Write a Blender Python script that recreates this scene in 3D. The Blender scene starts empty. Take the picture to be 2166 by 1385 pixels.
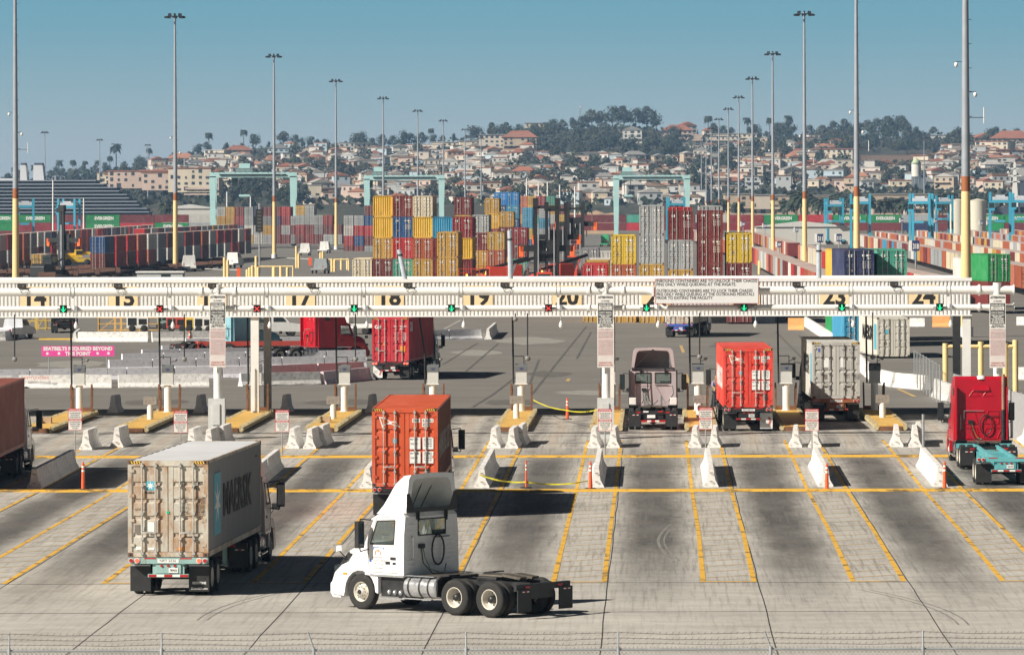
import bpy, math, random
from mathutils import Vector, Matrix
sc = bpy.context.scene
COL = sc.collection
R = math.radians
random.seed(7)
# ------------------------------------------------------------------ camera
F = 10800.0            # focal length in photograph pixels
VX, VY, CH, ROLL = 1083.0, 436.0, 11.7, 0.0026
cam = bpy.data.cameras.new("camera"); camo = bpy.data.objects.new("camera", cam); COL.objects.link(camo)
cam.sensor_width = 36.0; cam.lens = F / 2166.0 * 36.0; cam.sensor_fit = 'HORIZONTAL'
cam.shift_x = 0.0; cam.shift_y = -(691.8 - VY) / 2166.0
cam.clip_start = 1.0; cam.clip_end = 40000
camo.location = (0, 0, CH)
camo.rotation_mode = 'QUATERNION'
camo.rotation_quaternion = (Matrix.Rotation(R(90), 4, 'X') @ Matrix.Rotation(-ROLL, 4, 'Z')).to_quaternion()
sc.camera = camo
# ------------------------------------------------------------------ world and sun
SUN_AZ, SUN_EL = R(31), R(35)      # light travels towards (cos az, sin az)
w = bpy.data.worlds.new("World"); sc.world = w; w.use_nodes = True
nt = w.node_tree; nt.nodes.clear()
wo = nt.nodes.new('ShaderNodeOutputWorld'); bg = nt.nodes.new('ShaderNodeBackground')
sky = nt.nodes.new('ShaderNodeTexSky'); sky.sky_type = 'NISHITA'; sky.sun_disc = False
sky.sun_elevation = SUN_EL
sky.sun_rotation = math.atan2(-math.cos(SUN_AZ), -math.sin(SUN_AZ))
sky.air_density = 1.2; sky.dust_density = 2.0; sky.ozone_density = 1.5; sky.altitude = 10
tc = nt.nodes.new('ShaderNodeTexCoord'); sp = nt.nodes.new('ShaderNodeSeparateXYZ')
nt.links.new(tc.outputs['Generated'], sp.inputs[0])
# the layer of smoggy air low over the horizon: a grey-blue band that turns teal and gives way to the clear sky
cr = nt.nodes.new('ShaderNodeValToRGB'); cr.color_ramp.elements[0].position = 0.0
cr.color_ramp.elements[0].color = (7.9, 8.1, 8.1, 1); cr.color_ramp.elements[1].position = 0.045
cr.color_ramp.elements[1].color = (2.1, 5.3, 7.0, 1)
for p_, c_ in ((0.008, (6.5, 7.3, 7.6, 1)), (0.020, (4.5, 6.4, 7.2, 1)), (0.034, (2.7, 5.6, 6.9, 1))):
    e_ = cr.color_ramp.elements.new(p_); e_.color = c_
nt.links.new(sp.outputs['Z'], cr.inputs[0])
mr = nt.nodes.new('ShaderNodeMapRange'); mr.inputs['From Min'].default_value = 0.042; mr.inputs['From Max'].default_value = 0.07
nt.links.new(sp.outputs['Z'], mr.inputs['Value'])
mx = nt.nodes.new('ShaderNodeMix'); mx.data_type = 'RGBA'
nt.links.new(mr.outputs[0], mx.inputs[0]); nt.links.new(cr.outputs[0], mx.inputs[6])
hs = nt.nodes.new('ShaderNodeHueSaturation'); hs.inputs['Value'].default_value = 0.22; nt.links.new(sky.outputs[0], hs.inputs['Color']); nt.links.new(hs.outputs[0], mx.inputs[7])
nt.links.new(mx.outputs[2], bg.inputs[0]); bg.inputs[1].default_value = 0.05
nt.links.new(bg.outputs[0], wo.inputs[0])
sl = bpy.data.lights.new("sun", 'SUN'); sl.energy = 5.0; sl.angle = R(0.5); sl.color = (1.0, 0.93, 0.82)
so = bpy.data.objects.new("sun", sl); COL.objects.link(so)
d_ = Vector((math.cos(SUN_AZ) * math.cos(SUN_EL), math.sin(SUN_AZ) * math.cos(SUN_EL), -math.sin(SUN_EL)))
so.rotation_euler = d_.to_track_quat('-Z', 'Y').to_euler(); so.location = (-60, -30, 60)
sc.view_settings.view_transform = 'Standard'; sc.view_settings.look = 'None'
sc.view_settings.exposure = 0.5; sc.view_settings.gamma = 1.0
# ------------------------------------------------------------------ placing
PROF = [(0, 11.9), (90, 11.8), (160, 11.7), (205, 11.48), (231, 11.22), (250, 11.1), (272, 11.12), (310, 11.38), (420, 11.42), (640, 11.55), (900, 11.4), (2300, 11.4), (60000, 11.4)]
def dep(D):
    for (a, b), (c, d) in zip(PROF, PROF[1:]):
        if D <= c: return b + (d - b) * (D - a) / (c - a)
    return PROF[-1][1]
def gz(D): return CH - dep(D)
def unroll(px, py):
    return (px - VX) - ROLL * (py - VY), (py - VY) + ROLL * (px - VX)
def at(px, py, D):
    x, y = unroll(px, py)
    return Vector((x * D / F, D, CH - y * D / F))
def ground(px, py):
    x, y = unroll(px, py)
    lo, hi = 60.0, 6000.0
    for _ in range(60):
        m = (lo + hi) / 2
        if F * dep(m) / m > y: lo = m
        else: hi = m
    return Vector((x * lo / F, lo, gz(lo)))
def gat(px, D):
    x, y = unroll(px, VY + F * dep(D) / D)
    return Vector((x * D / F, D, gz(D)))
def pix(v):
    x = v.x * F / v.y; y = (CH - v.z) * F / v.y
    return VX + x + ROLL * y, VY + y - ROLL * x
LX = 300.0 / F                       # lane direction: the lanes run towards the vanishing point at x = 1383
LANE = R(90) - math.atan(LX)
def lane(u, D, dz=0.0): return Vector((u + LX * D, D, gz(D) + dz))
# ------------------------------------------------------------------ materials
MATS = {}
def new_mat(name):
    m = bpy.data.materials.new(name); m.use_nodes = True
    return m, m.node_tree, m.node_tree.nodes['Principled BSDF']
def N(t, typ, **kw):
    n = t.nodes.new(typ)
    for k, v in kw.items(): setattr(n, k, v)
    return n
def mixc(t, fac, a, b, mode='MIX'):
    n = N(t, 'ShaderNodeMix', data_type='RGBA', blend_type=mode)
    for i, v in ((0, fac), (6, a), (7, b)):
        if hasattr(v, 'is_linked') or hasattr(v, 'links'): t.links.new(v, n.inputs[i])
        elif i and not isinstance(v, (int, float)): n.inputs[i].default_value = (*v[:3], 1)
        else: n.inputs[i].default_value = v
    return n.outputs[2]
def mth(t, op, a, b=None, c=None):
    n = N(t, 'ShaderNodeMath', operation=op)
    for i, v in enumerate((a, b, c)):
        if v is None: continue
        if hasattr(v, 'links'): t.links.new(v, n.inputs[i])
        else: n.inputs[i].default_value = v
    return n.outputs[0]
def rng(t, v, a, b, c=0.0, d=1.0):
    n = N(t, 'ShaderNodeMapRange'); n.inputs[1].default_value = a; n.inputs[2].default_value = b
    n.inputs[3].default_value = c; n.inputs[4].default_value = d; t.links.new(v, n.inputs[0]); return n.outputs[0]
def noise(t, scale, detail=4, rough=.6, vec=None, coord='Object', stretch=None):
    n = N(t, 'ShaderNodeTexNoise'); n.inputs['Scale'].default_value = scale
    n.inputs['Detail'].default_value = detail; n.inputs['Roughness'].default_value = rough
    if vec is None:
        c = N(t, 'ShaderNodeTexCoord'); vec = c.outputs[coord]
    if stretch:
        mp = N(t, 'ShaderNodeMapping'); mp.inputs['Scale'].default_value = stretch
        t.links.new(vec, mp.inputs[0]); vec = mp.outputs[0]
    t.links.new(vec, n.inputs['Vector']); return n.outputs[0]
def M(name, col=None, rough=.6, metal=0.0, var=.12, scale=3.0, dirt=0.0, dirtcol=(.08, .06, .045), stretch=None):
    """procedural paint, metal, rubber, concrete: colour broken by two noises, optional dirt patches"""
    if name in MATS: return MATS[name]
    m, t, b = new_mat(name)
    a = noise(t, scale, 5, .65, stretch=stretch); a2 = rng(t, a, .3, .7, 1 - var, 1 + var)
    c = mixc(t, 1.0, col, (1, 1, 1), 'MULTIPLY')
    cn = N(t, 'ShaderNodeCombineColor')
    for i in range(3): t.links.new(a2, cn.inputs[i])
    c = mixc(t, 1.0, col, cn.outputs[0], 'MULTIPLY')
    if dirt > 0:
        d = noise(t, scale * 2.7, 8, .75, stretch=stretch); dm = rng(t, d, .62 - dirt * .25, .72 - dirt * .1)
        c = mixc(t, mth(t, 'MULTIPLY', dm, min(1, .35 + dirt)), c, dirtcol)
    t.links.new(c, b.inputs['Base Color']); b.inputs['Roughness'].default_value = rough; b.inputs['Metallic'].default_value = metal
    t.links.new(rng(t, a, .3, .7, max(.02, rough - .1), min(1, rough + .1)), b.inputs['Roughness'])
    MATS[name] = m; return m
def EM(name, col, s):
    if name in MATS: return MATS[name]
    m, t, b = new_mat(name); b.inputs['Base Color'].default_value = (*col, 1)
    b.inputs['Emission Color'].default_value = (*col, 1); b.inputs['Emission Strength'].default_value = s
    MATS[name] = m; return m
def OC(name, rough=.55, rust=0.3, var=.12, scale=.6, fade=0.0, rc=(.2, .085, .035)):
    """container / house / vehicle paint whose colour is the object's own colour, with rust and grime"""
    if name in MATS: return MATS[name]
    m, t, b = new_mat(name)
    oi = N(t, 'ShaderNodeObjectInfo'); tcn = N(t, 'ShaderNodeTexCoord')
    off = N(t, 'ShaderNodeVectorMath', operation='ADD'); t.links.new(tcn.outputs['Object'], off.inputs[0])
    sc3 = N(t, 'ShaderNodeCombineXYZ'); r60 = mth(t, 'MULTIPLY', oi.outputs['Random'], 60.0)
    for i in range(3): t.links.new(r60, sc3.inputs[i])
    t.links.new(sc3.outputs[0], off.inputs[1])
    a = noise(t, scale, 5, .7, vec=off.outputs[0]); a2 = rng(t, a, .3, .7, 1 - var, 1 + var)
    st = noise(t, 2.2, 4, .6, vec=off.outputs[0], stretch=(1, 1, .15)); s2 = rng(t, st, .35, .7, 1.05, .86)
    cn = N(t, 'ShaderNodeCombineColor'); v = mth(t, 'MULTIPLY', a2, s2)
    for i in range(3): t.links.new(v, cn.inputs[i])
    c = mixc(t, 1.0, oi.outputs['Color'], cn.outputs[0], 'MULTIPLY')
    if fade: c = mixc(t, mth(t, 'MULTIPLY', rng(t, a, .45, .75), fade), c, (.55, .5, .46))
    if rust:
        d = noise(t, 1.5, 9, .74, vec=off.outputs[0], stretch=(1, 1, .6)); dm = rng(t, d, .66 - rust * .2, .74 - rust * .12)
        c = mixc(t, mth(t, 'MULTIPLY', dm, .8), c, rc)
    t.links.new(c, b.inputs['Base Color']); b.inputs['Roughness'].default_value = rough
    MATS[name] = m; return m
white = M('white_paint', (.78, .77, .74), .45, var=.05, scale=1.5, dirt=.1, dirtcol=(.4, .36, .3))
cabwhite = M('cab_white_paint', (.8, .8, .8), .28, var=.04, scale=1.6, dirt=.22, dirtcol=(.5, .47, .42))
black = M('black_steel', (.018, .018, .02), .5, var=.3, scale=3, dirt=.2, dirtcol=(.08, .07, .06))
rubber = M('tyre_rubber', (.022, .021, .02), .85, var=.3, scale=4, dirt=.25, dirtcol=(.09, .08, .07))
flapm = M('mudflap_rubber', (.02, .02, .021), .6, var=.3, scale=3, dirt=.25, dirtcol=(.06, .055, .05))
rimm = M('painted_rim', (.62, .58, .5), .4, var=.12, scale=6, dirt=.25, dirtcol=(.2, .16, .11))
steel = M('galvanised_steel', (.42, .44, .46), .45, .5, var=.12, scale=2, dirt=.15, dirtcol=(.2, .17, .14))
alu = M('polished_aluminium', (.62, .63, .65), .28, .8, var=.1, scale=3, dirt=.15, dirtcol=(.2, .18, .16))
grease = M('greasy_plate', (.12, .105, .085), .5, .3, var=.3, scale=4, dirt=.3, dirtcol=(.3, .26, .2))
redl = M('red_lamp_lens', (.42, .02, .02), .25, var=.1)
redon = EM('red_lamp_lit', (1, .06, .03), 2.2)
amber = M('amber_lamp_lens', (.8, .3, .03), .3, var=.1)
chrome = M('bright_chrome', (.7, .7, .72), .15, 1.0, var=.05)
yellow = M('safety_yellow', (.78, .5, .06), .55, var=.12, scale=2, dirt=.2, dirtcol=(.25, .18, .08))
rod = M('lock_rod_zinc', (.5, .49, .46), .45, .3, var=.15, scale=3, dirt=.3, dirtcol=(.25, .17, .1))
rust = M('rusty_steel', (.17, .075, .035), .8, var=.35, scale=3, dirt=.3, dirtcol=(.35, .2, .1))
cont = OC('container_paint', .55, .26, fade=.12)
contr = OC('container_paint_worn', .6, .98, fade=.0, rc=(.34, .16, .055))
controof = M('faded_container_roof', (.50, .40, .36), .7, var=.2, scale=.4, dirt=.3, dirtcol=(.3, .15, .09))
whiteroof = M('pale_container_roof', (.66, .67, .69), .6, var=.05, scale=.5)
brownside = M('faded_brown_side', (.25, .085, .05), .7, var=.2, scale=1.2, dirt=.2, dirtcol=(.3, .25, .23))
dark = M('dark_gap', (.01, .01, .01), .8)
textk = M('black_lettering', (.015, .015, .015), .7, var=.1)
textw = M('white_lettering', (.8, .8, .78), .6, var=.05)
m_, t_, b_ = new_mat('tinted_glass'); b_.inputs['Base Color'].default_value = (.4, .52, .5, 1); b_.inputs['Roughness'].default_value = .04
b_.inputs['Transmission Weight'].default_value = .85; b_.inputs['IOR'].default_value = 1.1; b_.inputs['Alpha'].default_value = .55
MATS['glass'] = m_; glass = m_
darkglass = M('dark_glass', (.02, .03, .033), .06, var=.1)
# ------------------------------------------------------------------ mesh builder
class MB:
    def __init__(s): s.v = []; s.f = []; s.m = []; s.s = []; s.mats = []; s.T = None
    def mi(s, m):
        if m is None: m = white
        if m not in s.mats: s.mats.append(m)
        return s.mats.index(m)
    def add(s, vs, fs, m=None, smooth=False):
        o = len(s.v); s.v += [(s.T @ Vector(p)) if s.T else Vector(p) for p in vs]; k = s.mi(m)
        for f in fs: s.f.append([o + i for i in f]); s.m.append(k); s.s.append(smooth)
        return s
    def box(s, x0, x1, y0, y1, z0, z1, m=None):
        return s.add([(x0, y0, z0), (x1, y0, z0), (x1, y1, z0), (x0, y1, z0), (x0, y0, z1), (x1, y0, z1), (x1, y1, z1), (x0, y1, z1)],
                     [(0, 3, 2, 1), (4, 5, 6, 7), (0, 1, 5, 4), (1, 2, 6, 5), (2, 3, 7, 6), (3, 0, 4, 7)], m)
    def cyl(s, p, q, r, r2=None, n=12, m=None, cap=True):
        p = Vector(p); q = Vector(q); r2 = r if r2 is None else r2; a = (q - p).normalized()
        u = a.orthogonal().normalized(); w = a.cross(u); vs = []
        for k in range(n):
            c, d = math.cos(2 * math.pi * k / n), math.sin(2 * math.pi * k / n)
            vs.append(p + (u * c + w * d) * r)
        for k in range(n):
            c, d = math.cos(2 * math.pi * k / n), math.sin(2 * math.pi * k / n)
            vs.append(q + (u * c + w * d) * r2)
        s.add(vs, [(k, (k + 1) % n, n + (k + 1) % n, n + k) for k in range(n)], m, True)
        if cap: s.add(vs, [tuple(range(n))[::-1], tuple(range(n, 2 * n))], m)
        return s
    def tube(s, pts, r, n=6, m=None):
        for a, b in zip(pts, pts[1:]): s.cyl(a, b, r, n=n, m=m, cap=True)
        return s
    def bar(s, p, q, w, h=None, m=None):
        """square bar between two points"""
        p = Vector(p); q = Vector(q); h = h or w; a = (q - p).normalized()
        u = a.cross(Vector((0, 0, 1))); u = Vector((1, 0, 0)) if u.length < 1e-3 else u.normalized(); k = a.cross(u)
        vs = [e + u * (sx * w / 2) + k * (sy * h / 2) for e in (p, q) for sx, sy in ((-1, -1), (1, -1), (1, 1), (-1, 1))]
        return s.add(vs, [(0, 3, 2, 1), (4, 5, 6, 7), (0, 1, 5, 4), (1, 2, 6, 5), (2, 3, 7, 6), (3, 0, 4, 7)], m)
    def prism(s, prof, y0, y1, m=None, axis='y', w=None, smooth=False):
        """profile in x,z pushed along y (axis y) or profile in y,z along x (axis x); w(z) gives a half width instead of y0..y1"""
        n = len(prof); vs = []
        for side in (0, 1):
            for a, z in prof:
                e = (y0, y1)[side] if w is None else (-w(a, z), w(a, z))[side]
                vs.append((a, e, z) if axis == 'y' else (e, a, z) if axis == 'x' else (a, z, e))
        s.add(vs, [tuple(range(n)), tuple(range(n, 2 * n))[::-1]], m)
        s.add(vs, [(k, n + k, n + (k + 1) % n, (k + 1) % n) for k in range(n)], m, smooth); return s
    def lathe(s, prof, c, m=None, n=24, axis='y'):
        """profile of (radius, offset) turned about an axis through c"""
        c = Vector(c); vs = []; P = len(prof)
        for k in range(n):
            a = 2 * math.pi * k / n; ca, sa = math.cos(a), math.sin(a)
            for r, o in prof:
                vs.append(c + (Vector((r * ca, o, r * sa)) if axis == 'y' else Vector((r * ca, r * sa, o))))
        fs = [(k * P + i, ((k + 1) % n) * P + i, ((k + 1) % n) * P + i + 1, k * P + i + 1) for k in range(n) for i in range(P - 1)]
        return s.add(vs, fs, m, True)
    def ball(s, c, r, m=None, n=10, sq=(1, 1, 1)):
        c = Vector(c); rows = n // 2 + 1; vs = []
        for i in range(rows):
            a = math.pi * i / (rows - 1)
            for k in range(n):
                b = 2 * math.pi * k / n
                vs.append(c + Vector((r * sq[0] * math.sin(a) * math.cos(b), r * sq[1] * math.sin(a) * math.sin(b), r * sq[2] * math.cos(a))))
        fs = [(i * n + k, i * n + (k + 1) % n, (i + 1) * n + (k + 1) % n, (i + 1) * n + k) for i in range(rows - 1) for k in range(n)]
        return s.add(vs, fs, m, True)
    def quad(s, o, ux, uy, w, h, m=None):
        o = Vector(o); ux = Vector(ux) * w; uy = Vector(uy) * h
        return s.add([o, o + ux, o + ux + uy, o + uy], [(0, 1, 2, 3)], m)
    def text(s, body, o, ux, uy, h, m=None, width=None, bold=.0, center=False):
        vs, fs, W = txt(body, bold); k = h / .7; kx = k if width is None else width / max(W, 1e-3)
        o = Vector(o); ux = Vector(ux); uy = Vector(uy); cx = W / 2 if center else 0
        return s.add([o + ux * ((p[0] - cx) * kx) + uy * (p[1] * k) for p in vs], fs, m)
    def build(s, name, parent=None, loc=None, rz=None, color=None, bevel=0, seg=2):
        me = bpy.data.meshes.new(name); me.from_pydata([tuple(p) for p in s.v], [], s.f)
        for m in s.mats: me.materials.append(m)
        me.polygons.foreach_set('material_index', s.m); me.polygons.foreach_set('use_smooth', s.s); me.update()
        o = bpy.data.objects.new(name, me); COL.objects.link(o)
        if parent: o.parent = parent; KIDS.setdefault(parent.name, []).append(o)
        if loc is not None: o.location = loc
        if rz is not None: o.rotation_euler = (0, 0, rz)
        if color: o.color = (*color, 1)
        if bevel:
            b = o.modifiers.new('bevel', 'BEVEL'); b.width = bevel; b.segments = seg; b.limit_method = 'ANGLE'; b.angle_limit = R(40)
            b.harden_normals = False
        return o
TX = {}
KIDS = {}
def txt(body, bold=0.0):
    k = (body, bold)
    if k in TX: return TX[k]
    cu = bpy.data.curves.new('lettering', 'FONT'); cu.body = body; cu.size = 1.0; cu.resolution_u = 2; cu.offset = bold
    ob = bpy.data.objects.new('lettering', cu); me = bpy.data.meshes.new_from_object(ob)
    vs = [tuple(v.co) for v in me.vertices]; fs = [tuple(p.vertices) for p in me.polygons]
    W = max((v[0] for v in vs), default=1)
    bpy.data.objects.remove(ob); bpy.data.curves.remove(cu); bpy.data.meshes.remove(me)
    TX[k] = (vs, fs, W); return TX[k]
# ------------------------------------------------------------------ tagging and copying
ONES = 'zero one two three four five six seven eight nine ten eleven twelve thirteen fourteen fifteen sixteen seventeen eighteen nineteen'.split()
TENS = ',,twenty,thirty,forty,fifty,sixty,seventy,eighty,ninety'.split(',')
def words(n):
    n = int(n); return ONES[max(n, 0)] if n < 20 else 'a hundred' if n >= 100 else TENS[n // 10] + ('' if n % 10 == 0 else '-' + ONES[n % 10])
def wordy(s): return ' '.join((words(w.strip(',')) + (',' if w.endswith(',') else '')) if w.strip(',').isdigit() else w for w in s.split())
def tag(o, label=None, cat=None, group=None, kind=None):
    if label: o['label'] = wordy(label)
    if cat: o['category'] = cat
    if group: o['group'] = group
    if kind: o['kind'] = kind
    return o
def thing(name, loc, rz, label, cat, group=None):
    o = bpy.data.objects.new(name, None); o.empty_display_size = .3; COL.objects.link(o)
    o.location = loc; o.rotation_euler = (0, 0, rz); return tag(o, label, cat, group)
def copy_tree(o, loc=None, rz=None, label=None, group=None, color=None, scale=None, parent=None, cols=None):
    c = o.copy(); COL.objects.link(c); c.parent = parent
    if parent: KIDS.setdefault(parent.name, []).append(c)
    if color and not o.get('keep'): c.color = (*color, 1)
    for ch in KIDS.get(o.name, []): copy_tree(ch, color=color, parent=c)
    if loc is not None: c.location = loc
    if rz is not None: c.rotation_euler = (0, 0, rz)
    if scale is not None: c.scale = scale
    if label: c['label'] = wordy(label)
    if group: c['group'] = group
    return c
def kill(o):
    for ch in KIDS.pop(o.name, []): kill(ch)
    bpy.data.objects.remove(o)
USED = set()
def uniq(base, px, py=None, span=None):
    """add the place in the photograph to a label shared by look-alikes: across (and down) in hundredths"""
    ax = max(0, min(99, px / 21.66)); dy = max(0, min(99, (py or 700) / 13.85)); best = None
    cands = [f"{base}, {words(ax)} percent across"] if py is None else []
    cands += [f"{base}, {words(ax)} percent across, {words(dy)} down"]
    for s in cands:
        if s not in USED: USED.add(s); return s
    for r_ in range(1, 9):
        for i in range(-r_, r_ + 1):
            for j in ((-r_, r_) if abs(i) < r_ else range(-r_, r_ + 1)):
                x2, y2 = int(ax) + j, int(dy) + i
                if py is None: y2 = int(dy); 
                if 0 <= x2 <= 99 and 0 <= y2 <= 99:
                    s = f"{base}, {words(x2)} percent across, {words(y2)} down"
                    if s not in USED and abs(x2 - ax) < 2.2 and abs(y2 - dy) < 2.2: USED.add(s); return s
    USED.add(s); return s
# ================================================================== GROUND
def sheet(name, mat, D0, D1, ux, dz, rot=True, nd=40, kind='structure'):
    mb = MB(); Ds = sorted(set([D0 + (D1 - D0) * i / nd for i in range(nd + 1)] + [p[0] for p in PROF if D0 < p[0] < D1]))
    vs = []
    for D in Ds:
        for u in ux: vs.append((u + LX * D, D, gz(D) + dz))
    n = len(ux)
    mb.add(vs, [(i * n + k, i * n + k + 1, (i + 1) * n + k + 1, (i + 1) * n + k) for i in range(len(Ds) - 1) for k in range(n - 1)], mat)
    o = mb.build(name)
    if kind: o['kind'] = kind
    return o
def ground_mat(name, base, stains):
    m, t, b = new_mat(name); tcn = N(t, 'ShaderNodeTexCoord'); P = tcn.outputs['Object']
    n1 = noise(t, .12, 6, .6, vec=P); n2 = noise(t, 2.4, 8, .75, vec=P); n3 = noise(t, .7, 6, .7, vec=P, stretch=(.25, 1, 1))
    v = mth(t, 'ADD', mth(t, 'MULTIPLY', n1, .35), mth(t, 'ADD', mth(t, 'MULTIPLY', n2, .35), mth(t, 'MULTIPLY', n3, .45)))
    v = rng(t, v, .42, .72, .72, 1.18)
    cn = N(t, 'ShaderNodeCombineColor')
    for i in range(3): t.links.new(v, cn.inputs[i])
    c = mixc(t, 1.0, base, cn.outputs[0], 'MULTIPLY')
    # dark scuffs and drips
    s1 = noise(t, 1.3, 9, .8, vec=P, stretch=(.3, 1.6, 1)); c = mixc(t, mth(t, 'MULTIPLY', rng(t, s1, .55, .66), .55), c, tuple(x * .55 for x in base))
    if stains:
        sx = N(t, 'ShaderNodeSeparateXYZ'); t.links.new(P, sx.inputs[0])
        u = mth(t, 'SUBTRACT', sx.outputs['X'], mth(t, 'MULTIPLY', sx.outputs['Y'], LX)); D = sx.outputs['Y']
        wob = mth(t, 'MULTIPLY', mth(t, 'SUBTRACT', noise(t, .10, 2, .5, vec=P), .5), .9)
        uu = mth(t, 'ADD', u, wob)
        fr = mth(t, 'SUBTRACT', mth(t, 'MODULO', mth(t, 'ADD', uu, 200 * 4.67 + .04 + 2.335), 4.67), 2.335)
        d = mth(t, 'ABSOLUTE', fr)
        ns = noise(t, .22, 6, .65, vec=P, stretch=(1.6, .5, 1)); ns2 = noise(t, 1.1, 7, .7, vec=P, stretch=(1, .6, 1))
        LV = N(t, 'ShaderNodeCombineXYZ'); t.links.new(u, LV.inputs[0]); t.links.new(D, LV.inputs[1]); lv = LV.outputs[0]
        sk1 = noise(t, 1.0, 7, .7, vec=lv, stretch=(7.0, .16, 1)); sk2 = noise(t, 1.0, 8, .75, vec=lv, stretch=(2.2, .55, 1)); grit = noise(t, 7.0, 6, .8, vec=P)
        edge = mth(t, 'ADD', mth(t, 'MULTIPLY', mth(t, 'SUBTRACT', sk2, .5), 1.3), mth(t, 'MULTIPLY', mth(t, 'SUBTRACT', sk1, .5), .9))
        core = rng(t, mth(t, 'ADD', d, edge), 1.4, .5)
        along = mth(t, 'MULTIPLY', rng(t, mth(t, 'ADD', D, mth(t, 'MULTIPLY', sk2, 22)), 158, 188), rng(t, mth(t, 'ADD', D, mth(t, 'MULTIPLY', sk1, 8)), 240, 228))
        st = mth(t, 'MULTIPLY', mth(t, 'MULTIPLY', core, along), mth(t, 'MULTIPLY', rng(t, ns, .22, .62, .6, 1.0), rng(t, grit, .3, .62, .68, 1.0)))
        c = mixc(t, mth(t, 'MINIMUM', mth(t, 'MULTIPLY', st, 1.1), .97), c, (.048, .045, .042))
        wide = mth(t, 'MULTIPLY', rng(t, d, 2.3, .7), mth(t, 'MULTIPLY', rng(t, D, 148, 180), rng(t, D, 246, 226)))
        c = mixc(t, mth(t, 'MULTIPLY', mth(t, 'MULTIPLY', wide, rng(t, sk1, .38, .62)), .60), c, (.11, .103, .095))
        c = mixc(t, mth(t, 'MULTIPLY', mth(t, 'MULTIPLY', rng(t, D, 120, 165), rng(t, sk1, .50, .64)), .55), c, (.15, .14, .13))
        c = mixc(t, mth(t, 'MULTIPLY', rng(t, noise(t, .35, 8, .75, vec=P), .56, .66), .22), c, (.26, .20, .15))
        spots = noise(t, 5.5, 3, .6, vec=P); c = mixc(t, mth(t, 'MULTIPLY', rng(t, spots, .74, .77), .7), c, (.06, .055, .05))
        # wheel tracks and rust-brown centre nearer the booths
        tr = mth(t, 'MULTIPLY', rng(t, mth(t, 'ABSOLUTE', mth(t, 'SUBTRACT', d, 1.0)), .55, .1), mth(t, 'MULTIPLY', rng(t, D, 226, 238), rng(t, ns2, .3, .6)))
        c = mixc(t, mth(t, 'MULTIPLY', tr, .75), c, (.12, .105, .095))
        bc = mth(t, 'MULTIPLY', rng(t, d, .6, .1), rng(t, D, 230, 240)); c = mixc(t, mth(t, 'MULTIPLY', bc, .4), c, (.40, .31, .22))
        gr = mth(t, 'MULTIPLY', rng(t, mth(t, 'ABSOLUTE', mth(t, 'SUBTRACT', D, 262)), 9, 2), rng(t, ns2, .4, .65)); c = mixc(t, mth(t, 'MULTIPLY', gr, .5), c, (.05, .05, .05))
    t.links.new(c, b.inputs['Base Color']); b.inputs['Roughness'].default_value = .85
    bm = N(t, 'ShaderNodeBump'); bm.inputs['Strength'].default_value = .25; bm.inputs['Distance'].default_value = .02
    t.links.new(n2, bm.inputs['Height']); t.links.new(bm.outputs[0], b.inputs['Normal'])
    return m
asph = ground_mat('asphalt_surface', (.19, .177, .16), False)
conc = ground_mat('concrete_surface', (.47, .445, .405), True)
sheet('asphalt_yard', asph, 60, 9000, [-4000, -1200, -300, -60, 0, 60, 300, 1200, 4000], 0, nd=90)
sheet('concrete_apron', conc, 60, 272, [-200, -60, 0, 60, 200], .005, nd=50)
linepaint = None
def line_mat():
    m, t, b = new_mat('worn_yellow_line'); a = noise(t, .9, 8, .7); a2 = noise(t, 5, 6, .7)
    c = mixc(t, rng(t, a2, .3, .7), (.68, .37, .035), (.78, .46, .07))
    c = mixc(t, mth(t, 'MULTIPLY', rng(t, a, .52, .60), .8), c, (.08, .07, .05))
    t.links.new(c, b.inputs['Base Color']); b.inputs['Roughness'].default_value = .7; return m
ylm = line_mat()
yl2 = M('faded_yellow_hatch', (.55, .36, .12), .8, var=.3, scale=1.5, dirt=.6, dirtcol=(.3, .28, .25))
PAIRS = [(1.506 + 4.67 * k, 3.087 + 4.67 * k) for k in range(-7, 6)]
def strip(mb, u0a, u1a, D0, D1, dz, m, u0b=None, u1b=None, n=None):
    n = n or max(1, int((D1 - D0) / 6)); u0b = u0a if u0b is None else u0b; u1b = u1a if u1b is None else u1b
    vs = []
    for i in range(n + 1):
        f = i / n; D = D0 + (D1 - D0) * f
        for a, b in ((u0a, u0b), (u1a, u1b)):
            u = a + (b - a) * f; vs.append((u + LX * D, D, gz(D) + dz))
    mb.add(vs, [(2 * i, 2 * i + 1, 2 * i + 3, 2 * i + 2) for i in range(n)], m)
mb = MB()
for a, b in PAIRS:
    for c in (a, b):
        bow = .18
        strip(mb, c - .085, c + .085, 159, 182, .012, ylm, c - .075 + bow * (c > 0) * .3, c + .075 + bow * (c > 0) * .3)
        strip(mb, c - .075 + bow * (c > 0) * .3, c + .075 + bow * (c > 0) * .3, 182, 205.2, .012, ylm, c - .07, c + .07)
        strip(mb, c - .07, c + .07, 206.2, 228.4, .012, ylm); strip(mb, c - .07, c + .07, 229.4, 243, .012, ylm)
    strip(mb, a + .1, b - .1, 159, 159.25, .012, ylm)
o = mb.build('lane_lines'); o['kind'] = 'structure'
mb = MB()
for a, b in PAIRS:
    D = 160.6
    while D < 203.5:
        sk = 1.1; vs = []
        for u, dd in ((a + .12, 0), (b - .12, sk)):
            for e in (0, .16):
                DD = D + dd + e; vs.append((u + LX * DD, DD, gz(DD) + .010))
        mb.add(vs, [(0, 2, 3, 1)], yl2); D += 2.35
o = mb.build('lane_hatching'); o['kind'] = 'structure'
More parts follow.
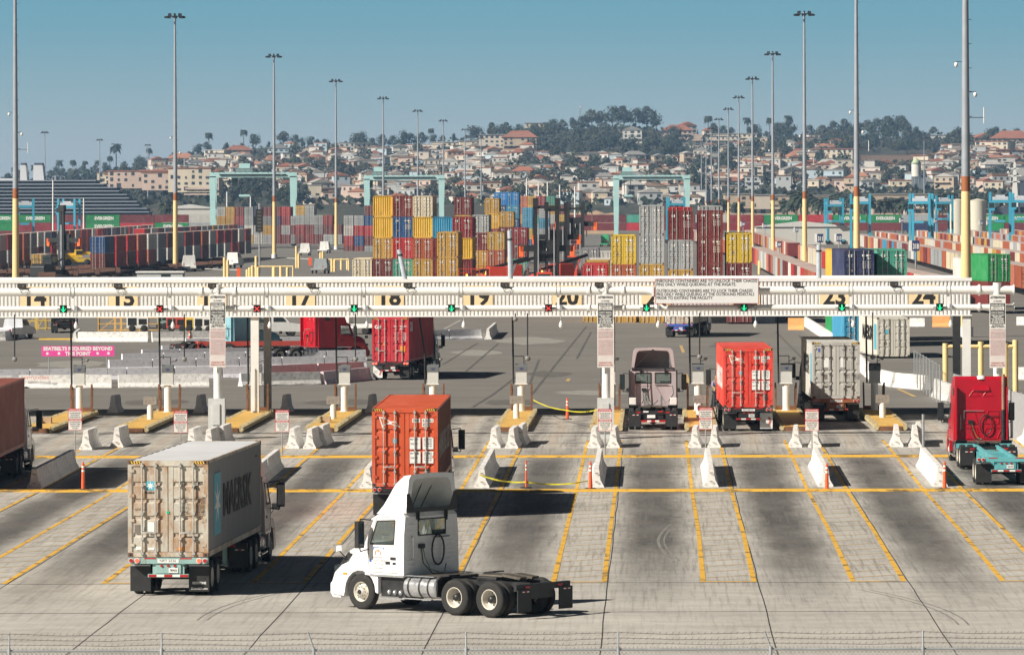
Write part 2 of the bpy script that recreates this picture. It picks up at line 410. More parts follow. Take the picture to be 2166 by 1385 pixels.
# concrete joints
jm = M('joint_sealant', (.03, .028, .025), .8); mb = MB()
for i, (a, b) in enumerate(PAIRS):
    u = b + .13; D = 60
    pts = []
    while D < 240: pts.append((u + random.uniform(-.02, .02), D)); D += 4
    for (u0, D0), (u1, D1) in zip(pts, pts[1:]): strip(mb, u0 - .016, u0 + .016, D0, D1, .009, jm, u1 - .016, u1 + .016, n=1)
for D in (147.5, 158.7, 216.5, 240.4, 247.2):
    strip(mb, -45, 45, D, D + .10, .009, jm, n=1)
o = mb.build('slab_joints'); o['kind'] = 'structure'
# curved tyre skid marks
sk = M('tyre_skid_mark', (.16, .152, .14), .85, var=.25, scale=2, dirt=.6, dirtcol=(.38, .36, .33)); mb = MB()
def curve_mark(pts, wd):
    for (u0, D0), (u1, D1) in zip(pts, pts[1:]): strip(mb, u0 - wd, u0 + wd, D0, D1, .008, sk, u1 - wd, u1 + wd, n=1)
curve_mark([(.62 - .5 * math.sin(x / 9 * 3.1), 168 + x * 2.0) for x in range(10)], .05)
curve_mark([(.82 - .5 * math.sin(x / 9 * 3.1), 168 + x * 2.0) for x in range(10)], .03)
for k in range(2):
    u0 = (-13, 8.5)[k]; D0 = random.uniform(136, 150); s_ = random.choice((-1, 1))
    curve_mark([(u0 + s_ * x * x * .035, D0 + x * 1.6) for x in range(9)], .03)
    curve_mark([(u0 + .28 + s_ * x * x * .035, D0 + x * 1.6) for x in range(9)], .03)
for a0, a1 in ((995, 1010), (1040, 1060)): pass
o = mb.build('skid_marks'); o['kind'] = 'structure'
# thin white and yellow markings and tyre marks on the asphalt behind the booths
mb = MB()
def gline(px0, py0, px1, py1, wd, m, dz=.01):
    a = ground(px0, py0); b = ground(px1, py1); d = (b - a); nrm = Vector((-d.y, d.x, 0)).normalized() * wd / 2; n = max(1, int(d.length / 12)); vs = []
    for i in range(n + 1):
        p = a + d * (i / n)
        for sg in (-1, 1): q = p + nrm * sg; vs.append((q.x, q.y, gz(q.y) + dz))
    mb.add(vs, [(2 * i, 2 * i + 1, 2 * i + 3, 2 * i + 2) for i in range(n)], m)
ask = M('asphalt_tyre_mark', (.09, .085, .08), .85, var=.3, scale=.6, dirt=.5, dirtcol=(.2, .19, .17))
for g in ((937, 770, 1010, 725), (985, 785, 1055, 725), (1220, 758, 1250, 702), (1125, 833, 1240, 690), (1000, 860, 1100, 790), (1690, 708, 1745, 790), (1640, 700, 1700, 760), (1120, 812, 1140, 760)): gline(*g, .16, ask)
wl = M('faded_white_line', (.5, .49, .46), .8, var=.3, scale=1, dirt=.7, dirtcol=(.2, .19, .18))
for g in ((1010, 688, 1170, 687), (1310, 697, 1380, 697), (1560, 700, 1680, 703), (940, 695, 975, 676), (1255, 802, 1275, 801), (1635, 800, 1660, 799)): gline(*g, .2, wl)
for g in ((1450, 790, 1458, 810), (1440, 730, 1446, 745), (1200, 806, 1204, 800), (1900, 822, 1935, 838)): gline(*g, .25, yl2)
o = mb.build('asphalt_markings'); o['kind'] = 'structure'

# yellow speed bumps across every lane
def bump(D, lab):
    mb = MB(); prof = [(-.5, 0), (-.32, .05), (-.12, .085), (.12, .085), (.32, .05), (.5, 0)]
    U = [-60 + 2.335 * i for i in range(52)]; vs = []
    for u in U:
        for dd, h in prof: vs.append((u + LX * D, D - LX * u + dd, gz(D) + .006 + h))
    P = len(prof)
    mb.add(vs, [(i * P + k, (i + 1) * P + k, (i + 1) * P + k + 1, i * P + k + 1) for i in range(len(U) - 1) for k in range(P - 1)], ylm, True)
    tag(mb.build('speed_bump'), lab, 'speed bump', 'yellow speed bumps across the lanes')
bump(205.7, 'yellow painted speed bump across all lanes at the near ends of the long white barriers')
bump(228.9, 'yellow speed bump at the far ends of the long barriers, nearer the booths')

# ================================================================== CANOPY AND GATE
s268 = 40.3; CD = 268.0; zc = gz(CD)
def cu(px): return (px - 1383) / s268
canopy = thing('toll_canopy', lane(0, CD), -math.atan(LX), 'long white gate canopy with ribbed fascia carrying the lane numbers', 'canopy')
zt = at(1083, 589, CD).z - zc; zb = at(1083, 668.5, CD).z - zc
uL, uR = cu(-260), cu(2053)
ribm = M('canopy_white_panel', (.8, .8, .79), .5, var=.04, scale=1, dirt=.12, dirtcol=(.5, .45, .4)); ribd = M('canopy_recess', (.25, .235, .225), .7)
mb = MB(); x = uL; p = .205
vs = []; fs = []; k = 0
while x < uR:
    for dx, dy in ((0, .09), (.03, 0), (.125, 0), (.155, .09)): vs.append((x + dx, dy, zb + .02)); vs.append((x + dx, dy, zt - .17))
    for j in (0, 2, 4): fs.append((k + j, k + j + 2, k + j + 3, k + j + 1))
    x += p
    if x < uR: fs.append((k + 6, k + 8, k + 9, k + 7))
    k += 8
mb.add(vs, fs, ribm)
mb.box(uL, uR, .1, .2, zb + .01, zt - .1, ribd)
fas = mb.build('fascia', canopy)
MB().box(uL - .02, uR + .02, -.03, .3, zt - .17, zt, ribm).build('top_trim', canopy)
MB().box(uL - .02, uR + .02, -.03, .3, zb - .02, zb + .05, ribm).build('bottom_trim', canopy)
MB().box(uL, uR, .3, 9.2, zt - .35, zt - .12, ribm).box(uL, uR, 9.2, 9.35, zb, zt, ribm).box(uL, uL + .15, .3, 9.2, zb, zt - .36, ribm).box(uR - .15, uR, .3, 9.2, zb, zt - .36, ribm).build('roof', canopy)
for k in range(-2, 2):
    u = cu(536 + 753.5 * k)
    if k == -2: continue
    MB().box(u - .21, u + .21, .1, .5, 0, zb, white).build('pillar', canopy)
    MB().box(u - .2, u + .2, 8.9, 9.3, 0, zb, M('canopy_shade_grey', (.42, .42, .42), .6)).build('pillar', canopy)  # rear pillars: shade under the roof is put into this grey colour
u = cu(2043); MB().box(u - .21, u + .21, .1, .5, 0, zb, white).build('pillar', canopy); MB().box(u - .2, u + .2, 8.9, 9.3, 0, zb, MATS['canopy_shade_grey']).build('pillar', canopy)
plate = M('number_plate_yellow', (.86, .66, .40), .6, var=.05)
for n in range(13, 25):
    u = cu(1010.5 + 188.3 * (n - 19)); pz = at(1083, 649, CD).z - zc
    o = MB().box(u - .77, u + .77, -.045, -.012, pz, pz + 1.12, plate).text(str(n), (u, -.05, pz + .12), (1, 0, 0), (0, 0, 1), .86, textk, width=None, bold=.035, center=True).build('number_plate', canopy)

# gantry: twin pipes on columns in front of the canopy, D = 245
GD = 245.0; s245 = F / GD; zg = gz(GD)
def gu(px): return (px - 1383) / s245
def gpos(u, y=0.0, z=0.0):
    c_, s_ = math.cos(math.atan(LX)), -math.sin(math.atan(LX)); o_ = lane(0, GD)
    return Vector((o_.x + u * c_ - y * s_, o_.y + u * s_ + y * c_, o_.z + z))
gantry = thing('sign_gantry', lane(0, GD), -math.atan(LX), 'twin white pipe gantry running in front of the canopy on round columns', 'gantry')
z1 = at(1083, 615, GD).z - zg; z2 = at(1083, 651.2, GD).z - zg
pipe = M('white_pipe', (.8, .79, .76), .4, var=.04, scale=.8, dirt=.1, dirtcol=(.5, .45, .38))
segs = [gu(x) for x in (-300, -75, 424, 495, 1245, 1318, 2069, 2143)]
for zz, rr in ((z1, .205), (z2, .145)):
    for a, b in zip(segs, segs[1:]):
        q = MB().cyl((a, 0, zz), (b, 0, zz), rr, n=20, m=pipe).cyl((a, 0, zz), (a + .05, 0, zz), rr + .07, n=20, m=pipe).cyl((b - .05, 0, zz), (b, 0, zz), rr + .07, n=20, m=pipe).build('pipe', gantry)
for px in (458, 1281, 2107):
    u = gu(px)
    MB().cyl((u, -.05, 0), (u, -.05, z1 + .35), .2, n=18, m=pipe).build('column', gantry)
    mb = MB()
    mb.box(u - .42, u + .38, -.6, -.02, .35, 1.95, M('cabinet_grey', (.55, .56, .55), .5, var=.06, dirt=.15)).box(u - .22, u + .14, -.66, -.6, .7, 1.7, MATS['cabinet_grey']).box(u - .3, u + .3, -.5, -.1, 0, .35, MATS['cabinet_grey'])
    mb.build('cabinet', gantry)
for px in [150 + 206 * k for k in range(-1, 10)]:      # double clamps joining the pipes
    u = gu(px); mb = MB()
    for d in (-.09, .09): mb.cyl((u + d - .012, 0, z1), (u + d + .012, 0, z1), .225, n=16, m=steel).cyl((u + d - .012, 0, z2), (u + d + .012, 0, z2), .165, n=16, m=steel)
    mb.box(u - .06, u + .06, -.03, .05, z2 + .1, z1 - .15, pipe); mb.build('clamp', gantry)
lamps_px = [132, 337, 543, 749, 955, 1160, 1367, 1573, 1779, 1985]; reds = {337, 543, 1160}
GN, RN = EM('green_signal', (.0, 1.0, .32), 1.3), EM('red_signal', (1, .05, .04), 2.2)
def sigp(px, k):
    u = gu(px); x, y = px, 0
    root = thing('lane_signal', gpos(u, -.3, z2), -math.atan(LX), f"{'red cross' if px in reds else 'green arrow'} lane signal on the lower pipe {['between numbers 14 and 15', 'right of number 15', 'below and left of number 17', 'left of number 18', 'left of number 19', 'left of number 20', 'left of the notice board', 'under the board end', 'under number 23', 'under number 24'][k]}", 'lane signal', 'lane signals on the lower pipe')
    MB().box(-.17, .17, -.12, .05, -.17, .19, black).box(-.19, .19, -.2, -.12, .17, .19, black).build('housing', root)
    MB().box(-.3, .3, -.02, .02, -.02, .02, black).box(.17, .19, 0, .28, -.03, .03, black).build('bracket', root)
    mb = MB()
    if px in reds:
        mb.bar((-.11, -.135, -.11), (.11, -.135, .11), .045, .01, RN).bar((-.11, -.137, .11), (.11, -.137, -.11), .045, .01, RN)
        mb.build('red_cross', root)
    else:
        mb.bar((0, -.135, .14), (0, -.135, -.11), .045, .01, GN).bar((-.12, -.137, .02), (0, -.137, -.13), .045, .01, GN).bar((.12, -.139, .02), (0, -.139, -.13), .045, .01, GN)
        mb.build('green_arrow', root)
for k, px in enumerate(lamps_px): sigp(px, k)
ORD = ['first', 'second', 'third', 'fourth', 'fifth', 'sixth', 'seventh', 'eighth', 'ninth', 'tenth', 'eleventh', 'twelfth']
def dome_cam(px, k):
    root = thing('hanging_camera', gpos(gu(px), -.25, z2), -math.atan(LX), f'white dome camera on a drop pipe, {ORD[k]} from the left under the gantry', 'camera', 'dome cameras under the gantry')
    MB().box(-.06, .06, -.06, .2, -.12, .14, steel).cyl((0, 0, -.1), (0, 0, -.75), .02, m=steel).build('drop_pipe', root)
    MB().lathe([(.02, .2), (.06, .12), (.1, 0), (.1, -.06)], (0, 0, -.8), white, 12, 'z').ball((0, 0, -.87), .09, white).build('dome', root)
for k in range(10): dome_cam(158 + 205.6 * k, k)
def cam_box(px, k):
    root = thing('lane_camera', gpos(gu(px), 0, z1 + .21), -math.atan(LX), f'black plate camera with looped cables on top of the upper pipe, {ORD[k]} from the left', 'camera', 'plate cameras on the upper pipe')
    MB().box(-.2, .2, -.25, .12, 0, .19, black).box(-.15, -.02, -.26, -.25, .04, .13, grease).box(.02, .15, -.26, -.25, .04, .13, grease).build('housing', root)
    mb = MB()
    cb = MB()
    mb.tube([Vector((.1 + .16 * math.cos(a), -.24, -.1 + .17 * math.sin(a))) for a in [x * .6 for x in range(11)]], .01, 5, textk)
    cb.tube([Vector((.12, -.2, .0)), Vector((.35, -.24, -.1)), Vector((.38, -.24, -.3)), Vector((.2, -.24, -.42))], .01, 5, textk)
    mb.build('cable', root); cb.build('cable', root)
for k, px in enumerate([42, 247, 447, 658, 862, 1067, 1267, 1684, 1890]): cam_box(px, k)

# notice board on the gantry
pn = M('board_white', (.72, .72, .72), .5, var=.03); pr = M('board_red_edge', (.4, .08, .08), .6)
u0, u1 = gu(1385.5), gu(1604); zb0 = at(1500, 641.5, GD).z - zg; zb1 = at(1500, 588.5, GD).z - zg
br = thing('notice_board', gpos(0, -.5), -math.atan(LX), 'large white notice board telling drivers to unlock and lock chassis pins', 'notice board')
MB().box(u0, u1, -.04, 0, zb0, zb1, pr).build('frame', br)
mb = MB().box(u0 + .03, u1 - .03, -.05, -.0401, zb0 + .03, zb1 - .03, pn)
W_ = u1 - u0; H_ = zb1 - zb0
for i, (l, wd) in enumerate((("INBOUND CONTAINERS ARE TO UNLOCK THEIR CHASSIS", .975), ("PINS ONLY WHILE QUEUING AT THE INGATE.", .77), (None, 0), ("OUTBOUND CONTAINERS ARE TO LOCK THEIR CHASSIS", .93), ("PINS ONLY WHILE QUEUING AT THE OUTBOUND PEDESTALS", .945), ("PRIOR TO EXITING THE FACILITY.", .55))):
    if l: mb.text(l, (u0 + .05, -.056, zb1 - .06 - (.105 + .172 * (i if i < 3 else i - .25)) * 1.0), (1, 0, 0), (0, 0, 1), .145, textk, width=wd * W_, bold=.012)
mb.build('sign_face', br)
for dx in (.1, W_ - .1, -.12): MB().box(u0 + dx - .05, u0 + dx + .05, 0, .35, z1 - .25, z1 + .25, pipe).build('bracket', br)

# tall ATTENTION signs on the columns
redt = M('faded_red_lettering', (.5, .16, .12), .7); pinkt = M('faded_pink_panel', (.52, .38, .37), .7, var=.15, scale=4); palet = M('sun_bleached_white', (.66, .60, .58), .6, var=.06)
def attention(px, k):
    zt_ = at(px, 622, GD).z; zb_ = at(px, 776, GD).z; H = zt_ - zb_; Wd = .77
    root = thing('attention_sign', gpos(gu(px), -.48, zb_ - zg), -math.atan(LX), ['tall narrow attention sign on the column beside number 16, letters fading to pink', 'tall narrow attention sign on the column left of the notice board', 'tall narrow attention sign on the column at the right end of the gantry'][k], 'sign', 'tall attention signs on the gantry columns')
    mb = MB().box(-Wd / 2, Wd / 2, 0, .03, 0, H, white)
    mb.box(-Wd / 2 + .01, Wd / 2 - .01, -.004, -.001, .02, H * .535, palet)
    for a, b, mm in ((.74, .885, textk), (.60, .735, textk), (.40, .5, pinkt), (.17, .385, pinkt)): mb.box(-Wd * .45, Wd * .45, -.008, -.0045, a * H, b * H, mm)
    mb.box(-Wd * .4, Wd * .4, -.012, -.009, .785 * H, .845 * H, white)
    L = [("ATTENTION", .95, .9, textk), ("ALL TRUCKERS", .905, .5, textk), ("DRIVERS MUST", .855, .8, textw), ("REMAIN IN", .82, .6, textk), ("THEIR TRACTOR", .79, .7, textk), ("WHILE IN TERMINAL", .748, .8, textw),
         ("OBEY ALL POSTED", .71, .8, textw), ("SPEED LIMIT", .69, .55, textw), ("NO PASSENGERS", .668, .8, textw), ("NO CELL PHONE", .647, .7, textw), ("USE WHILE DRIVING", .626, .8, textw), ("OR WORK BOOTS", .606, .8, textw),
         ("ALL VEHICLES ARE", .575, .7, textk), ("SUBJECT TO SEARCH", .552, .85, textk), ("ATENCION", .515, .85, pinkt), ("TODO CHOFER", .465, .6, palet), ("PERMANECER EN", .44, .7, palet), ("SUS TRACTORES", .415, .7, palet),
         ("OBEDEZCA TODOS", .35, .8, palet), ("LOS LIMITES DE", .32, .8, palet), ("VELOCIDAD", .29, .5, palet), ("NO PASAJEROS", .26, .7, palet), ("NO USE CELULAR", .23, .7, palet), ("AL MANEJAR", .2, .6, palet), ("DRIVERS MUST WEAR", .06, .8, redt), ("SEATBELTS AT ALL TIMES", .028, .9, redt)]
    for s_, z_, w_, mm in L: mb.text(s_, (0, -.014, z_ * H), (1, 0, 0), (0, 0, 1), .06 if s_ != "ATTENTION" else .1, mm, width=w_ * Wd, bold=.03, center=True)
    mb.build('sign_face', root)
    mb = MB().box(-.2, .2, .03, .2, H * .85, H * .88, steel).box(-.2, .2, .03, .2, H * .1, H * .13, steel).build('bracket', root)
for k, px in enumerate((459.5, 1280, 2106.5)): attention(px, k)

# oil drips, patches and litter on the asphalt behind the booths
random.seed(9); pm = M('asphalt_patch', (.12, .112, .10), .9, var=.2, scale=2); lp = M('light_patch', (.27, .255, .23), .9, var=.2, scale=2); mb = MB()
for px, y, a, b_ in ((1010, 745, 2.2, 9), (1160, 790, 1.6, 7), (1250, 830, 2.4, 5), (1080, 850, 1.8, 6), (720, 850, 2.4, 6), (330, 850, 2.0, 6), (1560, 730, 2.6, 12), (150, 770, 3, 9), (1120, 720, 3, 14)):
    c_ = ground(px, y); n_ = 14; vs = [(c_.x + a * math.cos(k * .449) * random.uniform(.7, 1.1), c_.y + b_ * math.sin(k * .449) * random.uniform(.7, 1.1)) for k in range(n_)]
    mb.add([(x, yy, gz(yy) + .007) for x, yy in vs], [tuple(range(n_))], random.choice((pm, lp)))
mb.build('asphalt_patches')['kind'] = 'structure'
# ================================================================== CONTAINERS
hazy = M('hazard_yellow', (.8, .5, .05), .6); cast = M('corner_casting', (.12, .07, .045), .7, var=.3, dirt=.4, dirtcol=(.25, .13, .07))
def corrug(mb, x0, x1, y, z0, z1, dy, p=.278, m=None, along='x'):
    n = max(3, int((x1 - x0) / p)); p = (x1 - x0) / n; vs = []; fs = []; k = 0
    for i in range(n):
        x = x0 + i * p
        for dx, o in ((0, 0), (.25 * p, 0), (.38 * p, dy), (.87 * p, dy)):
            for z in (z0, z1): vs.append((x + dx, y + o, z) if along == 'x' else (y + o, x + dx, z))
    for z in (z0, z1): vs.append((x1, y, z) if along == 'x' else (y, x1, z))
    for i in range(4 * n): fs.append((2 * i, 2 * i + 2, 2 * i + 3, 2 * i + 1))
    mb.add(vs, fs, m)
def make_container(H=2.896, L=12.192, mat=None, rods=True, front=False, grooves=4, hazard=True, roofm=None, sidem=None):
    """front=True turns the plain corrugated end to x = 0"""
    mat = mat or cont; W = 1.219
    root = thing('shipping_container', (0, 0, 0), 0, 'container', 'container')
    mb = MB()
    for s in (-1, 1):
        y = s * W
        for xx in (0, L - .14): mb.box(xx, xx + .14, y - s * .12 if s > 0 else y, y if s > 0 else y + .12, .12, H - .12, mat)
        mb.box(.14, L - .14, min(y, y - s * .06), max(y, y - s * .06), 0, .16, mat)
        mb.box(.14, L - .14, min(y, y - s * .06), max(y, y - s * .06), H - .09, H - .003, mat)
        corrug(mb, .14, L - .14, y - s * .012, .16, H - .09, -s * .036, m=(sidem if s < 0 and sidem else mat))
    fx = 0 if front else L
    e = .03 if front else -.03
    corrug(mb, -W + .12, W - .12, fx + e, .16, H - .12, .045 if front else -.045, p=.25, m=mat, along='y')
    mb.box(min(fx, fx + 3 * e), max(fx, fx + 3 * e), -W + .12, W - .12, 0, .16, mat).box(min(fx, fx + 3 * e), max(fx, fx + 3 * e), -W + .12, W - .12, H - .12, H - .004, mat)
    rx = L if front else 0; sg = -1 if front else 1
    mb.box(min(rx, rx + sg * .12), max(rx, rx + sg * .12), -W + .12, W - .12, 0, .14, mat).box(min(rx, rx + sg * .12), max(rx, rx + sg * .12), -W + .12, W - .12, H - .17, H - .005, mat)
    # roof with shallow ribs
    n = 20; vs = []; x0, x1 = .1, L - .1
    for i in range(n + 1):
        x = x0 + (x1 - x0) * i / n
        for y in (-W + .05, W - .05): vs.append((x, y, H - .012 - (.015 if i % 2 else 0)))
    mb.add(vs, [(2 * i, 2 * i + 1, 2 * i + 3, 2 * i + 2) for i in range(n)], roofm or mat)
    mb.box(.12, L - .12, -W + .06, W - .06, .05, .12, dark)
    mb.build('body', root)
    for xx in (-.003, L - .175):
        for s in (-1, 1):
            for z0 in (-.003, H - .117):
                cb = MB(); ya, yb = (s * (W - .16), s * (W + .003)); cb.box(xx, xx + .178, min(ya, yb), max(ya, yb), z0, z0 + .12, cast)
                if xx < 0: cb.cyl((xx - .003, s * (W - .08), z0 + .06), (xx, s * (W - .08), z0 + .06), .035, n=8, m=dark)
                if rods or xx < 0: cb.build('corner_casting', root)
    if hazard and not front:
        for s in (-1, 1):
            hb = MB(); hb.box(-.004, 0, s * .97 - .17, s * .97 + .17, H - .10, H - .025, dark)
            for k in range(4): y0 = s * .97 - .15 + k * .08; hb.add([(-.007, y0, H - .1), (-.007, y0 + .04, H - .1), (-.007, y0 + .075, H - .025), (-.007, y0 + .035, H - .025)], [(0, 1, 2, 3)], hazy)
            hb.build('hazard_stripe', root)
    if not front:
        for s in (-1, 1):
            d = MB(); z0, z1 = .15, H - .18; hh = z1 - z0; prof = [(.03, z0)]
            for g in range(grooves):
                c = z0 + hh * (g + 1) / (grooves + 1); prof += [(.03, c - .085), (.065, c - .045), (.065, c + .02), (.03, c + .06)]
            prof.append((.03, z1)); ya, yb = s * .16, s * 1.06; vs = []
            for x, z in prof: vs += [(x, ya, z), (x, yb, z)]
            d.add(vs, [(2 * i, 2 * i + 1, 2 * i + 3, 2 * i + 2) for i in range(len(prof) - 1)], mat)
            d.box(.02, .08, min(s * .012, s * .16), max(s * .012, s * .16), z0, z1, mat).box(.02, .08, min(s * 1.06, s * 1.095), max(s * 1.06, s * 1.095), z0, z1, mat)
            for g in range(4): zz = z0 + hh * (.06 + .29 * g); d.box(-.01, .05, min(s * 1.02, s * 1.16), max(s * 1.02, s * 1.16), zz, zz + .09, mat)
            do = d.build('door', root)
            if rods:
                for y in (s * .37, s * .78):
                    r = MB().cyl((-.045, y, .06), (-.045, y, H - .07), .024, n=6, m=rod)
                    for zz in (.1, .55, 1.3, H - .75, H - .16): r.box(-.075, .03, y - .045, y + .045, zz - .035, zz + .035, rod)
                    hz = .72; r.bar((-.06, y, hz), (-.075, y - s * .3 if abs(y) > .5 else y + s * .3, hz + .02), .035, .05, rod)
                    r.build('lock_rod', do)
            else:
                for y in (s * .37, s * .78): MB().box(-.06, -.02, y - .028, y + .028, .05, H - .07, rod).build('lock_rod', do)
    return root
def decal(root, s_list, name='marking'):
    mb = MB(); s_list(mb); return mb.build(name, root)
BK = lambda y, z: ((-.012, y, z), (0, -1, 0), (0, 0, 1))      # lettering plane on the door end
def weights(mb, m, y0=-.22, z0=1.75, n=4, step=.17, back=None):
    """the usual columns of weights on the right-hand door"""
    if back: mb.box(-.0095, .0, y0 - .38, y0 + .02, z0 - n * step - .0, z0 + .1, back).box(-.0095, 0, y0 - .86, y0 - .46, z0 - n * step, z0 + .1, back)
    for i, (a, b) in enumerate((("MAX GROSS", "32.500 KGS"), ("TARE WT.", "3.810 KGS"), ("PAYLOAD", "28.690 KGS"), ("CUBE", "76.4 M3"))[:n]):
        mb.text(a, (-.013, y0, z0 - i * step), (0, -1, 0), (0, 0, 1), .06, m, width=.3, bold=.01)
        mb.text(b, (-.013, y0 - .5, z0 - i * step), (0, -1, 0), (0, 0, 1), .06, m, width=.3, bold=.01); mb.text("71.650 LBS", (-.013, y0 - .5, z0 - .08 - i * step), (0, -1, 0), (0, 0, 1), .05, m, width=.3)

# ================================================================== WHEELS, CHASSIS, TRACTORS
def tyre_prof(w_, r=.52): return [(.29, -w_ / 2 + .02), (.42, -w_ / 2), (r - .03, -w_ / 2 + .02), (r, -w_ / 2 + .06), (r - .004, -.05), (r - .016, -.045), (r - .004, -.035), (r - .004, .035), (r - .016, .045), (r - .004, .05), (r, w_ / 2 - .06), (r - .03, w_ / 2 - .02), (.42, w_ / 2), (.29, w_ / 2 - .02)]
PROTO = {}
def wheel_proto(kind):
    if kind in PROTO: return PROTO[kind]
    mb = MB()
    if kind == 'steer': mb.lathe(tyre_prof(.29), (0, 0, 0), rubber, 32)
    else:
        mb.lathe(tyre_prof(.27), (0, 0, 0), rubber, 32); mb.lathe(tyre_prof(.27), (0, -.33, 0), rubber, 32)
    t = mb.build('wheel'); t['proto'] = 1; r = MB()
    if kind == 'steer':
        r.lathe([(.295, .12), (.28, .13), (.265, .09), (.25, .05), (.2, .07), (.19, .12), (.13, .13), (.12, .16), (.08, .19), (0, .19)], (0, 0, 0), rimm, 28)
        for k in range(10): a = k * .628; r.cyl((.155 * math.cos(a), .12, .155 * math.sin(a)), (.155 * math.cos(a), .165, .155 * math.sin(a)), .018, n=6, m=alu)
        for k in range(6): a = k * 1.047 + .3; r.cyl((.225 * math.cos(a), .058, .225 * math.sin(a)), (.225 * math.cos(a), .075, .225 * math.sin(a)), .02, n=8, m=dark)
        r.cyl((0, .15, 0), (0, .21, 0), .07, n=10, m=black)
    else:
        r.lathe([(.295, .115), (.28, .125), (.262, .08), (.25, -.06), (.2, -.10), (.1, -.11), (.095, .0)], (0, 0, 0), rimm, 28)
        r.lathe([(.12, -.1), (.11, .03), (.09, .08), (.0, .09)], (0, 0, 0), black, 14)
        for k in range(10): a = k * .628; r.cyl((.165 * math.cos(a), -.105, .165 * math.sin(a)), (.165 * math.cos(a), -.06, .165 * math.sin(a)), .018, n=6, m=alu)
        for k in range(4): a = k * 1.57 + .6; r.cyl((.215 * math.cos(a), -.10, .215 * math.sin(a)), (.215 * math.cos(a), -.088, .215 * math.sin(a)), .025, n=8, m=dark)
    r.build('rim', t); PROTO[kind] = t; return t
def add_wheel(root, kind, x, y):
    c = copy_tree(wheel_proto(kind), parent=root); c.location = (x, y, .52); c.rotation_euler = (0, random.uniform(0, 6), 0 if y > 0 else math.pi); return c
chp = OC('chassis_paint', .55, .5, var=.15)
def make_chassis(col, label, loc, rz, flaps=('b', 'b'), lit=False, L=12.0, plate_txt='NRT 2236', group='container chassis'):
    root = thing('container_chassis', loc, rz, label, 'chassis', group)
    f = MB()
    for s in (-1, 1):
        f.box(.3, L * .72, s * .42 - .06, s * .42 + .06, .82, 1.16, chp).box(L * .72, L + .1, s * .42 - .06, s * .42 + .06, 1.02, 1.17, chp)
        f.bar((.12, s * .42, 1.1), (.12, s * .42, .62), .09, .12, chp)
    for x in (1.2, 2.6, 4.0, 5.5, 7.0, 8.5): f.box(x, x + .12, -.36, .36, .9, 1.08, chp)
    f.box(L - .1, L + .12, -1.2, 1.2, .98, 1.17, chp).box(L - .6, L - .5, -.36, .36, 1.02, 1.14, chp)
    f.box(.7, 3.6, -.5, .5, .6, .8, black)
    f.build('frame', root, color=col)
    MB().box(0, .2, -1.21, 1.21, .99, 1.18, chp).build('rear_bolster', root, color=col)
    for x in (1.15, 2.42):
        MB().cyl((x, -.8, .52), (x, .8, .52), .08, m=black).build('axle', root)
        for s in (-1, 1): add_wheel(root, 'dual', x, s * 1.06)
    b = MB().box(.02, .12, -.62, .62, .58, .68, chp)
    for k in range(5): b.box(.0, .02, -.6 + k * .24, -.6 + k * .24 + .23, .595, .665, redl if k % 2 == 0 else textw)
    b.build('under_ride_bumper', root, color=col)
    for s in (-1, 1):
        for k, yy in enumerate((1.12, .94)):
            m = redon if (lit and k == 1) or lit == 2 else redl
            MB().cyl((-.035, s * yy, 1.085), (0, s * yy, 1.085), .062, n=14, m=m).cyl((-.015, s * yy, 1.085), (-.001, s * yy, 1.085), .075, n=14, m=textw).build('tail_lamp', root)
    for k in (-1, 0, 1): MB().cyl((.0, k * .2, .93), (.06, k * .2, .93), .04, n=10, m=redl).build('marker_lamp', root)
    MB().box(.03, .06, -.38, .38, .7, .98, chp).build('plate_panel', root, color=col)
    MB().box(.012, .0299, -.3, -.02, .72, .87, textw).text(f"{random.randint(1, 9)}{random.randint(1000, 9999)}{random.randint(10, 99)}", (.01, -.05, .76), (0, -1, 0), (0, 0, 1), .07, textk, width=.22, bold=.02).build('licence_plate', root)
    if plate_txt: MB().box(-.004, 0, -.32, .32, 1.02, 1.13, textw).text(plate_txt, (-.007, .26, 1.05), (0, -1, 0), (0, 0, 1), .07, textk, width=.5).build('fleet_plate', root)
    q = MB()
    for y0 in (.36, -.72): q.box(-.004, 0, y0, y0 + .36, 1.13, 1.17, redl)
    q.build('reflector_tape', root)
    for s, kind in zip((1, -1), flaps):
        ym, yM = sorted((s * .58, s * 1.2))
        mm = textw if kind == 'w' else flapm
        o = MB().box(.32, .35, ym, yM, .14, .92, mm)
        if kind == 'w': o.prism([(.0, 0), (.0, 0), ], 0, 0) if False else None; o.add([(.315, yM - .38, .72), (.315, yM - .5, .72), (.315, yM - .58 + .0, .53), (.315, yM - .5, .32), (.315, yM - .38, .32), (.315, yM - .46, .53)], [(0, 1, 2, 5), (5, 2, 3, 4)], redt); o.text("FLEXI-", (.315, yM - .06, .55), (0, -1, 0), (0, 0, 1), .05, textk, width=.26).text("VAN", (.315, yM - .06, .46), (0, -1, 0), (0, 0, 1), .05, textk, width=.2)
        o.box(.31, .36, ym, yM, .9, .94, steel)
        if kind == 'k': o.text("KEYSTONE", (.315, s * .9, .36), (0, -1, 0), (0, 0, 1), .07, textw, width=.42, bold=.03, center=True).text("Drive467.com", (.315, s * .9, .2), (0, -1, 0), (0, 0, 1), .06, textw, width=.5, bold=.02, center=True)
        o.build('mudflap', root)
    g = MB()
    for s in (-1, 1): g = MB().box(L * .73, L * .73 + .14, s * .5 - .07, s * .5 + .07, .35, 1.0, chp).box(L * .73 - .1, L * .73 + .25, s * .5 - .12, s * .5 + .12, .3, .35, chp); g.build('landing_leg', root, color=col)
    return root
cabp = OC('cab_paint', .3, 0, var=.04)
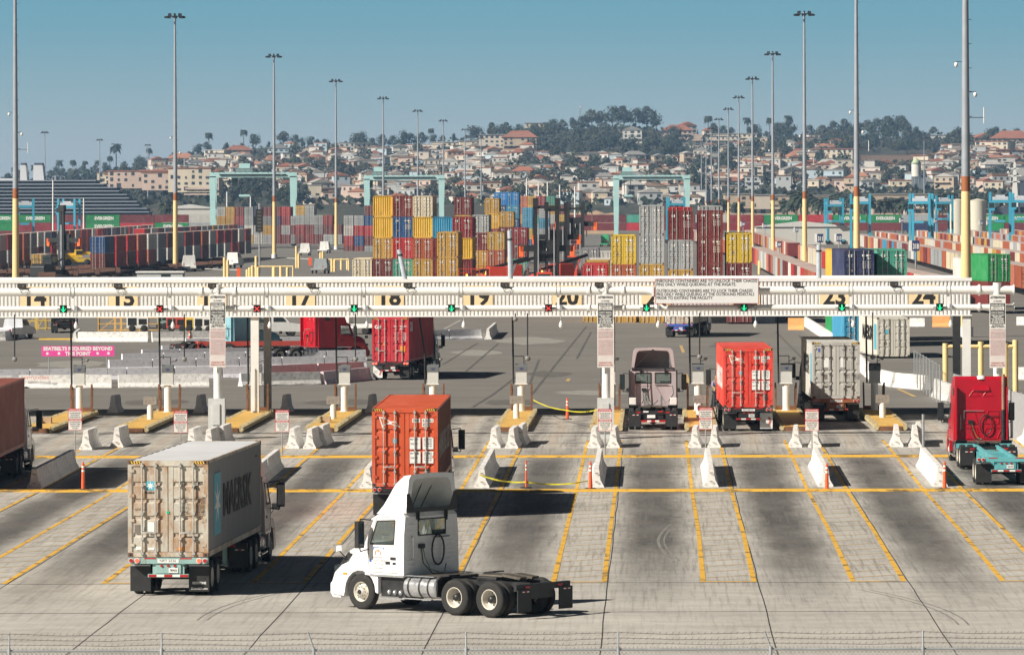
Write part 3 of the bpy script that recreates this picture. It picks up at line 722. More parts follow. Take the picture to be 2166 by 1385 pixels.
def ringq(outer, inner, y):
    n = len(outer); vs = [(x, y(x, z), z) for x, z in outer] + [(x, y(x, z), z) for x, z in inner]
    return vs, [(k, (k + 1) % n, n + (k + 1) % n, n + k) for k in range(n)]
def make_tractor(col, label, loc, rz, sleeper=False, fairing='open', two_win=False, hoses=True, group='truck tractors', tank=True, paint=None, inner=None, stack=False, hero=False, mirror_lit=False):
    """local x forward, x = 0 at the back wall of the cab; drive axles at -1.9 and -3.22, steer axle at +1.7"""
    P = paint or (cabwhite if col is None else cabp); c4 = col
    root = thing('truck_tractor', loc, rz, label, 'truck', group)
    X = 1.5 if sleeper else 0.0            # a sleeper pushes the cab forward
    f = MB()
    for s in (-1, 1): f.box(-4.15, X + 2.3, s * .43 - .05, s * .43 + .05, .72, 1.0, black)
    for x in (-4.15, -3.4, -2.56, -1.4, -.6): f.box(x, x + .1, -.38, .38, .74, .98, black)
    f.build('frame', root)
    MB().box(-4.25, -4.15, -1.2, 1.2, .8, .98, black).box(-4.2, -4.1, -.5, .5, .55, .8, black).build('rear_crossmember', root)
    for s in (-1, 1):
        MB().box(-4.275, -4.25, s * .72 - .1, s * .72 + .1, .86, .93, redl).build('tail_lamp', root)
        MB().box(-4.32, -4.29, min(s * .62, s * 1.22), max(s * .62, s * 1.22), .2, .84, flapm).box(-4.325, -4.3, s * .92 - .2, s * .92 + .1, .76, .79, textw).box(-4.328, -4.3, s * .92 - .1, s * .92 + .0, .755, .795, redl).build('mudflap', root)
        q = MB(); prof = [(-3.75 - .62 * math.cos(a), .52 + .62 * math.sin(a)) for a in (R(20), R(35), R(50), R(65), R(80))]
    MB().box(-3.05, -2.15, -.42, .42, 1.1, 1.16, grease).prism([(-3.75, 1.13), (-3.05, 1.2), (-3.05, 1.13), (-3.7, 1.06)], -.42, -.12, grease).prism([(-3.75, 1.13), (-3.05, 1.2), (-3.05, 1.13), (-3.7, 1.06)], .12, .42, grease).box(-2.9, -2.2, -.5, .5, 1.0, 1.1, black).build('fifth_wheel', root, bevel=.02)
    for x in (-1.9, -3.22):
        MB().cyl((x, -.8, .52), (x, .8, .52), .1, m=black).ball((x, 0, .52), .25, black).build('axle', root)
        for s in (-1, 1): add_wheel(root, 'dual', x, s * 1.07)
    for s in (-1, 1): add_wheel(root, 'steer', X + 1.7, s * 1.04)
    # quarter fender ahead of the drive wheels
    for s in (-1, 1):
        y0, y1 = sorted((s * .74, s * 1.22))
        MB().prism([(-1.28, .5), (-1.25, .5), (-1.25, 1.0), (-1.4, 1.13), (-1.75, 1.16), (-1.75, 1.12), (-1.43, 1.09), (-1.3, .98)], y0, y1, black).build('wheel_fender', root)
    # catwalk and tank, battery box, steps
    MB().box(-1.2, -.1, -.8, .8, 1.02, 1.06, grease).build('deck_plate', root)
    if tank:
        for s in (-1, 1):
            mm = alu if True else None; y = s * .92
            o = MB().cyl((-1.15, y, .74), (-.0, y, .74), .31, n=24, m=mm).cyl((-1.2, y, .74), (-1.15, y, .74), .27, .31, n=24, m=mm)
            o.build('fuel_tank', root)
            st = MB()
            for x in (-.95, -.62, -.2): st.cyl((x, y, .74), (x + .06, y, .74), .318, n=24, m=black)
            st.box(-1.1, 0, y + s * .3 - .05, y + s * .3 + .05, .4, .43, alu).box(-1.1, 0, y + s * .16 - .08, y + s * .16 + .08, 1.055, 1.075, alu); st.build('tank_step', root)
            bb = MB().box(.05, X + .98, y - s * .3 - .1, y + s * .0 + .16, .42, .98, black)
            for k in range(3): bb.ball((.22 + k * .22, y + s * .17, .55), .08, alu, 8)
            bb.box(.02, X + 1.0, s * 1.12 - .06, s * 1.12 + .06, .36, .40, alu).box(.02, X + 1.02, s * 1.16 - .05, s * 1.16 + .05, 1.0, 1.04, alu)
            bb.build('battery_box', root)
    # ---- cab shell with real window openings
    def wd(x, z): return 1.22 - max(0, z - 2.0) * .11
    Zt = 2.87
    outer = [(X, 1.03), (X + .8, 1.03), (X + 1.5, 1.03), (X + 1.5, 1.95), (X + 1.2, 2.66), (X + .95, 2.84), (X + .12, Zt), (X, 2.75)]
    a_, b_, c_, d2 = (X + .38, 1.95), (X + 1.28, 1.93), (X + 1.07, 2.6), (X + .38, 2.64)
    inner_ = [a_, ((a_[0] + b_[0]) / 2, 1.94), b_, (b_[0], b_[1] + .01), c_, ((c_[0] + d2[0]) / 2, 2.62), d2, (d2[0] - .005, 2.4)]
    mb = MB()
    for s in (-1, 1):
        vs, fs = ringq(outer, inner_, lambda x, z: s * wd(x, z)); mb.add(vs, fs, P)
    segs_ = [(0, 1), (1, 2), (2, 3), (4, 5), (5, 6), (6, 7)]
    for i, j in segs_:
        (x0, z0), (x1, z1) = outer[i], outer[j]
        mb.add([(x0, -wd(x0, z0), z0), (x0, wd(x0, z0), z0), (x1, wd(x1, z1), z1), (x1, -wd(x1, z1), z1)], [(0, 1, 2, 3)], P)
    # back wall with opening(s)
    if not sleeper:
        xs = 0.0; wins = [(-.62, .58)] if not two_win else [(-.88, -.1), (.1, .88)]
        z0w, z1w = (2.2, 2.66) if not two_win else (2.2, 2.72)
        ys = [-1.2] + [v for w_ in wins for v in w_] + [1.2]
        mb.add([(xs, -wd(0, 1), 1.03), (xs, wd(0, 1), 1.03), (xs, wd(0, z0w), z0w), (xs, -wd(0, z0w), z0w)], [(0, 1, 2, 3)], P)
        mb.add([(xs, -wd(0, z1w), z1w), (xs, wd(0, z1w), z1w), (xs, wd(0, 2.75), 2.75), (xs, -wd(0, 2.75), 2.75)], [(0, 1, 2, 3)], P)
        for k in range(0, len(ys), 2):
            ya, yb = ys[k], ys[k + 1]; ya = -wd(0, z0w) if k == 0 else ya; yb = wd(0, z0w) if k == len(ys) - 2 else yb
            mb.add([(xs, ya, z0w), (xs, yb, z0w), (xs, yb if abs(yb) < 1 else wd(0, z1w), z1w), (xs, ya if abs(ya) < 1 else -wd(0, z1w), z1w)], [(0, 1, 2, 3)], P)
        for z in (1.2, 1.33, 1.46, 1.59, 1.72, 1.85, 1.98, 2.11, 2.3, 2.5):      # pressed ribs in the back wall
            if two_win: break
            for ya, yb in ((.72, 1.05), (-1.05, -.72)) + (((-.5, -.1), (.0, .3)) if z < 2.1 else ()): mb.box(-.018, 0, ya, yb, z, z + .03, P)
    cabo = mb.build('cab', root, color=c4)
    MB().box(.3 + X, 1.2 + X, -1.1, 1.1, 1.1, 1.15, dark).box(X + .2, X + .75, .35, .9, 1.2, 1.75, dark).box(X + .15, X + .3, .35, .9, 1.75, 2.3, dark).box(X + .2, X + .75, -.9, -.35, 1.2, 1.75, dark).box(X + .15, X + .3, -.9, -.35, 1.75, 2.3, dark).box(X + 1.2, X + 1.48, -1.1, 1.1, 1.1, 1.9, dark).build('interior', root)
    ws = MB().add([(X + 1.5, -wd(0, 1.95), 1.95), (X + 1.5, wd(0, 1.95), 1.95), (X + 1.2, wd(0, 2.66), 2.66), (X + 1.2, -wd(0, 2.66), 2.66)], [(0, 1, 2, 3)], glass); ws.build('windshield', root)
    for s in (-1, 1):
        y = lambda x, z: s * (wd(x, z) - .012)
        MB().add([(x, y(x, z), z) for x, z in (a_, b_, c_, d2)], [(0, 1, 2, 3)], glass).build('side_window', root)
        fr = MB(); yy = lambda x, z: s * (wd(x, z) + .004)
        fr.tube([Vector((x, yy(x, z), z)) for x, z in (a_, b_, c_, d2, a_)], .018, 5, black).build('window_seal', root)
        dr = MB(); ln = [(X + .24, 1.12), (X + .24, 2.72), (X + 1.08, 2.72), (X + 1.36, 1.95), (X + 1.36, 1.35), (X + 1.2, 1.12), (X + .24, 1.12)]
        dr.tube([Vector((x, s * (wd(x, z) + .001), z)) for x, z in ln], .008, 4, M('panel_gap', (.05, .05, .05), .7)).box(X + .3, X + .5, s * 1.22 - .02, s * 1.22 + .02, 1.5, 1.58, black)
        dr.build('door', root)
        MB().box(X + .0, X + 1.3, s * 1.2 - .04, s * 1.2 + .03, 1.0, 1.06, alu).build('side_skirt', root)
        # mirrors
        m_o = MB().tube([Vector((X + 1.3, s * 1.17, 2.62)), Vector((X + 1.42, s * 1.5, 2.66)), Vector((X + 1.42, s * 1.56, 2.5))], .02, 6, black).tube([Vector((X + 1.35, s * 1.2, 1.78)), Vector((X + 1.42, s * 1.5, 1.72)), Vector((X + 1.42, s * 1.56, 1.9))], .02, 6, black)
        m_o.box(X + 1.33, X + 1.48, s * 1.56 - .13, s * 1.56 + .13, 1.82, 2.6, black).box(X + 1.322, X + 1.33, s * 1.56 - .1, s * 1.56 + .1, 1.88, 2.54, darkglass if not mirror_lit else chrome)
        m_o.build('mirror', root, bevel=.025)
    if not sleeper:
        for ya, yb in wins:
            MB().box(.012, .016, ya, yb, z0w, z1w, glass).build('rear_window', root)
            MB().tube([Vector((-.004, yy_, zz_)) for yy_, zz_ in ((ya, z0w), (yb, z0w), (yb, z1w), (ya, z1w), (ya, z0w))], .022, 5, black).build('window_seal', root)
    # ---- hood, fenders, bumper
    hw = [(X + 1.5, 1.06, 1.0, 1.97), (X + 1.8, 1.04, 1.0, 1.92), (X + 2.2, 1.0, 1.0, 1.84), (X + 2.5, .95, .9, 1.74), (X + 2.68, .9, .8, 1.6), (X + 2.78, .82, .7, 1.38), (X + 2.81, .74, .7, 1.1)]
    vs = []; fs = []
    for x, h_, z0, z1 in hw:
        for k in range(9):
            a = math.pi * k / 8; yy_ = math.copysign(abs(math.cos(a)) ** .45, math.cos(a)) * h_; zz_ = z0 + (z1 - z0) * (math.sin(a) ** .35 if 0 < k < 8 else 0)
            vs.append((x, yy_, zz_))
    for i in range(len(hw) - 1):
        for k in range(8): fs.append((i * 9 + k, i * 9 + k + 1, (i + 1) * 9 + k + 1, (i + 1) * 9 + k))
    hd = MB().add(vs, fs, P, True); hd.add([vs[-9 + k] for k in range(9)], [tuple(range(9))], black); hd.build('hood', root, color=c4)
    for s in (-1, 1):
        arch = [(X + 1.7 + .62 * math.cos(a), .52 + .62 * math.sin(a)) for a in [R(205 - 25 * k * .95) for k in range(0, 9)]]
        prof = [(X + 1.04, .44), (X + 1.02, .92), (X + 1.12, 1.2), (X + 1.4, 1.36), (X + 2.0, 1.4), (X + 2.4, 1.28), (X + 2.66, 1.08), (X + 2.78, .8), (X + 2.82, .45), (X + 2.3, .4)] + arch[::-1]
        prof = [(X + 1.0, .5), (X + 1.0, .95), (X + 1.12, 1.2), (X + 1.4, 1.37), (X + 2.0, 1.4), (X + 2.4, 1.28), (X + 2.68, 1.05), (X + 2.8, .75), (X + 2.8, .42), (X + 2.34, .38)] + [(X + 1.7 + .6 * math.cos(R(a)), .53 + .62 * math.sin(R(a))) for a in range(0, 181, 20)]
        y0, y1 = sorted((s * .62, s * 1.21)); fe = MB(); n_ = len(prof)
        fe.add([(x, y0, z) for x, z in prof] + [(x, y1, z) for x, z in prof], [(k, (k + 1) % n_, n_ + (k + 1) % n_, n_ + k) for k in range(n_)], P)
        yo = s * 1.21; m0 = 10
        # outer face as a band between the outline and the arch
        outl = [(X + 1.0, .5), (X + 1.0, .95), (X + 1.12, 1.2), (X + 1.4, 1.37), (X + 1.75, 1.4), (X + 2.1, 1.39), (X + 2.4, 1.28), (X + 2.68, 1.05), (X + 2.8, .75), (X + 2.34, .38)]
        arc = [(X + 1.7 + .6 * math.cos(R(a)), .53 + .62 * math.sin(R(a))) for a in range(180, -1, -20)]
        fe.add([(x, yo, z) for x, z in outl] + [(x, yo, z) for x, z in arc], [(k, k + 1, 11 + k, 10 + k) for k in range(9)], P)
        fe.add([(X + 2.8, yo, .75), (X + 2.8, yo, .42), (X + 2.34, yo, .38)], [(0, 1, 2)], P)
        fe.build('front_fender', root, color=c4)
        MB().box(X + 2.5, X + 2.78, min(s * .7, s * 1.15), max(s * .7, s * 1.15), 1.08, 1.26, darkglass).build('headlight', root, bevel=.04)
        MB().box(X + 2.2, X + 2.36, s * 1.215 - .008, s * 1.215 + .012, 1.0, 1.06, amber).build('marker_lamp', root)
        MB().bar((X + 2.35, s * 1.0, 1.4), (X + 2.55, s * 1.22, 1.72), .03, .03, black).box(X + 2.5, X + 2.62, s * 1.24 - .13, s * 1.24 + .13, 1.66, 1.86, black if not hero else chrome).build('hood_mirror', root, bevel=.03)
        if hero: MB().prism([(X + 2.2, 1.6), (X + 2.66, 1.16), (X + 2.7, 1.25), (X + 2.36, 1.62)], s * .99 - .02, s * .99 + .02, black).build('air_inlet', root)
    MB().prism([(X + 2.5, .32), (X + 2.8, .32), (X + 2.9, .45), (X + 2.9, .72), (X + 2.8, .8), (X + 2.5, .8)], -1.16, 1.16, P).build('front_bumper', root, color=c4, bevel=.05)
    MB().box(X + 2.795, X + 2.81, -.55, .55, .85, 1.35, black).build('grille', root)
    MB().prism([(X + 1.1, 2.74), (X + 1.42, 2.6), (X + 1.44, 2.64), (X + 1.05, 2.84)], -1.0, 1.0, P).build('sun_visor', root, color=c4)
    # ---- roof fairing / sleeper box
    if sleeper:
        zS = 3.85; o = MB()
        prof = [(X + .0, 1.03), (X, 3.05), (X + .95, 2.84), (X + .7, 3.35), (X + .2, 3.7), (X - .5, 3.84), (.08, zS), (0, 3.75), (0, 1.03)]
        prof = [(0, 1.0), (X, 1.0), (X, 2.6), (X + .9, 2.86), (X + .78, 3.25), (X + .35, 3.62), (X - .4, 3.82), (.1, zS), (0, 3.76)]
        o.prism(prof, 0, 0, P, w=lambda x, z: 1.225 - max(0, z - 2.0) * .055); o.build('sleeper_box', root, color=c4, bevel=.06, seg=3)
        r = MB()
        for s in (-1, 1):
            for tri in ([(.08, 3.0), (.3, 3.28), (.52, 3.0)], [(.1, 1.15), (.2, 1.6), (.9, 1.6), (.7, 1.15)], [(.15, 1.8), (.3, 2.35), (.75, 2.35), (.75, 1.8)]):
                r.tube([Vector((-.004, s * a, b)) for a, b in tri + [tri[0]]], .022, 5, P)
        r.build('pressed_ribs', root, color=c4)
        MB().tube([Vector((-.05, .75, 2.35)), Vector((-.05, -.1, 2.35))], .015, 5, steel).tube([Vector((-.05, .75, 2.35)), Vector((-.05, .75, 2.0))], .012, 5, steel).build('grab_rail', root)
        MB().lathe([(.22, 0), (.2, .1), (.1, .16), (0, .17)], (.15, 0, zS - .12), white, 14, 'z').build('roof_antenna', root)
        MB().prism([(-.01, 3.45), (-.06, 3.3), (-.06, 3.22), (0, 3.22)], -.35, .35, P).build('lamp_hood', root, color=c4)
        for s in (-1, 1): MB().box(.5, .95, s * 1.205 - .005, s * 1.205 + .005, 3.0, 3.35, darkglass).build('sleeper_window', root)
        for s in (-1, 1): MB().box(-.25, 0, s * 1.1 - .03, s * 1.1 + .03, 1.1, 3.4, P).build('side_extender', root, color=c4)
    elif fairing:
        st_ = [(-.02, 2.86, 3.98), (.25, 2.86, 3.94), (.55, 2.86, 3.72), (.75, 2.86, 3.4), (.95, 2.84, 3.1), (1.15, 2.8, 2.86)]
        def ring(x, z0, z1, inn=0.0):
            h0 = 1.1 - inn; h1 = 1.0 - inn * 1.3; zt2 = z1 - inn; pts = [(x, -h0, z0), (x, -(h0 + h1) / 2, z0 + (zt2 - z0) * .5), (x, -h1, z0 + (zt2 - z0) * .86), (x, -h1 + .1, zt2 - .02), (x, -h1 * .5, zt2 + .0), (x, 0, zt2 + .015), (x, h1 * .5, zt2), (x, h1 - .1, zt2 - .02), (x, h1, z0 + (zt2 - z0) * .86), (x, (h0 + h1) / 2, z0 + (zt2 - z0) * .5), (x, h0, z0)]
            return pts
        vs = []; fs = []
        for x, z0, z1 in st_: vs += ring(x, z0, z1)
        K = 11
        for i in range(len(st_) - 1):
            for k in range(K - 1): fs.append((i * K + k, i * K + k + 1, (i + 1) * K + k + 1, (i + 1) * K + k))
        fa = MB().add(vs, fs, P, True)
        # rear rim and inner liner
        A = ring(-.02, 2.86, 3.98); B = ring(-.02, 2.95, 3.98, .14); ve = A + B
        fa.add(ve, [(k, k + 1, K + k + 1, K + k) for k in range(K - 1)], P)
        IN = inner or M('fairing_liner_grey', (.62, .63, .61), .6)
        vi = B + ring(.3, 2.95, 3.9, .18) + ring(.75, 2.92, 3.38, .25)
        fa.add(vi, [(i * K + k, i * K + k + 1, (i + 1) * K + k + 1, (i + 1) * K + k) for i in range(2) for k in range(K - 1)], IN, True)
        fa.add([vi[2 * K + k] for k in range(K)], [tuple(range(K))], IN)
        fa.add([(-.02, -1.1, 2.86), (-.02, 1.1, 2.86), (.75, .9, 2.9), (.75, -.9, 2.9)], [(0, 1, 2, 3)], IN)
        fa.build('roof_fairing', root, color=c4)
        tr_ = MB()
        if hero:
            for s in (-1, 1): tr_.add([(-.03, s * 1.11, 3.42), (-.03, s * .97, 3.42), (-.03, s * .78, 3.0), (-.03, s * 1.12, 2.9)], [(0, 1, 2, 3)], black)
            tr_.box(-.04, -.02, -1.12, 1.12, 2.88, 3.0, black)
            for yv in (-.5, .0, .5): tr_.bar((.74, yv * .8, 2.95), (.3, yv, 3.78), .02, .02, black)
        else:
            tr_.bar((-.03, 0, 3.9), (-.03, -.95, 2.98), .03, .03, black).bar((-.03, 0, 3.9), (-.03, .95, 2.98), .03, .03, black).box(-.05, -.02, -1.08, 1.08, 2.9, 2.98, black)
        tr_.build('fairing_brace', root)
        for s in (-1, 1): MB().box(-.06, .0, s * .62 - .05, s * .62 + .05, 2.66, 2.9, black).box(-.075, -.05, s * .62 - .02, s * .62 + .02, 2.6, 2.88, dark).build('fairing_bracket', root)
    if two_win:
        for s in (-1, 1): X_ = MB().tube([Vector((-.006, s * .08, 2.15)), Vector((-.006, s * .6, 1.2))], .02, 5, P).tube([Vector((-.006, s * y_, z_)) for y_, z_ in ((.2, 2.08), (.95, 2.08), (1.0, 1.7), (.75, 1.3))], .02, 5, P); X_.build('pressed_rib', root, color=c4)
        for s in (-1, 1):
            MB().box(-.35, .02, s * 1.19 - .035, s * 1.19 + .035, 1.05, 2.86, black).build('side_extender', root)
            MB().box(-1.0, -.6, s * 1.02 - .17, s * 1.02 + .17, 1.15, 1.5, white).build('chrome_box', root, bevel=.03)
            MB().bar((-1.3, s * .42, 1.05), (-.4, s * .42, 1.55), .1, .08, alu).build('ramp_rail', root)
            MB().box(-4.29, -4.275, s * .36 - .13, s * .36 + .13, .9, .97, redl if s < 0 else textw).build('reflector_tape', root)
        MB().box(-4.3, -4.24, -.62, .62, .42, .52, redl).box(-4.305, -4.3, -.3, -.1, .43, .51, textw).box(-4.305, -4.3, .1, .3, .43, .51, textw).build('under_ride_bumper', root)
        MB().box(-4.3, -4.255, -.1, .3, .62, .78, textw).build('licence_plate', root)
    if hoses:
        h = MB(); pts = [Vector((-.09, -.2 + .27 * math.cos(a), 1.75 + .44 * math.sin(a))) for a in [x * .42 for x in range(16)]]
        h.tube(pts if not two_win else [Vector((-.1, .3, 2.8)), Vector((-.12, .28, 2.1)), Vector((-.1, .2, 1.3))], .026, 6, black); h.build('air_hose', root)
        h = MB().tube([Vector((-.05, .42, 1.85)), Vector((-.07, .36, 1.55)), Vector((-.14, .2, 1.2)), Vector((-.3, .0, 1.12))], .014, 5, M('green_hose', (.02, .2, .06), .5)); h.build('air_hose', root)
        h = MB().tube([Vector((-.05, .5, 1.85)), Vector((-.12, .5, 1.4)), Vector((-.3, .3, 1.1)), Vector((-.5, .0, 1.12)), Vector((-.35, -.25, 1.35))], .018, 5, black); h.build('air_hose', root)
        MB().box(-.08, 0, .36, .58, 1.82, 1.95, black).build('hose_socket', root)
        MB().tube([Vector((-.02, .9, 1.5)), Vector((-.09, .9, 1.55)), Vector((-.09, .9, 2.15)), Vector((-.02, .9, 2.2))], .016, 6, alu).build('grab_handle', root)
        MB().bar((-.05, -.1, 2.12), (-.05, -.75, 2.12), .025, .025, black).build('hose_bracket', root)
    if stack: MB().cyl((-.12, -.95, 1.0), (-.12, -.95, 3.95), .075, n=14, m=M('weathered_exhaust', (.35, .24, .17), .5, .4, var=.2)).cyl((-.12, -.95, 1.0), (-.12, -.95, 2.4), .1, n=14, m=black).build('exhaust_stack', root)
    return root

# ================================================================== PEOPLE
skin = M('skin', (.36, .2, .13), .6, var=.05)
def limbs(name, parent, verts, edges, mat, root_i=0, color=None):
    me = bpy.data.meshes.new(name); me.from_pydata([v[:3] for v in verts], edges, []); me.materials.append(mat)
    o = bpy.data.objects.new(name, me); COL.objects.link(o); 
    if parent: o.parent = parent
    sk_ = o.modifiers.new('skin', 'SKIN'); sk_.use_smooth_shade = True
    for i, v in enumerate(verts): me.skin_vertices[0].data[i].radius = (v[3], v[3] if len(v) < 5 else v[4])
    me.skin_vertices[0].data[root_i].use_root = True
    ss = o.modifiers.new('subsurf', 'SUBSURF'); ss.levels = 1; ss.render_levels = 1
    return o
def person(loc, rz, label, shirt, vest=None, seated=False, arm=None):
    root = thing('person', loc, rz, label, 'person')
    if seated: hip = (0, 0, 0); kn = .42; 
    L_ = []
    zb = 0 if seated else .92
    V = [(0, 0, zb, .14, .1), (0, 0, zb + .25, .15, .1), (0, 0, zb + .47, .17, .1), (0, 0, zb + .56, .06), (.02, 0, zb + .66, .075), (.02, 0, zb + .76, .085), (.01, 0, zb + .83, .05)]
    E = [(0, 1), (1, 2), (2, 3), (3, 4), (4, 5), (5, 6)]
    for s in (-1, 1):
        i = len(V); V += [(0, s * .2, zb + .46, .06), (.06 if not arm else .1, s * .28, zb + .2, .045), (.28, s * .26, zb + .16 if seated or arm else zb + .02, .035), (.36, s * .25, zb + .17 if seated or arm else zb - .06, .03)]
        E += [(2, i), (i, i + 1), (i + 1, i + 2), (i + 2, i + 3)]
        for fk, (fx, fy) in enumerate(((.09, -.03), (.1, -.01), (.095, .01), (.08, .03), (.04, -.055))):
            j = len(V); V += [(.36 + fx * .6, s * .25 + fy, V[i + 3][2] - .01, .011), (.36 + fx, s * .25 + fy * 1.1, V[i + 3][2] - .04, .009)]; E += [(i + 3, j), (j, j + 1)]
        i = len(V)
        if seated: V += [(.1, s * .1, zb - .02, .085), (.45, s * .13, zb + .02, .065), (.5, s * .13, zb - .4, .045), (.62, s * .13, zb - .43, .035)]
        else: V += [(0, s * .1, zb - .08, .085), (.02, s * .11, zb - .45, .06), (-.01, s * .11, zb - .85, .045), (.14, s * .12, zb - .89, .035)]
        E += [(0, i), (i, i + 1), (i + 1, i + 2), (i + 2, i + 3)]
    limbs('body', root, V, E, skin)
    S = [(v[0], v[1], v[2], v[3] + .018, (v[4] if len(v) > 4 else v[3]) + .018) for v in V[:3]]; SE = [(0, 1), (1, 2)]
    for s, i in ((-1, 7), (1, 7 + 18)):
        b_ = V[i]; c_ = V[i + 1]; j = len(S); S += [(b_[0], b_[1], b_[2], .075), (c_[0], c_[1], c_[2], .062)]; SE += [(2, j), (j, j + 1)]
    limbs('shirt', root, S, SE, shirt)
    if vest: limbs('safety_vest', root, [(v[0], v[1], v[2] - .01, v[3] + .035, v[4] + .035) for v in V[:3]], [(0, 1), (1, 2)], vest)
    T = [(0, 0, zb, .155, .115)]; TE = []
    for s, i in ((-1, 7 + 14), (1, 7 + 18 + 14)):
        j = len(T); T += [(V[i + k][0], V[i + k][1], V[i + k][2], V[i + k][3] + .018) for k in range(3)]; TE += [(0, j), (j, j + 1), (j + 1, j + 2)]
    limbs('trousers', root, T, TE, M('dark_trousers', (.03, .035, .05), .8))
    limbs('cap', root, [(.01, 0, zb + .8, .092), (.0, 0, zb + .87, .07)], [(0, 1)], textk)
    f = MB().ball((.1, 0, zb + .74), .018, skin, 6)
    for s in (-1, 1): f.ball((.095, s * .035, zb + .77), .011, textk, 6)
    f.box(.098, .104, -.025, .025, zb + .69, zb + .697, M('lips', (.3, .1, .08), .6))
    f.build('face', root)
    return root
# ================================================================== THE TRUCKS
XF = 12.192
def rig(u, D, col, clabel, mk, chcol, chlabel, tcol, tlabel, flaps=('b', 'b'), lit=False, rot=0.0, plate_txt=None, mat=None, tractor=True, pos=None, **kw):
    p = pos or lane(u, D); rz = LANE + rot
    c = make_container(2.896, XF, mat, grooves=kw.pop('grooves', 4), roofm=kw.pop('roofm', None), sidem=kw.pop('sidem', None)); c.location = (p.x, p.y, p.z + 1.2); c.rotation_euler = (0, 0, rz); c['label'] = clabel; c['category'] = 'container'; c['group'] = 'containers on lorries'
    for o in KIDS[c.name]:
        o.color = (*col, 1)
        for q in KIDS.get(o.name, []): q.color = (*col, 1)
    if mk: decal(c, mk)
    slope = -(gz(p.y + 10) - gz(p.y)) / 10
    c.rotation_euler = (0, slope, rz)
    ch = make_chassis(chcol, chlabel, p, rz, flaps, lit, plate_txt=plate_txt); ch.rotation_euler = (0, slope, rz)
    if tractor:
        q = p + Vector((math.cos(rz), math.sin(rz), 0)) * (XF + .95); q.z = gz(q.y)
        make_tractor(tcol, tlabel, q, rz, **kw)
    return c
# --- the old grey container at the front left
blue_l = M('logo_blue', (.10, .42, .54), .6, var=.05)
def star(mb, c, ux, uy, r, m, n=7, inner=.42):
    c = Vector(c); ux = Vector(ux); uy = Vector(uy); vs = [c]
    for k in range(2 * n): a = math.pi * k / n + math.pi / 2; rr = r if k % 2 == 0 else r * inner; vs.append(c + ux * rr * math.cos(a) + uy * rr * math.sin(a))
    mb.add(vs, [(0, 1 + k, 1 + (k + 1) % (2 * n)) for k in range(2 * n)], m)
def mk_grey(mb):
    mb.box(-.012, 0.028, .62 - .13, .62 + .13 - .0, 2.0, 2.26, blue_l) if False else mb.box(.02, .027, .40, .67, 2.0, 2.27, blue_l)
    star(mb, (.018, .535, 2.135), (0, -1, 0), (0, 0, 1), .12, textw)
    mb.text("MAERSK", (.018, .535, 1.9), (0, -1, 0), (0, 0, 1), .06, textk, width=.36, bold=.02, center=True)
    mb.text("MRSU", (.018, -.34, 2.17), (0, -1, 0), (0, 0, 1), .1, textk, width=.23, bold=.01).text("313 469", (.018, -.72, 2.17), (0, -1, 0), (0, 0, 1), .1, textk, width=.33, bold=.01).text("5", (.018, -1.08, 2.17), (0, -1, 0), (0, 0, 1), .1, textk, bold=.01).text("45G1", (.018, -.72, 2.03), (0, -1, 0), (0, 0, 1), .1, textk, width=.2, bold=.01)
    weights(mb, textk, -.33, 1.74, 4, .14)
    mb.text("maerskline.com", (.018, 1.02, 1.4), (0, -1, 0), (0, 0, 1), .06, textk, width=.38)
    mb.box(.01, .027, .86, 1.02, .72, .96, M('sticker_grey', (.2, .17, .15), .6)).box(.01, .027, .42, .6, .7, 1.04, textw).box(.01, .027, .82, .98, .2, .3, textw).box(.01, .027, .42, .6, .2, .27, textw).box(.01, .027, -.48, -.3, .2, .28, amber)
    mb.cyl((.01, .76, .84), (.027, .76, .84), .06, n=12, m=textw).box(-.0, .012, -.04, .04, 1.3, 1.37, M('green_tag', (.0, .5, .25), .5))
    # right-hand side: star panel and the name, seen very obliquely
    Y = -1.2245
    mb.box(1.3, 2.75, Y, Y + .012, .55, 2.42, blue_l); star(mb, (2.0, Y - .004, 1.5), (1, 0, 0), (0, 0, 1), .66, textw, 7, .35)
    mb.text("MAERSK", (3.3, Y - .002, 1.05), (1, 0, 0), (0, 0, 1), .95, textk, width=6.6, bold=.035)
    mb.box(XF - 1.5, XF - 1.0, Y, Y + .003, 2.45, 2.5, textk)
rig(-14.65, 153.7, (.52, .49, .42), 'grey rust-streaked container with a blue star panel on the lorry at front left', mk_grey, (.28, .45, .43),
    'pale green rusty chassis under the grey star-marked container', (.5, .42, .42), 'pale tractor pulling the grey container, its red side and mirror showing', flaps=('b', 'k'), lit=True, rot=-R(3.1), plate_txt='NRT 2236', mat=contr, mirror_lit=True, roofm=whiteroof, sidem=M('grey_ribbed_side', (.27, .27, .27), .6, var=.06, scale=2, dirt=.05))
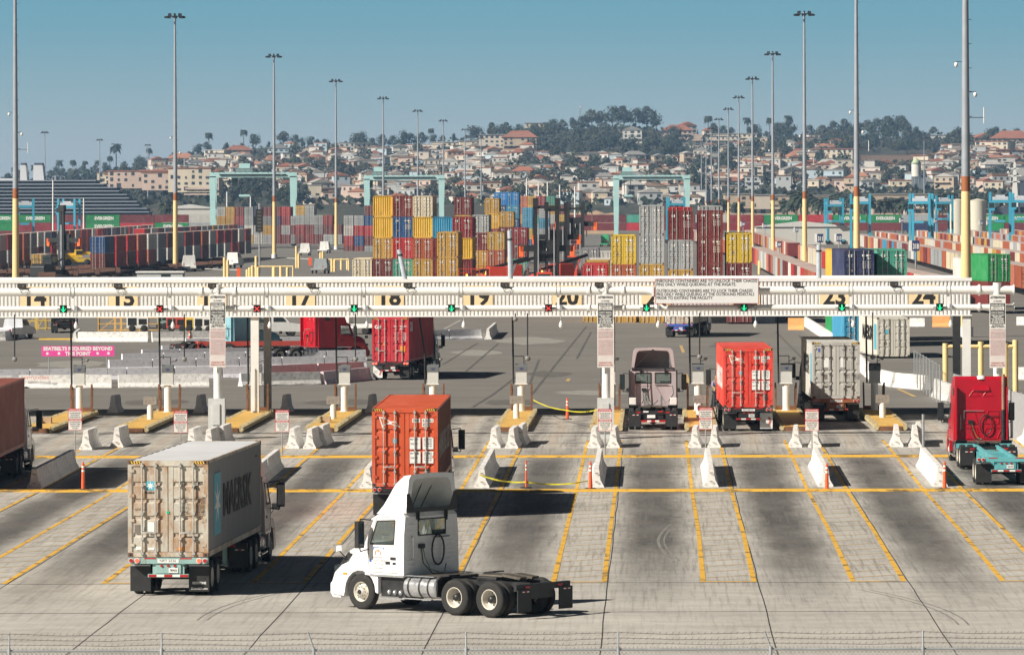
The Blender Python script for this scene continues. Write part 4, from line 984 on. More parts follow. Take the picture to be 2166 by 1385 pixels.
# --- the orange container in the middle
def pennant(mb, x, y, z, w_, m, m2):
    """a swept two-pointed flag in outline"""
    A = [(0, .0), (.28, -.04), (.52, -.2), (.62, -.22), (.8, -.21), (1.0, -.5), (.55, -.36), (.35, -.35), (.16, -.52)]
    B = [(.06, -.05), (.3, -.1), (.46, -.22), (.5, -.26), (.36, -.3), (.18, -.42)]; C_ = [(.62, -.28), (.78, -.25), (.9, -.42), (.6, -.34)]
    mb.add([(x, y - a * w_, z + b * w_) for a, b in A], [tuple(range(len(A)))], m)
    for Q in (B, C_): mb.add([(x - .003, y - a * w_, z + b * w_) for a, b in Q], [tuple(range(len(Q)))], m2)
ORG = (.62, .095, .03)
orgp = M('pennant_orange', (.6, .13, .03), .6)
def mk_orange(mb, idn="676221 9", pre="SUDU"):
    pennant(mb, .018, .96, 2.58, .78, textw, orgp)
    for y0, w_, z_, s_ in ((-.3, .25, 2.4, pre), (-.66, .5, 2.4, idn), (-.66, .25, 2.24, "45G1")):
        mb.box(.022, .027, y0 - w_ - .02, y0 + .02, z_ - .03, z_ + .11, textw).text(s_, (.018, y0, z_), (0, -1, 0), (0, 0, 1), .09, textk, width=w_ - .02, bold=.01)
    weights(mb, textk, -.2, 1.72, 2, .17, textw); weights(mb, textk, -.2, 1.2, 2, .17, textw)
    mb.box(.02, .027, .3, .44, 1.6, 1.78, blue_l).box(.02, .027, .3, .42, 1.12, 1.24, M('sticker_grey', (.2, .17, .15), .6)).box(.01, .027, -.92, -.72, .35, .65, MATS['sticker_grey'])
scr = M('scraped_grey', (.4, .37, .35), .7, var=.2, scale=3, dirt=.6, dirtcol=(.18, .06, .04))
def mk_org1(mb):
    mk_orange(mb); Y = -1.2225
    mb.text("HAMBURG SUD", (1.2, Y - .002, 1.0), (1, 0, 0), (0, 0, 1), .85, scr, width=9.6, bold=.03)
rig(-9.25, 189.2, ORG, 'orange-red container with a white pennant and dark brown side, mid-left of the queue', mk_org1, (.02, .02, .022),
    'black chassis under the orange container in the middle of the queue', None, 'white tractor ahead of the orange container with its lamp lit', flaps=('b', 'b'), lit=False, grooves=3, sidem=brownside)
def mk_org2(mb):
    mk_orange(mb, "646417 0", "HASU"); Y = 1.2225
    mb.text("HAMBURG SUD", (11.2, Y + .002, .9), (-1, 0, 0), (0, 0, 1), .95, textw, width=9.8, bold=.05)
rig(4.62, 251.0, (.68, .05, .03), 'bright red container with a white pennant at the pedestal, right of the notice board', mk_org2, (.02, .02, .022),
    'black chassis under the bright red pennant container, one white mudflap', (.05, .05, .06), 'dark tractor ahead of the bright red pennant container', flaps=('b', 'w'), lit=False, grooves=3, rot=R(.95), plate_txt='FLEX 4066 KN')
def mk_msk(mb):
    mb.box(.02, .027, .78, .92, 2.4, 2.58, M('sticker_blue', (.05, .12, .4), .6)).box(.02, .027, .36, .66, 1.6, 2.1, textw).box(.02, .027, -.52, -.24, 1.6, 2.1, textw).box(.02, .027, .46, .64, 1.0, 1.25, MATS['sticker_grey'])
    mb.text("MSKU", (.018, -.32, 2.46), (0, -1, 0), (0, 0, 1), .09, textk, width=.24, bold=.01).text("102 985 0", (.018, -.66, 2.46), (0, -1, 0), (0, 0, 1), .09, textk, width=.42, bold=.01).text("45G1", (.018, -.7, 2.3), (0, -1, 0), (0, 0, 1), .09, textk, width=.2)
    weights(mb, textk, -.4, 1.2, 2, .14); mb.text("MAERSK", (.018, .66, 1.53), (0, -1, 0), (0, 0, 1), .05, textk, width=.3).text("MAERSK", (.018, -.22, 1.53), (0, -1, 0), (0, 0, 1), .05, textk, width=.3)
    mb.text("MAERSK", (9.5, 1.2265, 1.2), (-1, 0, 0), (0, 0, 1), .95, textk, width=6, bold=.03).box(1.0, 2.2, 1.214, 1.2225, .7, 2.3, blue_l)
rig(9.35, 262.5, (.50, .49, .46), 'light grey container in the lane at far right, half in its neighbour\'s shadow', mk_msk, (.3, .12, .05),
    'rusty orange chassis under the light grey container', (.05, .05, .06), 'dark tractor ahead of the light grey container', flaps=('b', 'b'), lit=False, grooves=3, rot=R(1.0), plate_txt='TSXZ 414470')
# --- brown container leaving the frame at the left
c_ = rig(-28.1, 205.8, (.26, .07, .05), 'brown-red container cut off by the left edge of the photo', None, (.03, .03, .03),
    'dark chassis under the brown container at the left edge', None, 'white tractor pulling the brown container at the left edge', flaps=('b', 'b'))
# --- red container driving off behind the booths
def mk_cai(mb):
    mb.text("CAI", (.018, 1.05, 2.2), (0, -1, 0), (0, 0, 1), .2, textw, width=.42, bold=.05).text("CAIU", (.018, -.22, 2.28), (0, -1, 0), (0, 0, 1), .1, textw, width=.26, bold=.02).text("946825 3", (.018, -.62, 2.28), (0, -1, 0), (0, 0, 1), .1, textw, width=.5, bold=.02).text("45G1", (.018, -.62, 2.12), (0, -1, 0), (0, 0, 1), .1, textw, width=.24, bold=.02)
    weights(mb, textw, -.25, 1.86, 4, .14)
    mb.box(.02, .027, -.98, -.64, .64, 1.04, amber).box(.02, .027, .8, .98, .72, .95, MATS['sticker_grey']).add([(.018, .34, 1.1), (.018, .52, 1.1), (.018, .43, 1.28)], [(0, 1, 2)], amber)
    mb.text("CAI", (.6, -1.2225, 2.0), (1, 0, 0), (0, 0, 1), .6, textw, width=1.2, bold=.05)
pc = ground(826, 803)
rig(0, 0, (.52, .02, .035), 'crimson container on a lorry driving away behind the booths, left of centre', mk_cai, (.02, .02, .022), 'black chassis with one white mudflap under the crimson container',
    (.05, .06, .08), 'dark blue tractor ahead of the crimson container', flaps=('w', 'b'), lit=2, rot=-R(5.2), pos=Vector((pc.x, pc.y, pc.z)), grooves=4, plate_txt='')
pv = ground(1436, 713)
rig(0, 0, (.55, .52, .48), 'dirty white container on the lorry with blue rear lights under the notice board', None, (.03, .12, .5), 'bright blue chassis of the far lorry under the notice board',
    (.25, .26, .3), 'grey tractor of the far lorry under the notice board', flaps=('b', 'b'), lit=False, rot=-R(6.5), pos=Vector((pv.x, pv.y, pv.z)), mat=contr, plate_txt='')
# --- the white tractor turning in front
cb_ = Vector((0, 0, 0)); rz_ = math.atan2(3.16, -3.74)
fw = Vector((math.cos(rz_), math.sin(rz_), 0)); lf = Vector((-fw.y, fw.x, 0))
def gwheel(px, py): return ground(px, py)
ax1 = ground(960, 1301)
org = ax1 + fw * 1.9 - lf * 1.2; org.z = gz(org.y)
hero = make_tractor(None, 'white day cab tractor without trailer turning across the apron in the foreground', org, rz_, hero=True)
mb = MB(); Y = 1.2275
mb.text("DOPLETTER TRANSPORT LLC", (1.2, Y, 1.53), (-1, 0, 0), (0, 0, 1), .04, textk, width=.5).text("US DOT 2194538", (1.18, Y, 1.43), (-1, 0, 0), (0, 0, 1), .06, MATS['sticker_grey'], width=.46).text("MC 617782", (1.13, Y, 1.34), (-1, 0, 0), (0, 0, 1), .05, MATS['sticker_grey'], width=.36).text("GVW 80000", (1.1, Y, 1.22), (-1, 0, 0), (0, 0, 1), .05, MATS['sticker_grey'], width=.3)
mb.tube([Vector((1.08, Y, 1.62)), Vector((1.09, Y, 1.7)), Vector((1.04, Y, 1.76))], .012, 4, redt).tube([Vector((.9, Y, 1.62)), Vector((.89, Y, 1.7)), Vector((.94, Y, 1.76))], .012, 4, redt).box(.96, 1.01, Y - .002, Y, 1.7, 1.78, amber)
mb.bar((1.16, Y, 1.84), (.76, Y, 1.84), .015, .015, MATS['sticker_blue']).bar((1.16, Y, 1.78), (1.16, Y, 1.84), .015, .015, MATS['sticker_blue']).bar((.76, Y, 1.78), (.76, Y, 1.84), .015, .015, MATS['sticker_blue'])
mb.box(.52, .7, Y - .004, Y, 1.36, 1.45, textk).box(.3, .42, Y - .004, Y, 1.36, 1.43, textk).cyl((1.28, Y - .004, 1.45), (1.28, Y, 1.45), .05, n=12, m=MATS['sticker_blue']); mb.build('lettering', hero)
pd = org + fw * .55 + lf * .62; pd.z += 1.72
person(pd, rz_, 'driver in a blue shirt seated in the white foreground tractor', M('blue_shirt', (.06, .2, .55), .8), seated=True)
# --- bobtail tractor with dark open fairing at the booth
make_tractor((.46, .39, .40), 'mauve-white day cab tractor with dark hollow roof fairing at the pedestal', lane(-.06, 252.9 + 4.2), LANE, two_win=True, inner=M('fairing_liner_dark', (.17, .16, .165), .7))
mb = MB()
# --- red sleeper with an empty chassis at the right edge
t = make_tractor((.46, .006, .022), 'red sleeper tractor seen from behind at the right edge', lane(14.25, 222.6), LANE + R(.8), sleeper=True, stack=True)
ch = make_chassis((.12, .42, .46), 'turquoise empty chassis behind the red sleeper tractor', lane(14.35, 208.2), LANE + R(.5), ('b', 'b'), False, L=12.2, plate_txt='')
# --- red sleeper side on behind the barriers
pr_ = ground(757, 762); a34 = R(32)
q = pr_ - Vector((math.cos(a34), math.sin(a34), 0)) * 3.4 + Vector((-math.sin(a34), math.cos(a34), 0)) * 1.1; q.z = gz(q.y)
make_tractor((.48, .008, .02), 'red sleeper tractor side on behind the concrete barrier rows', q, a34, sleeper=True)
q2 = q + Vector((-7.0, 14, 0)); q2.z = gz(q2.y)
make_tractor((.25, .48, .55), 'pale blue tractor parked behind the red sleeper tractor, only its back wall showing', q2, a34, sleeper=True)
# person leaning at the cab of the red pennant container's tractor
pp = lane(4.62 - 1.42, 264.6)
person((pp.x, pp.y, pp.z + .62), R(-60), 'person in a dark cap and yellow-green vest beside the bright red container', M('lilac_shirt', (.3, .25, .4), .8), M('hi_vis_vest', (.45, .8, .05), .6), arm=True)
# ================================================================== BARRIERS, ISLANDS, PEDESTALS, SIGNS
bconc = M('whitewashed_concrete', (.80, .785, .76), .75, var=.1, scale=1.6, dirt=.5, dirtcol=(.36, .32, .29))
bgrey = M('grey_concrete_barrier', (.74, .74, .78), .8, var=.12, scale=1.2, dirt=.35, dirtcol=(.25, .24, .24))
bpink = M('pink_grey_barrier', (.72, .60, .62), .8, var=.12, scale=1.2, dirt=.3, dirtcol=(.25, .22, .22))
borange = M('orange_plastic_barrier', (.75, .36, .12), .6, var=.12, scale=1.2, dirt=.3, dirtcol=(.5, .42, .35))
JP = [(-.305, 0), (-.305, .07), (-.17, .30), (-.10, .82), (.10, .82), (.17, .30), (.305, .07), (.305, 0)]
def barrier(p0, p1, label, group, mat=bconc, h=1.0, loops=True, cat='barrier'):
    """a jersey barrier from p0 to p1, both on the ground"""
    p0 = Vector(p0); p1 = Vector(p1); d = p1 - p0; L = Vector((d.x, d.y)).length; rz = math.atan2(d.y, d.x)
    root = thing('concrete_barrier', p0, rz, label, cat, group); root.rotation_euler = (0, -math.atan2(d.z, L), rz)
    n = max(2, int(L / .8)); mb = MB(); vs = []
    for i in range(n + 1):
        for k, (y, z) in enumerate(JP): vs.append((L * i / n, y * (1 + random.uniform(-.02, .03)), max(0, z * h + (random.uniform(-.02, .02) if 0 < k < 7 and 0 < z < .2 else random.uniform(-.004, .004)))))
    mb.add(vs, [(i * 8 + k, i * 8 + k + 1, (i + 1) * 8 + k + 1, (i + 1) * 8 + k) for i in range(n) for k in range(7)], mat)
    mb.add(vs[:8], [tuple(range(8))], mat); mb.add(vs[-8:], [tuple(range(8))], mat)
    mb.build('body', root)
    if loops:
        for x, s in ((0, -1), (L, 1)):
            for z in (.25, .6): MB().tube([Vector((x, -.05, z)), Vector((x + s * .08, -.04, z)), Vector((x + s * .08, .04, z)), Vector((x, .05, z))], .012, 5, rust).build('rebar_loop', root)
    return root
LN = ['at the far left beside the brown container', 'hidden behind the grey star container', 'right of the grey star container', 'behind the white foreground tractor', 'just right of the orange container', 'in line with number 20', 'right of the dark-fairing tractor lane', 'behind the bright red container lane', 'beside the red sleeper tractor']
for i, k in enumerate(range(-6, 3)):
    u = 2.3 + 4.67 * k
    if i == 0: u += .45
    for j, (a, b) in enumerate(((208.0, 214.6), (214.75, 221.6))):
        barrier(lane(u, a), lane(u, b), f"long white barrier {LN[i]}, {'nearer' if j == 0 else 'farther'} piece", 'long white concrete barriers between the lanes')
def bpos(k): return lane(2.3 + 4.67 * k, 238)
for i, k in enumerate(range(-6, 3)):
    u = 2.3 + 4.67 * k; n = 2 if i in (0, 5, 6, 7) else 3
    spots = [(-.42, 236.6, 'left'), (.42, 236.2, 'front right'), (.75, 239.2, 'rear right')] if n == 3 else [(-.45, 236.4, 'left'), (.45, 236.4, 'right')]
    if i == 0: spots = [(-.55, 235.8, 'left'), (.65, 238.0, 'right')]
    for du, D, w_ in spots:
        barrier(lane(u + du, D), lane(u + du + .12, D + 3.05), f"short white barrier, {w_} of the {'pair' if n == 2 else 'trio'} {LN[i]}", 'short white concrete barriers before the islands', h=1.12)
# islands
wood = M('ochre_island_top', (.66, .40, .10), .75, var=.14, scale=1.6, dirt=.3, dirtcol=(.3, .2, .09), stretch=(.4, 2, 1)); log = M('yellowed_bumper_pipe', (.5, .42, .24), .75, var=.3, scale=3, dirt=.5, dirtcol=(.2, .15, .1))
ISL = ['under number 14', 'between numbers 14 and 15', 'between numbers 15 and 16', 'between numbers 16 and 17', 'between numbers 17 and 18', 'behind the orange container', 'between numbers 19 and 20', 'under number 20 beside the column', 'left of the bright red container', 'between the bright red and light grey containers', 'under number 24']
for i, k in enumerate(range(-7, 3)):
    u = 2.3 + 4.67 * k; a = lane(u, 251.5)
    nm = ['at the far left edge', 'below number 15', 'below the column of number 16', 'below number 17', 'below number 18', 'below number 19', 'right of number 19', 'at the second gantry column', 'left of the bright red container', 'between the bright red and light grey containers', 'right of the light grey container'][i + (i > 5)] if i < 6 else ['right of number 19', 'at the second gantry column', 'left of the bright red container', 'right of the bright red container', 'right of the light grey container'][i - 6 + 0]
    nm = {-7: 'at the far left, beside the brown container', -6: 'below number 15', -5: 'below number 16', -4: 'below number 17', -3: 'hidden behind the orange container', -2: 'below number 19', -1: 'behind the second gantry column', 0: 'left of the bright red container', 1: 'right of the bright red container', 2: 'right of the light grey container'}[k]
    isl = thing('booth_island', a, LANE, f"ochre-topped raised lane island {nm}", 'traffic island', 'ochre islands between the lanes')
    Ln = 20.5; hz = .3
    MB().box(0, Ln, -.62, .62, 0, hz, wood).build('platform', isl)
    for s in (-1, 1):
        mb = MB().cyl((-.1, s * .7, .16), (Ln, s * .7, .16), .12, n=10, m=log); x = .2
        while x < Ln: mb.box(x, x + .09, s * .7 - .1, s * .7 + .1, .24, .33 + random.uniform(0, .04), log); x += random.uniform(.5, .75)
        mb.build('bumper_rail', isl)
    MB().box(-.14, -.003, -.55, .55, .02, .24, rust).build('end_plank', isl)
    if k in (-6, -4, -2, 0, 2) or k == -3:
        x = 9.0; MB().cyl((x, 0, hz), (x, 0, hz + .75), .16, n=12, m=white).build('post', isl); MB().box(x - .15, x + .15, -.34, .34, hz + .75, hz + 1.15, M('weathered_box', (.28, .25, .22), .7, dirt=.4)).build('reader_box', isl)
    if k in (-7, -4): MB().cyl((4.2, .45, hz + .12), (6.6, .5, hz + .12), .14, n=8, m=log).build('spare_bumper', isl); MB().box(4.4, 4.9, -.15, .25, hz, hz + .3, M('cardboard', (.45, .32, .2), .8)).build('crate', isl)
    # pedestal with its cabinet, camera arm and conduit
    x = 18.4
    ped = thing('pedestal_cabinet', lane(u, 251.5 + x, hz), LANE, f"grey driver pedestal on a white post with camera arm and tall black conduit, on the island {nm}", 'pedestal', 'driver pedestals on the islands')
    ped['label'] = wordy(f"grey driver pedestal, island {nm}")
    MB().cyl((0, 0, 0), (0, 0, 1.45), .19, n=16, m=pipe).cyl((0, 0, 0), (0, 0, .04), .26, n=16, m=pipe).build('post', ped)
    MB().box(-.25, .25, -.34, .34, 1.43, 1.47, white).box(-.22, .22, -.3, .28, 1.47, 2.1, MATS['cabinet_grey']).build('cabinet', ped)
    MB().prism([(-.24, 2.1), (.24, 2.1), (.24, 2.42), (.1, 2.5), (-.24, 2.36)], -.32, .3, M('dark_grey_cap', (.13, .14, .15), .55)).box(-.25, -.24, -.1, .06, 2.2, 2.3, M('sticker_blue2', (.05, .06, .18), .5)).build('hood', ped)
    top_ = zb - hz + (zc - gz(251.5 + x))
    MB().tube([Vector((-.05, .4, 1.45)), Vector((-.05, .42, 3.0)), Vector((-.02, .44 if k != -3 else .7, top_ - .01))], .05, 6, textk).build('conduit', ped)
    MB().tube([Vector((0, .38, 2.9)), Vector((0, -.15, 2.9)), Vector((0, -.15, 2.5))], .022, 5, black).bar((0, -.15, 2.6), (0, -.42, 2.75), .03, .03, black).lathe([(.02, 0), (.1, .1), (.1, .16), (0, .16)], (-.02, -.42, 2.65), M('lamp_grey', (.2, .2, .2), .5), 10, 'z').build('camera_arm', ped)
    gr = thing('guard_frame', lane(u, 251.5 + 19.3, hz), LANE, f"rusty guard frame behind the pedestal, island {nm}", 'guard rail', 'rusty guard frames on the islands')
    for s in (-1, 1):
        MB().bar((0, s * .52, -.28), (0, s * .55, 1.45), .09, .09, rust).bar((.6, s * .5, -.28), (.6, s * .52, 1.2), .09, .09, rust).bar((0, s * .55, 1.4), (.6, s * .52, 1.18), .08, .08, rust).build('upright', gr)
    MB().box(-.02, .04, -.52, .52, .0, .22, rust).build('kick_plate', gr)
    for j, du in enumerate((.95,)):
        if k in (-7, -6, -5, -4, 0, 1): barrier(lane(u + du, 277.5), lane(u + du + .1, 279.6), f"short grey barrier stub behind the island {nm}", 'barrier stubs behind the islands', bgrey, 1.15, False)
# hanging weights
for i, (px, y) in enumerate(((31, 757), (390, 757), (752, 757), (1116, 755), (1480, 752), (1846, 752), (1090, 672))):
    p = at(px, y, 266.5); zt_ = canopy.location.z + zb - p.z
    r_ = thing('hanging_weight', p, 0, uniq('black cord with a ball hanging from the canopy', px), 'hanging cord', 'cords with balls hanging from the canopy')
    MB().cyl((0, 0, 0), (0, 0, zt_ + .2), .035, n=6, m=textk).build('cord', r_); MB().ball((0, 0, -.05), .14, M('lamp_grey', (.1, .1, .1), .5), 10, (1, .6, 1)).build('ball', r_)
# attention-driver signs on posts
redp = M('sign_red', (.55, .05, .06), .5)
SG = [(159, 863, 'left of number 15 beside the brown container'), (382, 868, 'above the grey star container'), (597, 866, 'below number 17'), (1280, 864, 'in front of the second column cabinet'), (1493, 861, 'left of the bright red container'), (1717.5, 864, 'in front of the light grey container')]
for px, y, nm in SG:
    p = gat(px, 229.5); zt_ = at(px, y, 229.5).z - p.z
    r_ = thing('driver_sign', p, 0, f"small red and white post notice, {nm}", 'sign', 'small driver notices on posts')
    MB().cyl((0, .03, 0), (0, .03, zt_ - .02), .03, n=6, m=steel).build('post', r_)
    mb = MB().box(-.31, .31, 0, .012, zt_ - .98, zt_, redp).box(-.29, .29, -.004, 0, zt_ - .96, zt_ - .56, white).box(-.29, .29, -.004, 0, zt_ - .46, zt_ - .12, white)
    mb.text("ATTENTION DRIVERS", (0, -.003, zt_ - .09), (1, 0, 0), (0, 0, 1), .06, textw, width=.52, bold=.02, center=True).text("ATENCION CONDUCTORES", (0, -.003, zt_ - .54), (1, 0, 0), (0, 0, 1), .06, textw, width=.54, bold=.02, center=True)
    mb.v = mb.v
    for i, l in enumerate(("THIS AREA DESIGNATED", "FOR UNLOCKING OF", "CHASSIS TWISTLOCKS.")): mb.text(l, (0, -.007, zt_ - .23 - i * .095), (1, 0, 0), (0, 0, 1), .055, textk, width=(.5, .4, .5)[i], bold=.02, center=True)
    for i, l in enumerate(("ESTA AREA DESIGNADA", "ASEGURAR Y DEJAR", "\"TWISTLOCKS PINS\"", "DE CHASIS.")): mb.text(l, (0, -.007, zt_ - .64 - i * .09), (1, 0, 0), (0, 0, 1), .05, textk, width=(.5, .46, .4, .25)[i], bold=.02, center=True)
    mb.build('sign_face', r_)
p = gat(1953, 231); r_ = thing('bare_post', p, 0, 'bare grey sign post among the short barriers near the red sleeper tractor', 'post'); MB().cyl((0, 0, 0), (0, 0, 1.75), .06, n=8, m=steel).cyl((0, 0, 1.75), (0, 0, 1.78), .07, n=8, m=steel).build('post', r_)
# orange delineators
og = M('safety_orange', (.85, .13, .04), .5, var=.05)
DL = [(176, 1034, 'behind the grey star container, at far left', 1), (1200, 886, 'in the empty lane under number 20', 1), (1113, 1031, 'holding the yellow tape', 0), (1249, 1033, 'at the near end of the barrier before the mauve tractor', 1), (1749, 1037, 'at the near end of the barrier before the light grey container', 1), (1998, 1033, 'at the near end of the barrier beside the red sleeper', 1)]
for px, y, nm, fat in DL:
    p = ground(px, y); r_ = thing('delineator_post', p, 0, f"orange delineator post {nm}", 'delineator', 'orange delineator posts')
    k = 1.0 if fat else .55
    MB().cyl((0, 0, .03), (0, 0, 1.05), .085 * k, .055 * k, n=12, m=og).cyl((0, 0, 1.05), (0, 0, 1.12), .03, n=8, m=og).build('post', r_)
    for z in (.72, .88): MB().cyl((0, 0, z), (0, 0, z + .08), (.068 if z < .8 else .064) * k, n=12, m=textw).build('reflective_band', r_)
    MB().cyl((0, 0, 0), (0, 0, .04), .24, n=8, m=rubber).build('base', r_)
tape = M('caution_tape', (.6, .55, .03), .5)
def ribbon(pts, label, sag=.25):
    mb = MB(); P_ = []
    for a, b in zip(pts, pts[1:]):
        for i in range(10):
            f = i / 10; q = Vector(a).lerp(Vector(b), f); q.z -= sag * 4 * f * (1 - f); P_.append(q)
    P_.append(Vector(pts[-1])); vs = []
    for i, q in enumerate(P_): tw = .8 * math.sin(i * .9); vs += [q + Vector((0, .035 * math.sin(tw), .035 * math.cos(tw))), q - Vector((0, .035 * math.sin(tw), .035 * math.cos(tw)))]
    mb.add(vs, [(2 * i, 2 * i + 2, 2 * i + 3, 2 * i + 1) for i in range(len(P_) - 1)], tape)
    tag(mb.build('caution_tape'), label, 'tape', 'yellow caution tapes')
a_ = at(1013, 1002, 208); b_2 = ground(1113, 1031); b_2.z += .25; c_2 = at(1243, 1016, 208)
ribbon([a_, b_2, c_2], 'yellow caution tape sagging between the barriers past the thin orange post', .12)
ribbon([at(1128, 845, 270), at(1195, 866, 258), at(1262, 866, 246)], 'yellow caution tape across the empty lane under number 20', .1)

# ------------------------------------------------ behind the booths, left
def brow(px0, y0, px1, y1, n, mat, nm, grp, h=1.0, loops=False):
    a = ground(px0, y0); b = ground(px1, y1)
    for i in range(n):
        q0 = a.lerp(b, i / n); q1 = a.lerp(b, (i + .97) / n); q0.z = gz(q0.y); q1.z = gz(q1.y)
        pxm, pym = pix((q0 + q1) / 2); barrier(q0, q1, uniq(nm, pxm, pym) if n < 2 else nm.replace(' in the', ', ' + ORD[i] + ' from the left in the', 1), grp, mat, h, loops)
G1 = 'rows of grey barriers behind the booths'
brow(392, 737, 640, 733, 4, bgrey, 'grey barrier in the farthest slanting row', G1)
brow(342, 753, 760, 746, 6, bgrey, 'grey barrier in the fourth slanting row', G1)
brow(300, 762, 770, 753, 6, bgrey, 'grey barrier in the middle slanting row', G1)
brow(258, 771, 775, 762, 6, bgrey, 'grey barrier in the third slanting row', G1)
brow(230, 785, 775, 775, 6, bgrey, 'grey barrier in the second slanting row', G1)
brow(-40, 808, 570, 798, 6, bgrey, 'grey barrier in the nearest slanting row', G1)
brow(570, 798, 770, 789, 2, bpink, 'pinkish barrier in the nearest slanting row', G1)
G2 = 'white barriers along the edge behind the booths'
brow(-60, 822, 30, 821, 1, bconc, 'white barrier behind the brown container', G2)
brow(40, 820, 242, 819, 1, bconc, 'white barrier lettered in red', G2); brow(250, 819, 447, 817, 1, bconc, 'white tyre-smeared barrier', G2)
brow(508, 816, 680, 812, 1, bconc, 'white barrier with a black smear', G2); brow(681, 812, 782, 802, 1, bpink, 'pink-tinged barrier', G2)
p = ground(45, 820); mb = MB().text("SAFETY CITATIONS.", at(46, 801, p.y - .35), (1, 0, 0), (0, .25, 1), .17, redt, width=1.75, bold=.02); tag(mb.build('barrier_lettering'), 'faded red words painted on the white barrier below the pink sign', 'lettering')
for (px, y, w_, h_) in ((420, 806, .9, .35), (630, 803, 3.0, .5)):
    pass
brow(165, 722, 318, 722, 1, bconc, 'white barrier in the upper row', G2, 1.05); brow(321, 722, 470, 720, 1, bconc, 'white barrier in the upper row', G2, 1.05); brow(-60, 721, 12, 720, 1, bconc, 'white barrier in the upper row', G2)
brow(158, 722, 168, 714, 1, bconc, 'white barrier seen end on beside the upper row', G2); brow(5, 720, 50, 712, 1, bgrey, 'grey barrier end in the upper row', G2)
brow(880, 719, 1018, 716, 2, bgrey, 'pale barrier in the pair right of the crimson container', G2, 1.05); brow(1032, 717, 1048, 702, 1, bconc, 'white barrier end on, right of the crimson container', G2, 1.1)
# pink sign
p0 = ground(165, 812); pk = M('hot_pink_sign', (.82, .08, .36), .5)
r_ = thing('seatbelt_sign', p0, 0, 'hot pink wide sign with white lettering about seatbelts on two posts', 'sign')
zt_ = at(165, 731, p0.y).z - p0.z; zb_ = at(165, 752.5, p0.y).z - p0.z; s_ = F / p0.y; W_ = 154 / s_
mb = MB().box(-W_ / 2, W_ / 2, 0, .03, zb_, zt_, pk).text("SEATBELTS REQUIRED BEYOND", (0, -.006, zb_ + .38), (1, 0, 0), (0, 0, 1), .22, textw, width=W_ * .95, bold=.05, center=True).text("THIS POINT", (0, -.006, zb_ + .06), (1, 0, 0), (0, 0, 1), .22, textw, width=W_ * .35, bold=.05, center=True)
for fx in (-.42, -.26, .27, .42): mb.cyl((fx * W_, -.006, zb_ + .18), (fx * W_, 0, zb_ + .18), .1, n=5, m=textw)
mb.build('sign_face', r_)
for fx in (-.4, .4): MB().cyl((fx * W_, .05, 0), (fx * W_, .05, zt_), .03, n=6, m=steel).build('post', r_)
# parked machines seen under the canopy
make_tractor((.02, .02, .022), 'black bobtail tractor frame parked left under the canopy line', ground(128, 704) + Vector((0, 4.2, 0)), R(95), fairing=False, hoses=False)
car_p = OC('car_paint', .3, 0, var=.04)
def car(loc, rz, col, label, kind='van', group=None, L=4.8, W=1.9, H=1.75, boxy=False):
    r_ = thing('parked_car' if kind != 'truck' else 'yard_truck', loc, rz, label, 'car' if kind != 'truck' else 'truck', group)
    if kind == 'van': prof = [(-L / 2, .35), (-L / 2, H * .55), (-L / 2 + .15, H * .62), (-L * .34, H), (L * .12, H), (L * .28, H * .62), (L * .47, H * .52), (L / 2, H * .4), (L / 2, .35)]
    elif kind == 'pickup': prof = [(-L / 2, .45), (-L / 2, H * .58), (-L * .05, H * .58), (-L * .03, H), (L * .16, H), (L * .27, H * .64), (L * .46, H * .56), (L / 2, H * .42), (L / 2, .4)]
    else: prof = [(-L / 2, .6), (-L / 2, .95), (-L * .02, .95), (-L * .02, H * .98), (L * .1, H), (L * .3, H * .95), (L * .36, H * .55), (L / 2, H * .5), (L / 2, .5)]
    MB().prism(prof, 0, 0, car_p, w=lambda x, z: W / 2 - max(0, z - H * .6) * .16).build('body', r_, color=col, bevel=.05)
    gl = [(x, z) for x, z in prof if z > H * .6]
    for s in (-1, 1): MB().prism([(-L * .27, H * .66), (-L * .23, H * .92), (L * .12, H * .92), (L * .24, H * .66)] if kind == 'van' else [(0.02, H * .68), (.03, H * .93), (L * .14, H * .93), (L * .22, H * .68)], s * (W / 2 - .07), s * (W / 2 + .005), darkglass).build('side_window', r_)
    MB().box(-L / 2 - .01, -L / 2 + .2, -W * .36, W * .36, H * .66, H * .9, darkglass) if False else None
    for x in (-L * .31, L * .31):
        for s in (-1, 1): MB().lathe([(.0, -.1), (.18, -.11), (.3, -.12), (.34, -.08), (.34, .08), (.3, .12), (.18, .11), (0, .1)], (x, s * (W / 2 - .12), .34), rubber, 16).build('wheel', r_)
    for s in (-1, 1): MB().box(-L / 2 - .015, -L / 2 + .02, s * W * .4 - .08, s * W * .4 + .08, H * .4, H * .52, redl).build('tail_lamp', r_)
    MB().box(L / 2 - .03, L / 2 + .012, -W * .4, W * .4, H * .3, H * .4, black).build('front_bumper', r_)
    return r_
PX = lambda px, y: ground(px, y)
car(PX(30, 716), R(70), (.5, .52, .55), 'silver pickup behind the left barriers', 'pickup', None)
def jumble(px, y, w, h, col, label, name, cat, D=None, tilt=0):
    """an open steel frame: posts, rails and a mesh panel"""
    p = PX(px, y); m_ = M('frame_' + name, col, .6, var=.2, dirt=.3); r_ = thing(name, p, 0, label, cat)
    for x in (0, w / 2, w):
        for yy in (0, 1.2): MB().bar((x, yy, 0), (x, yy, h * (1 if x != w / 2 else .9)), .09, .09, m_).build('upright', r_)
    for z in (.15, h * .55, h * .95):
        for yy in (0, 1.2): MB().bar((0, yy, z), (w, yy, z), .07, .07, m_).build('rail', r_)
    MB().bar((0, 0, 0), (w / 2, 0, h * .9), .06, .06, m_).build('brace', r_)
    return r_
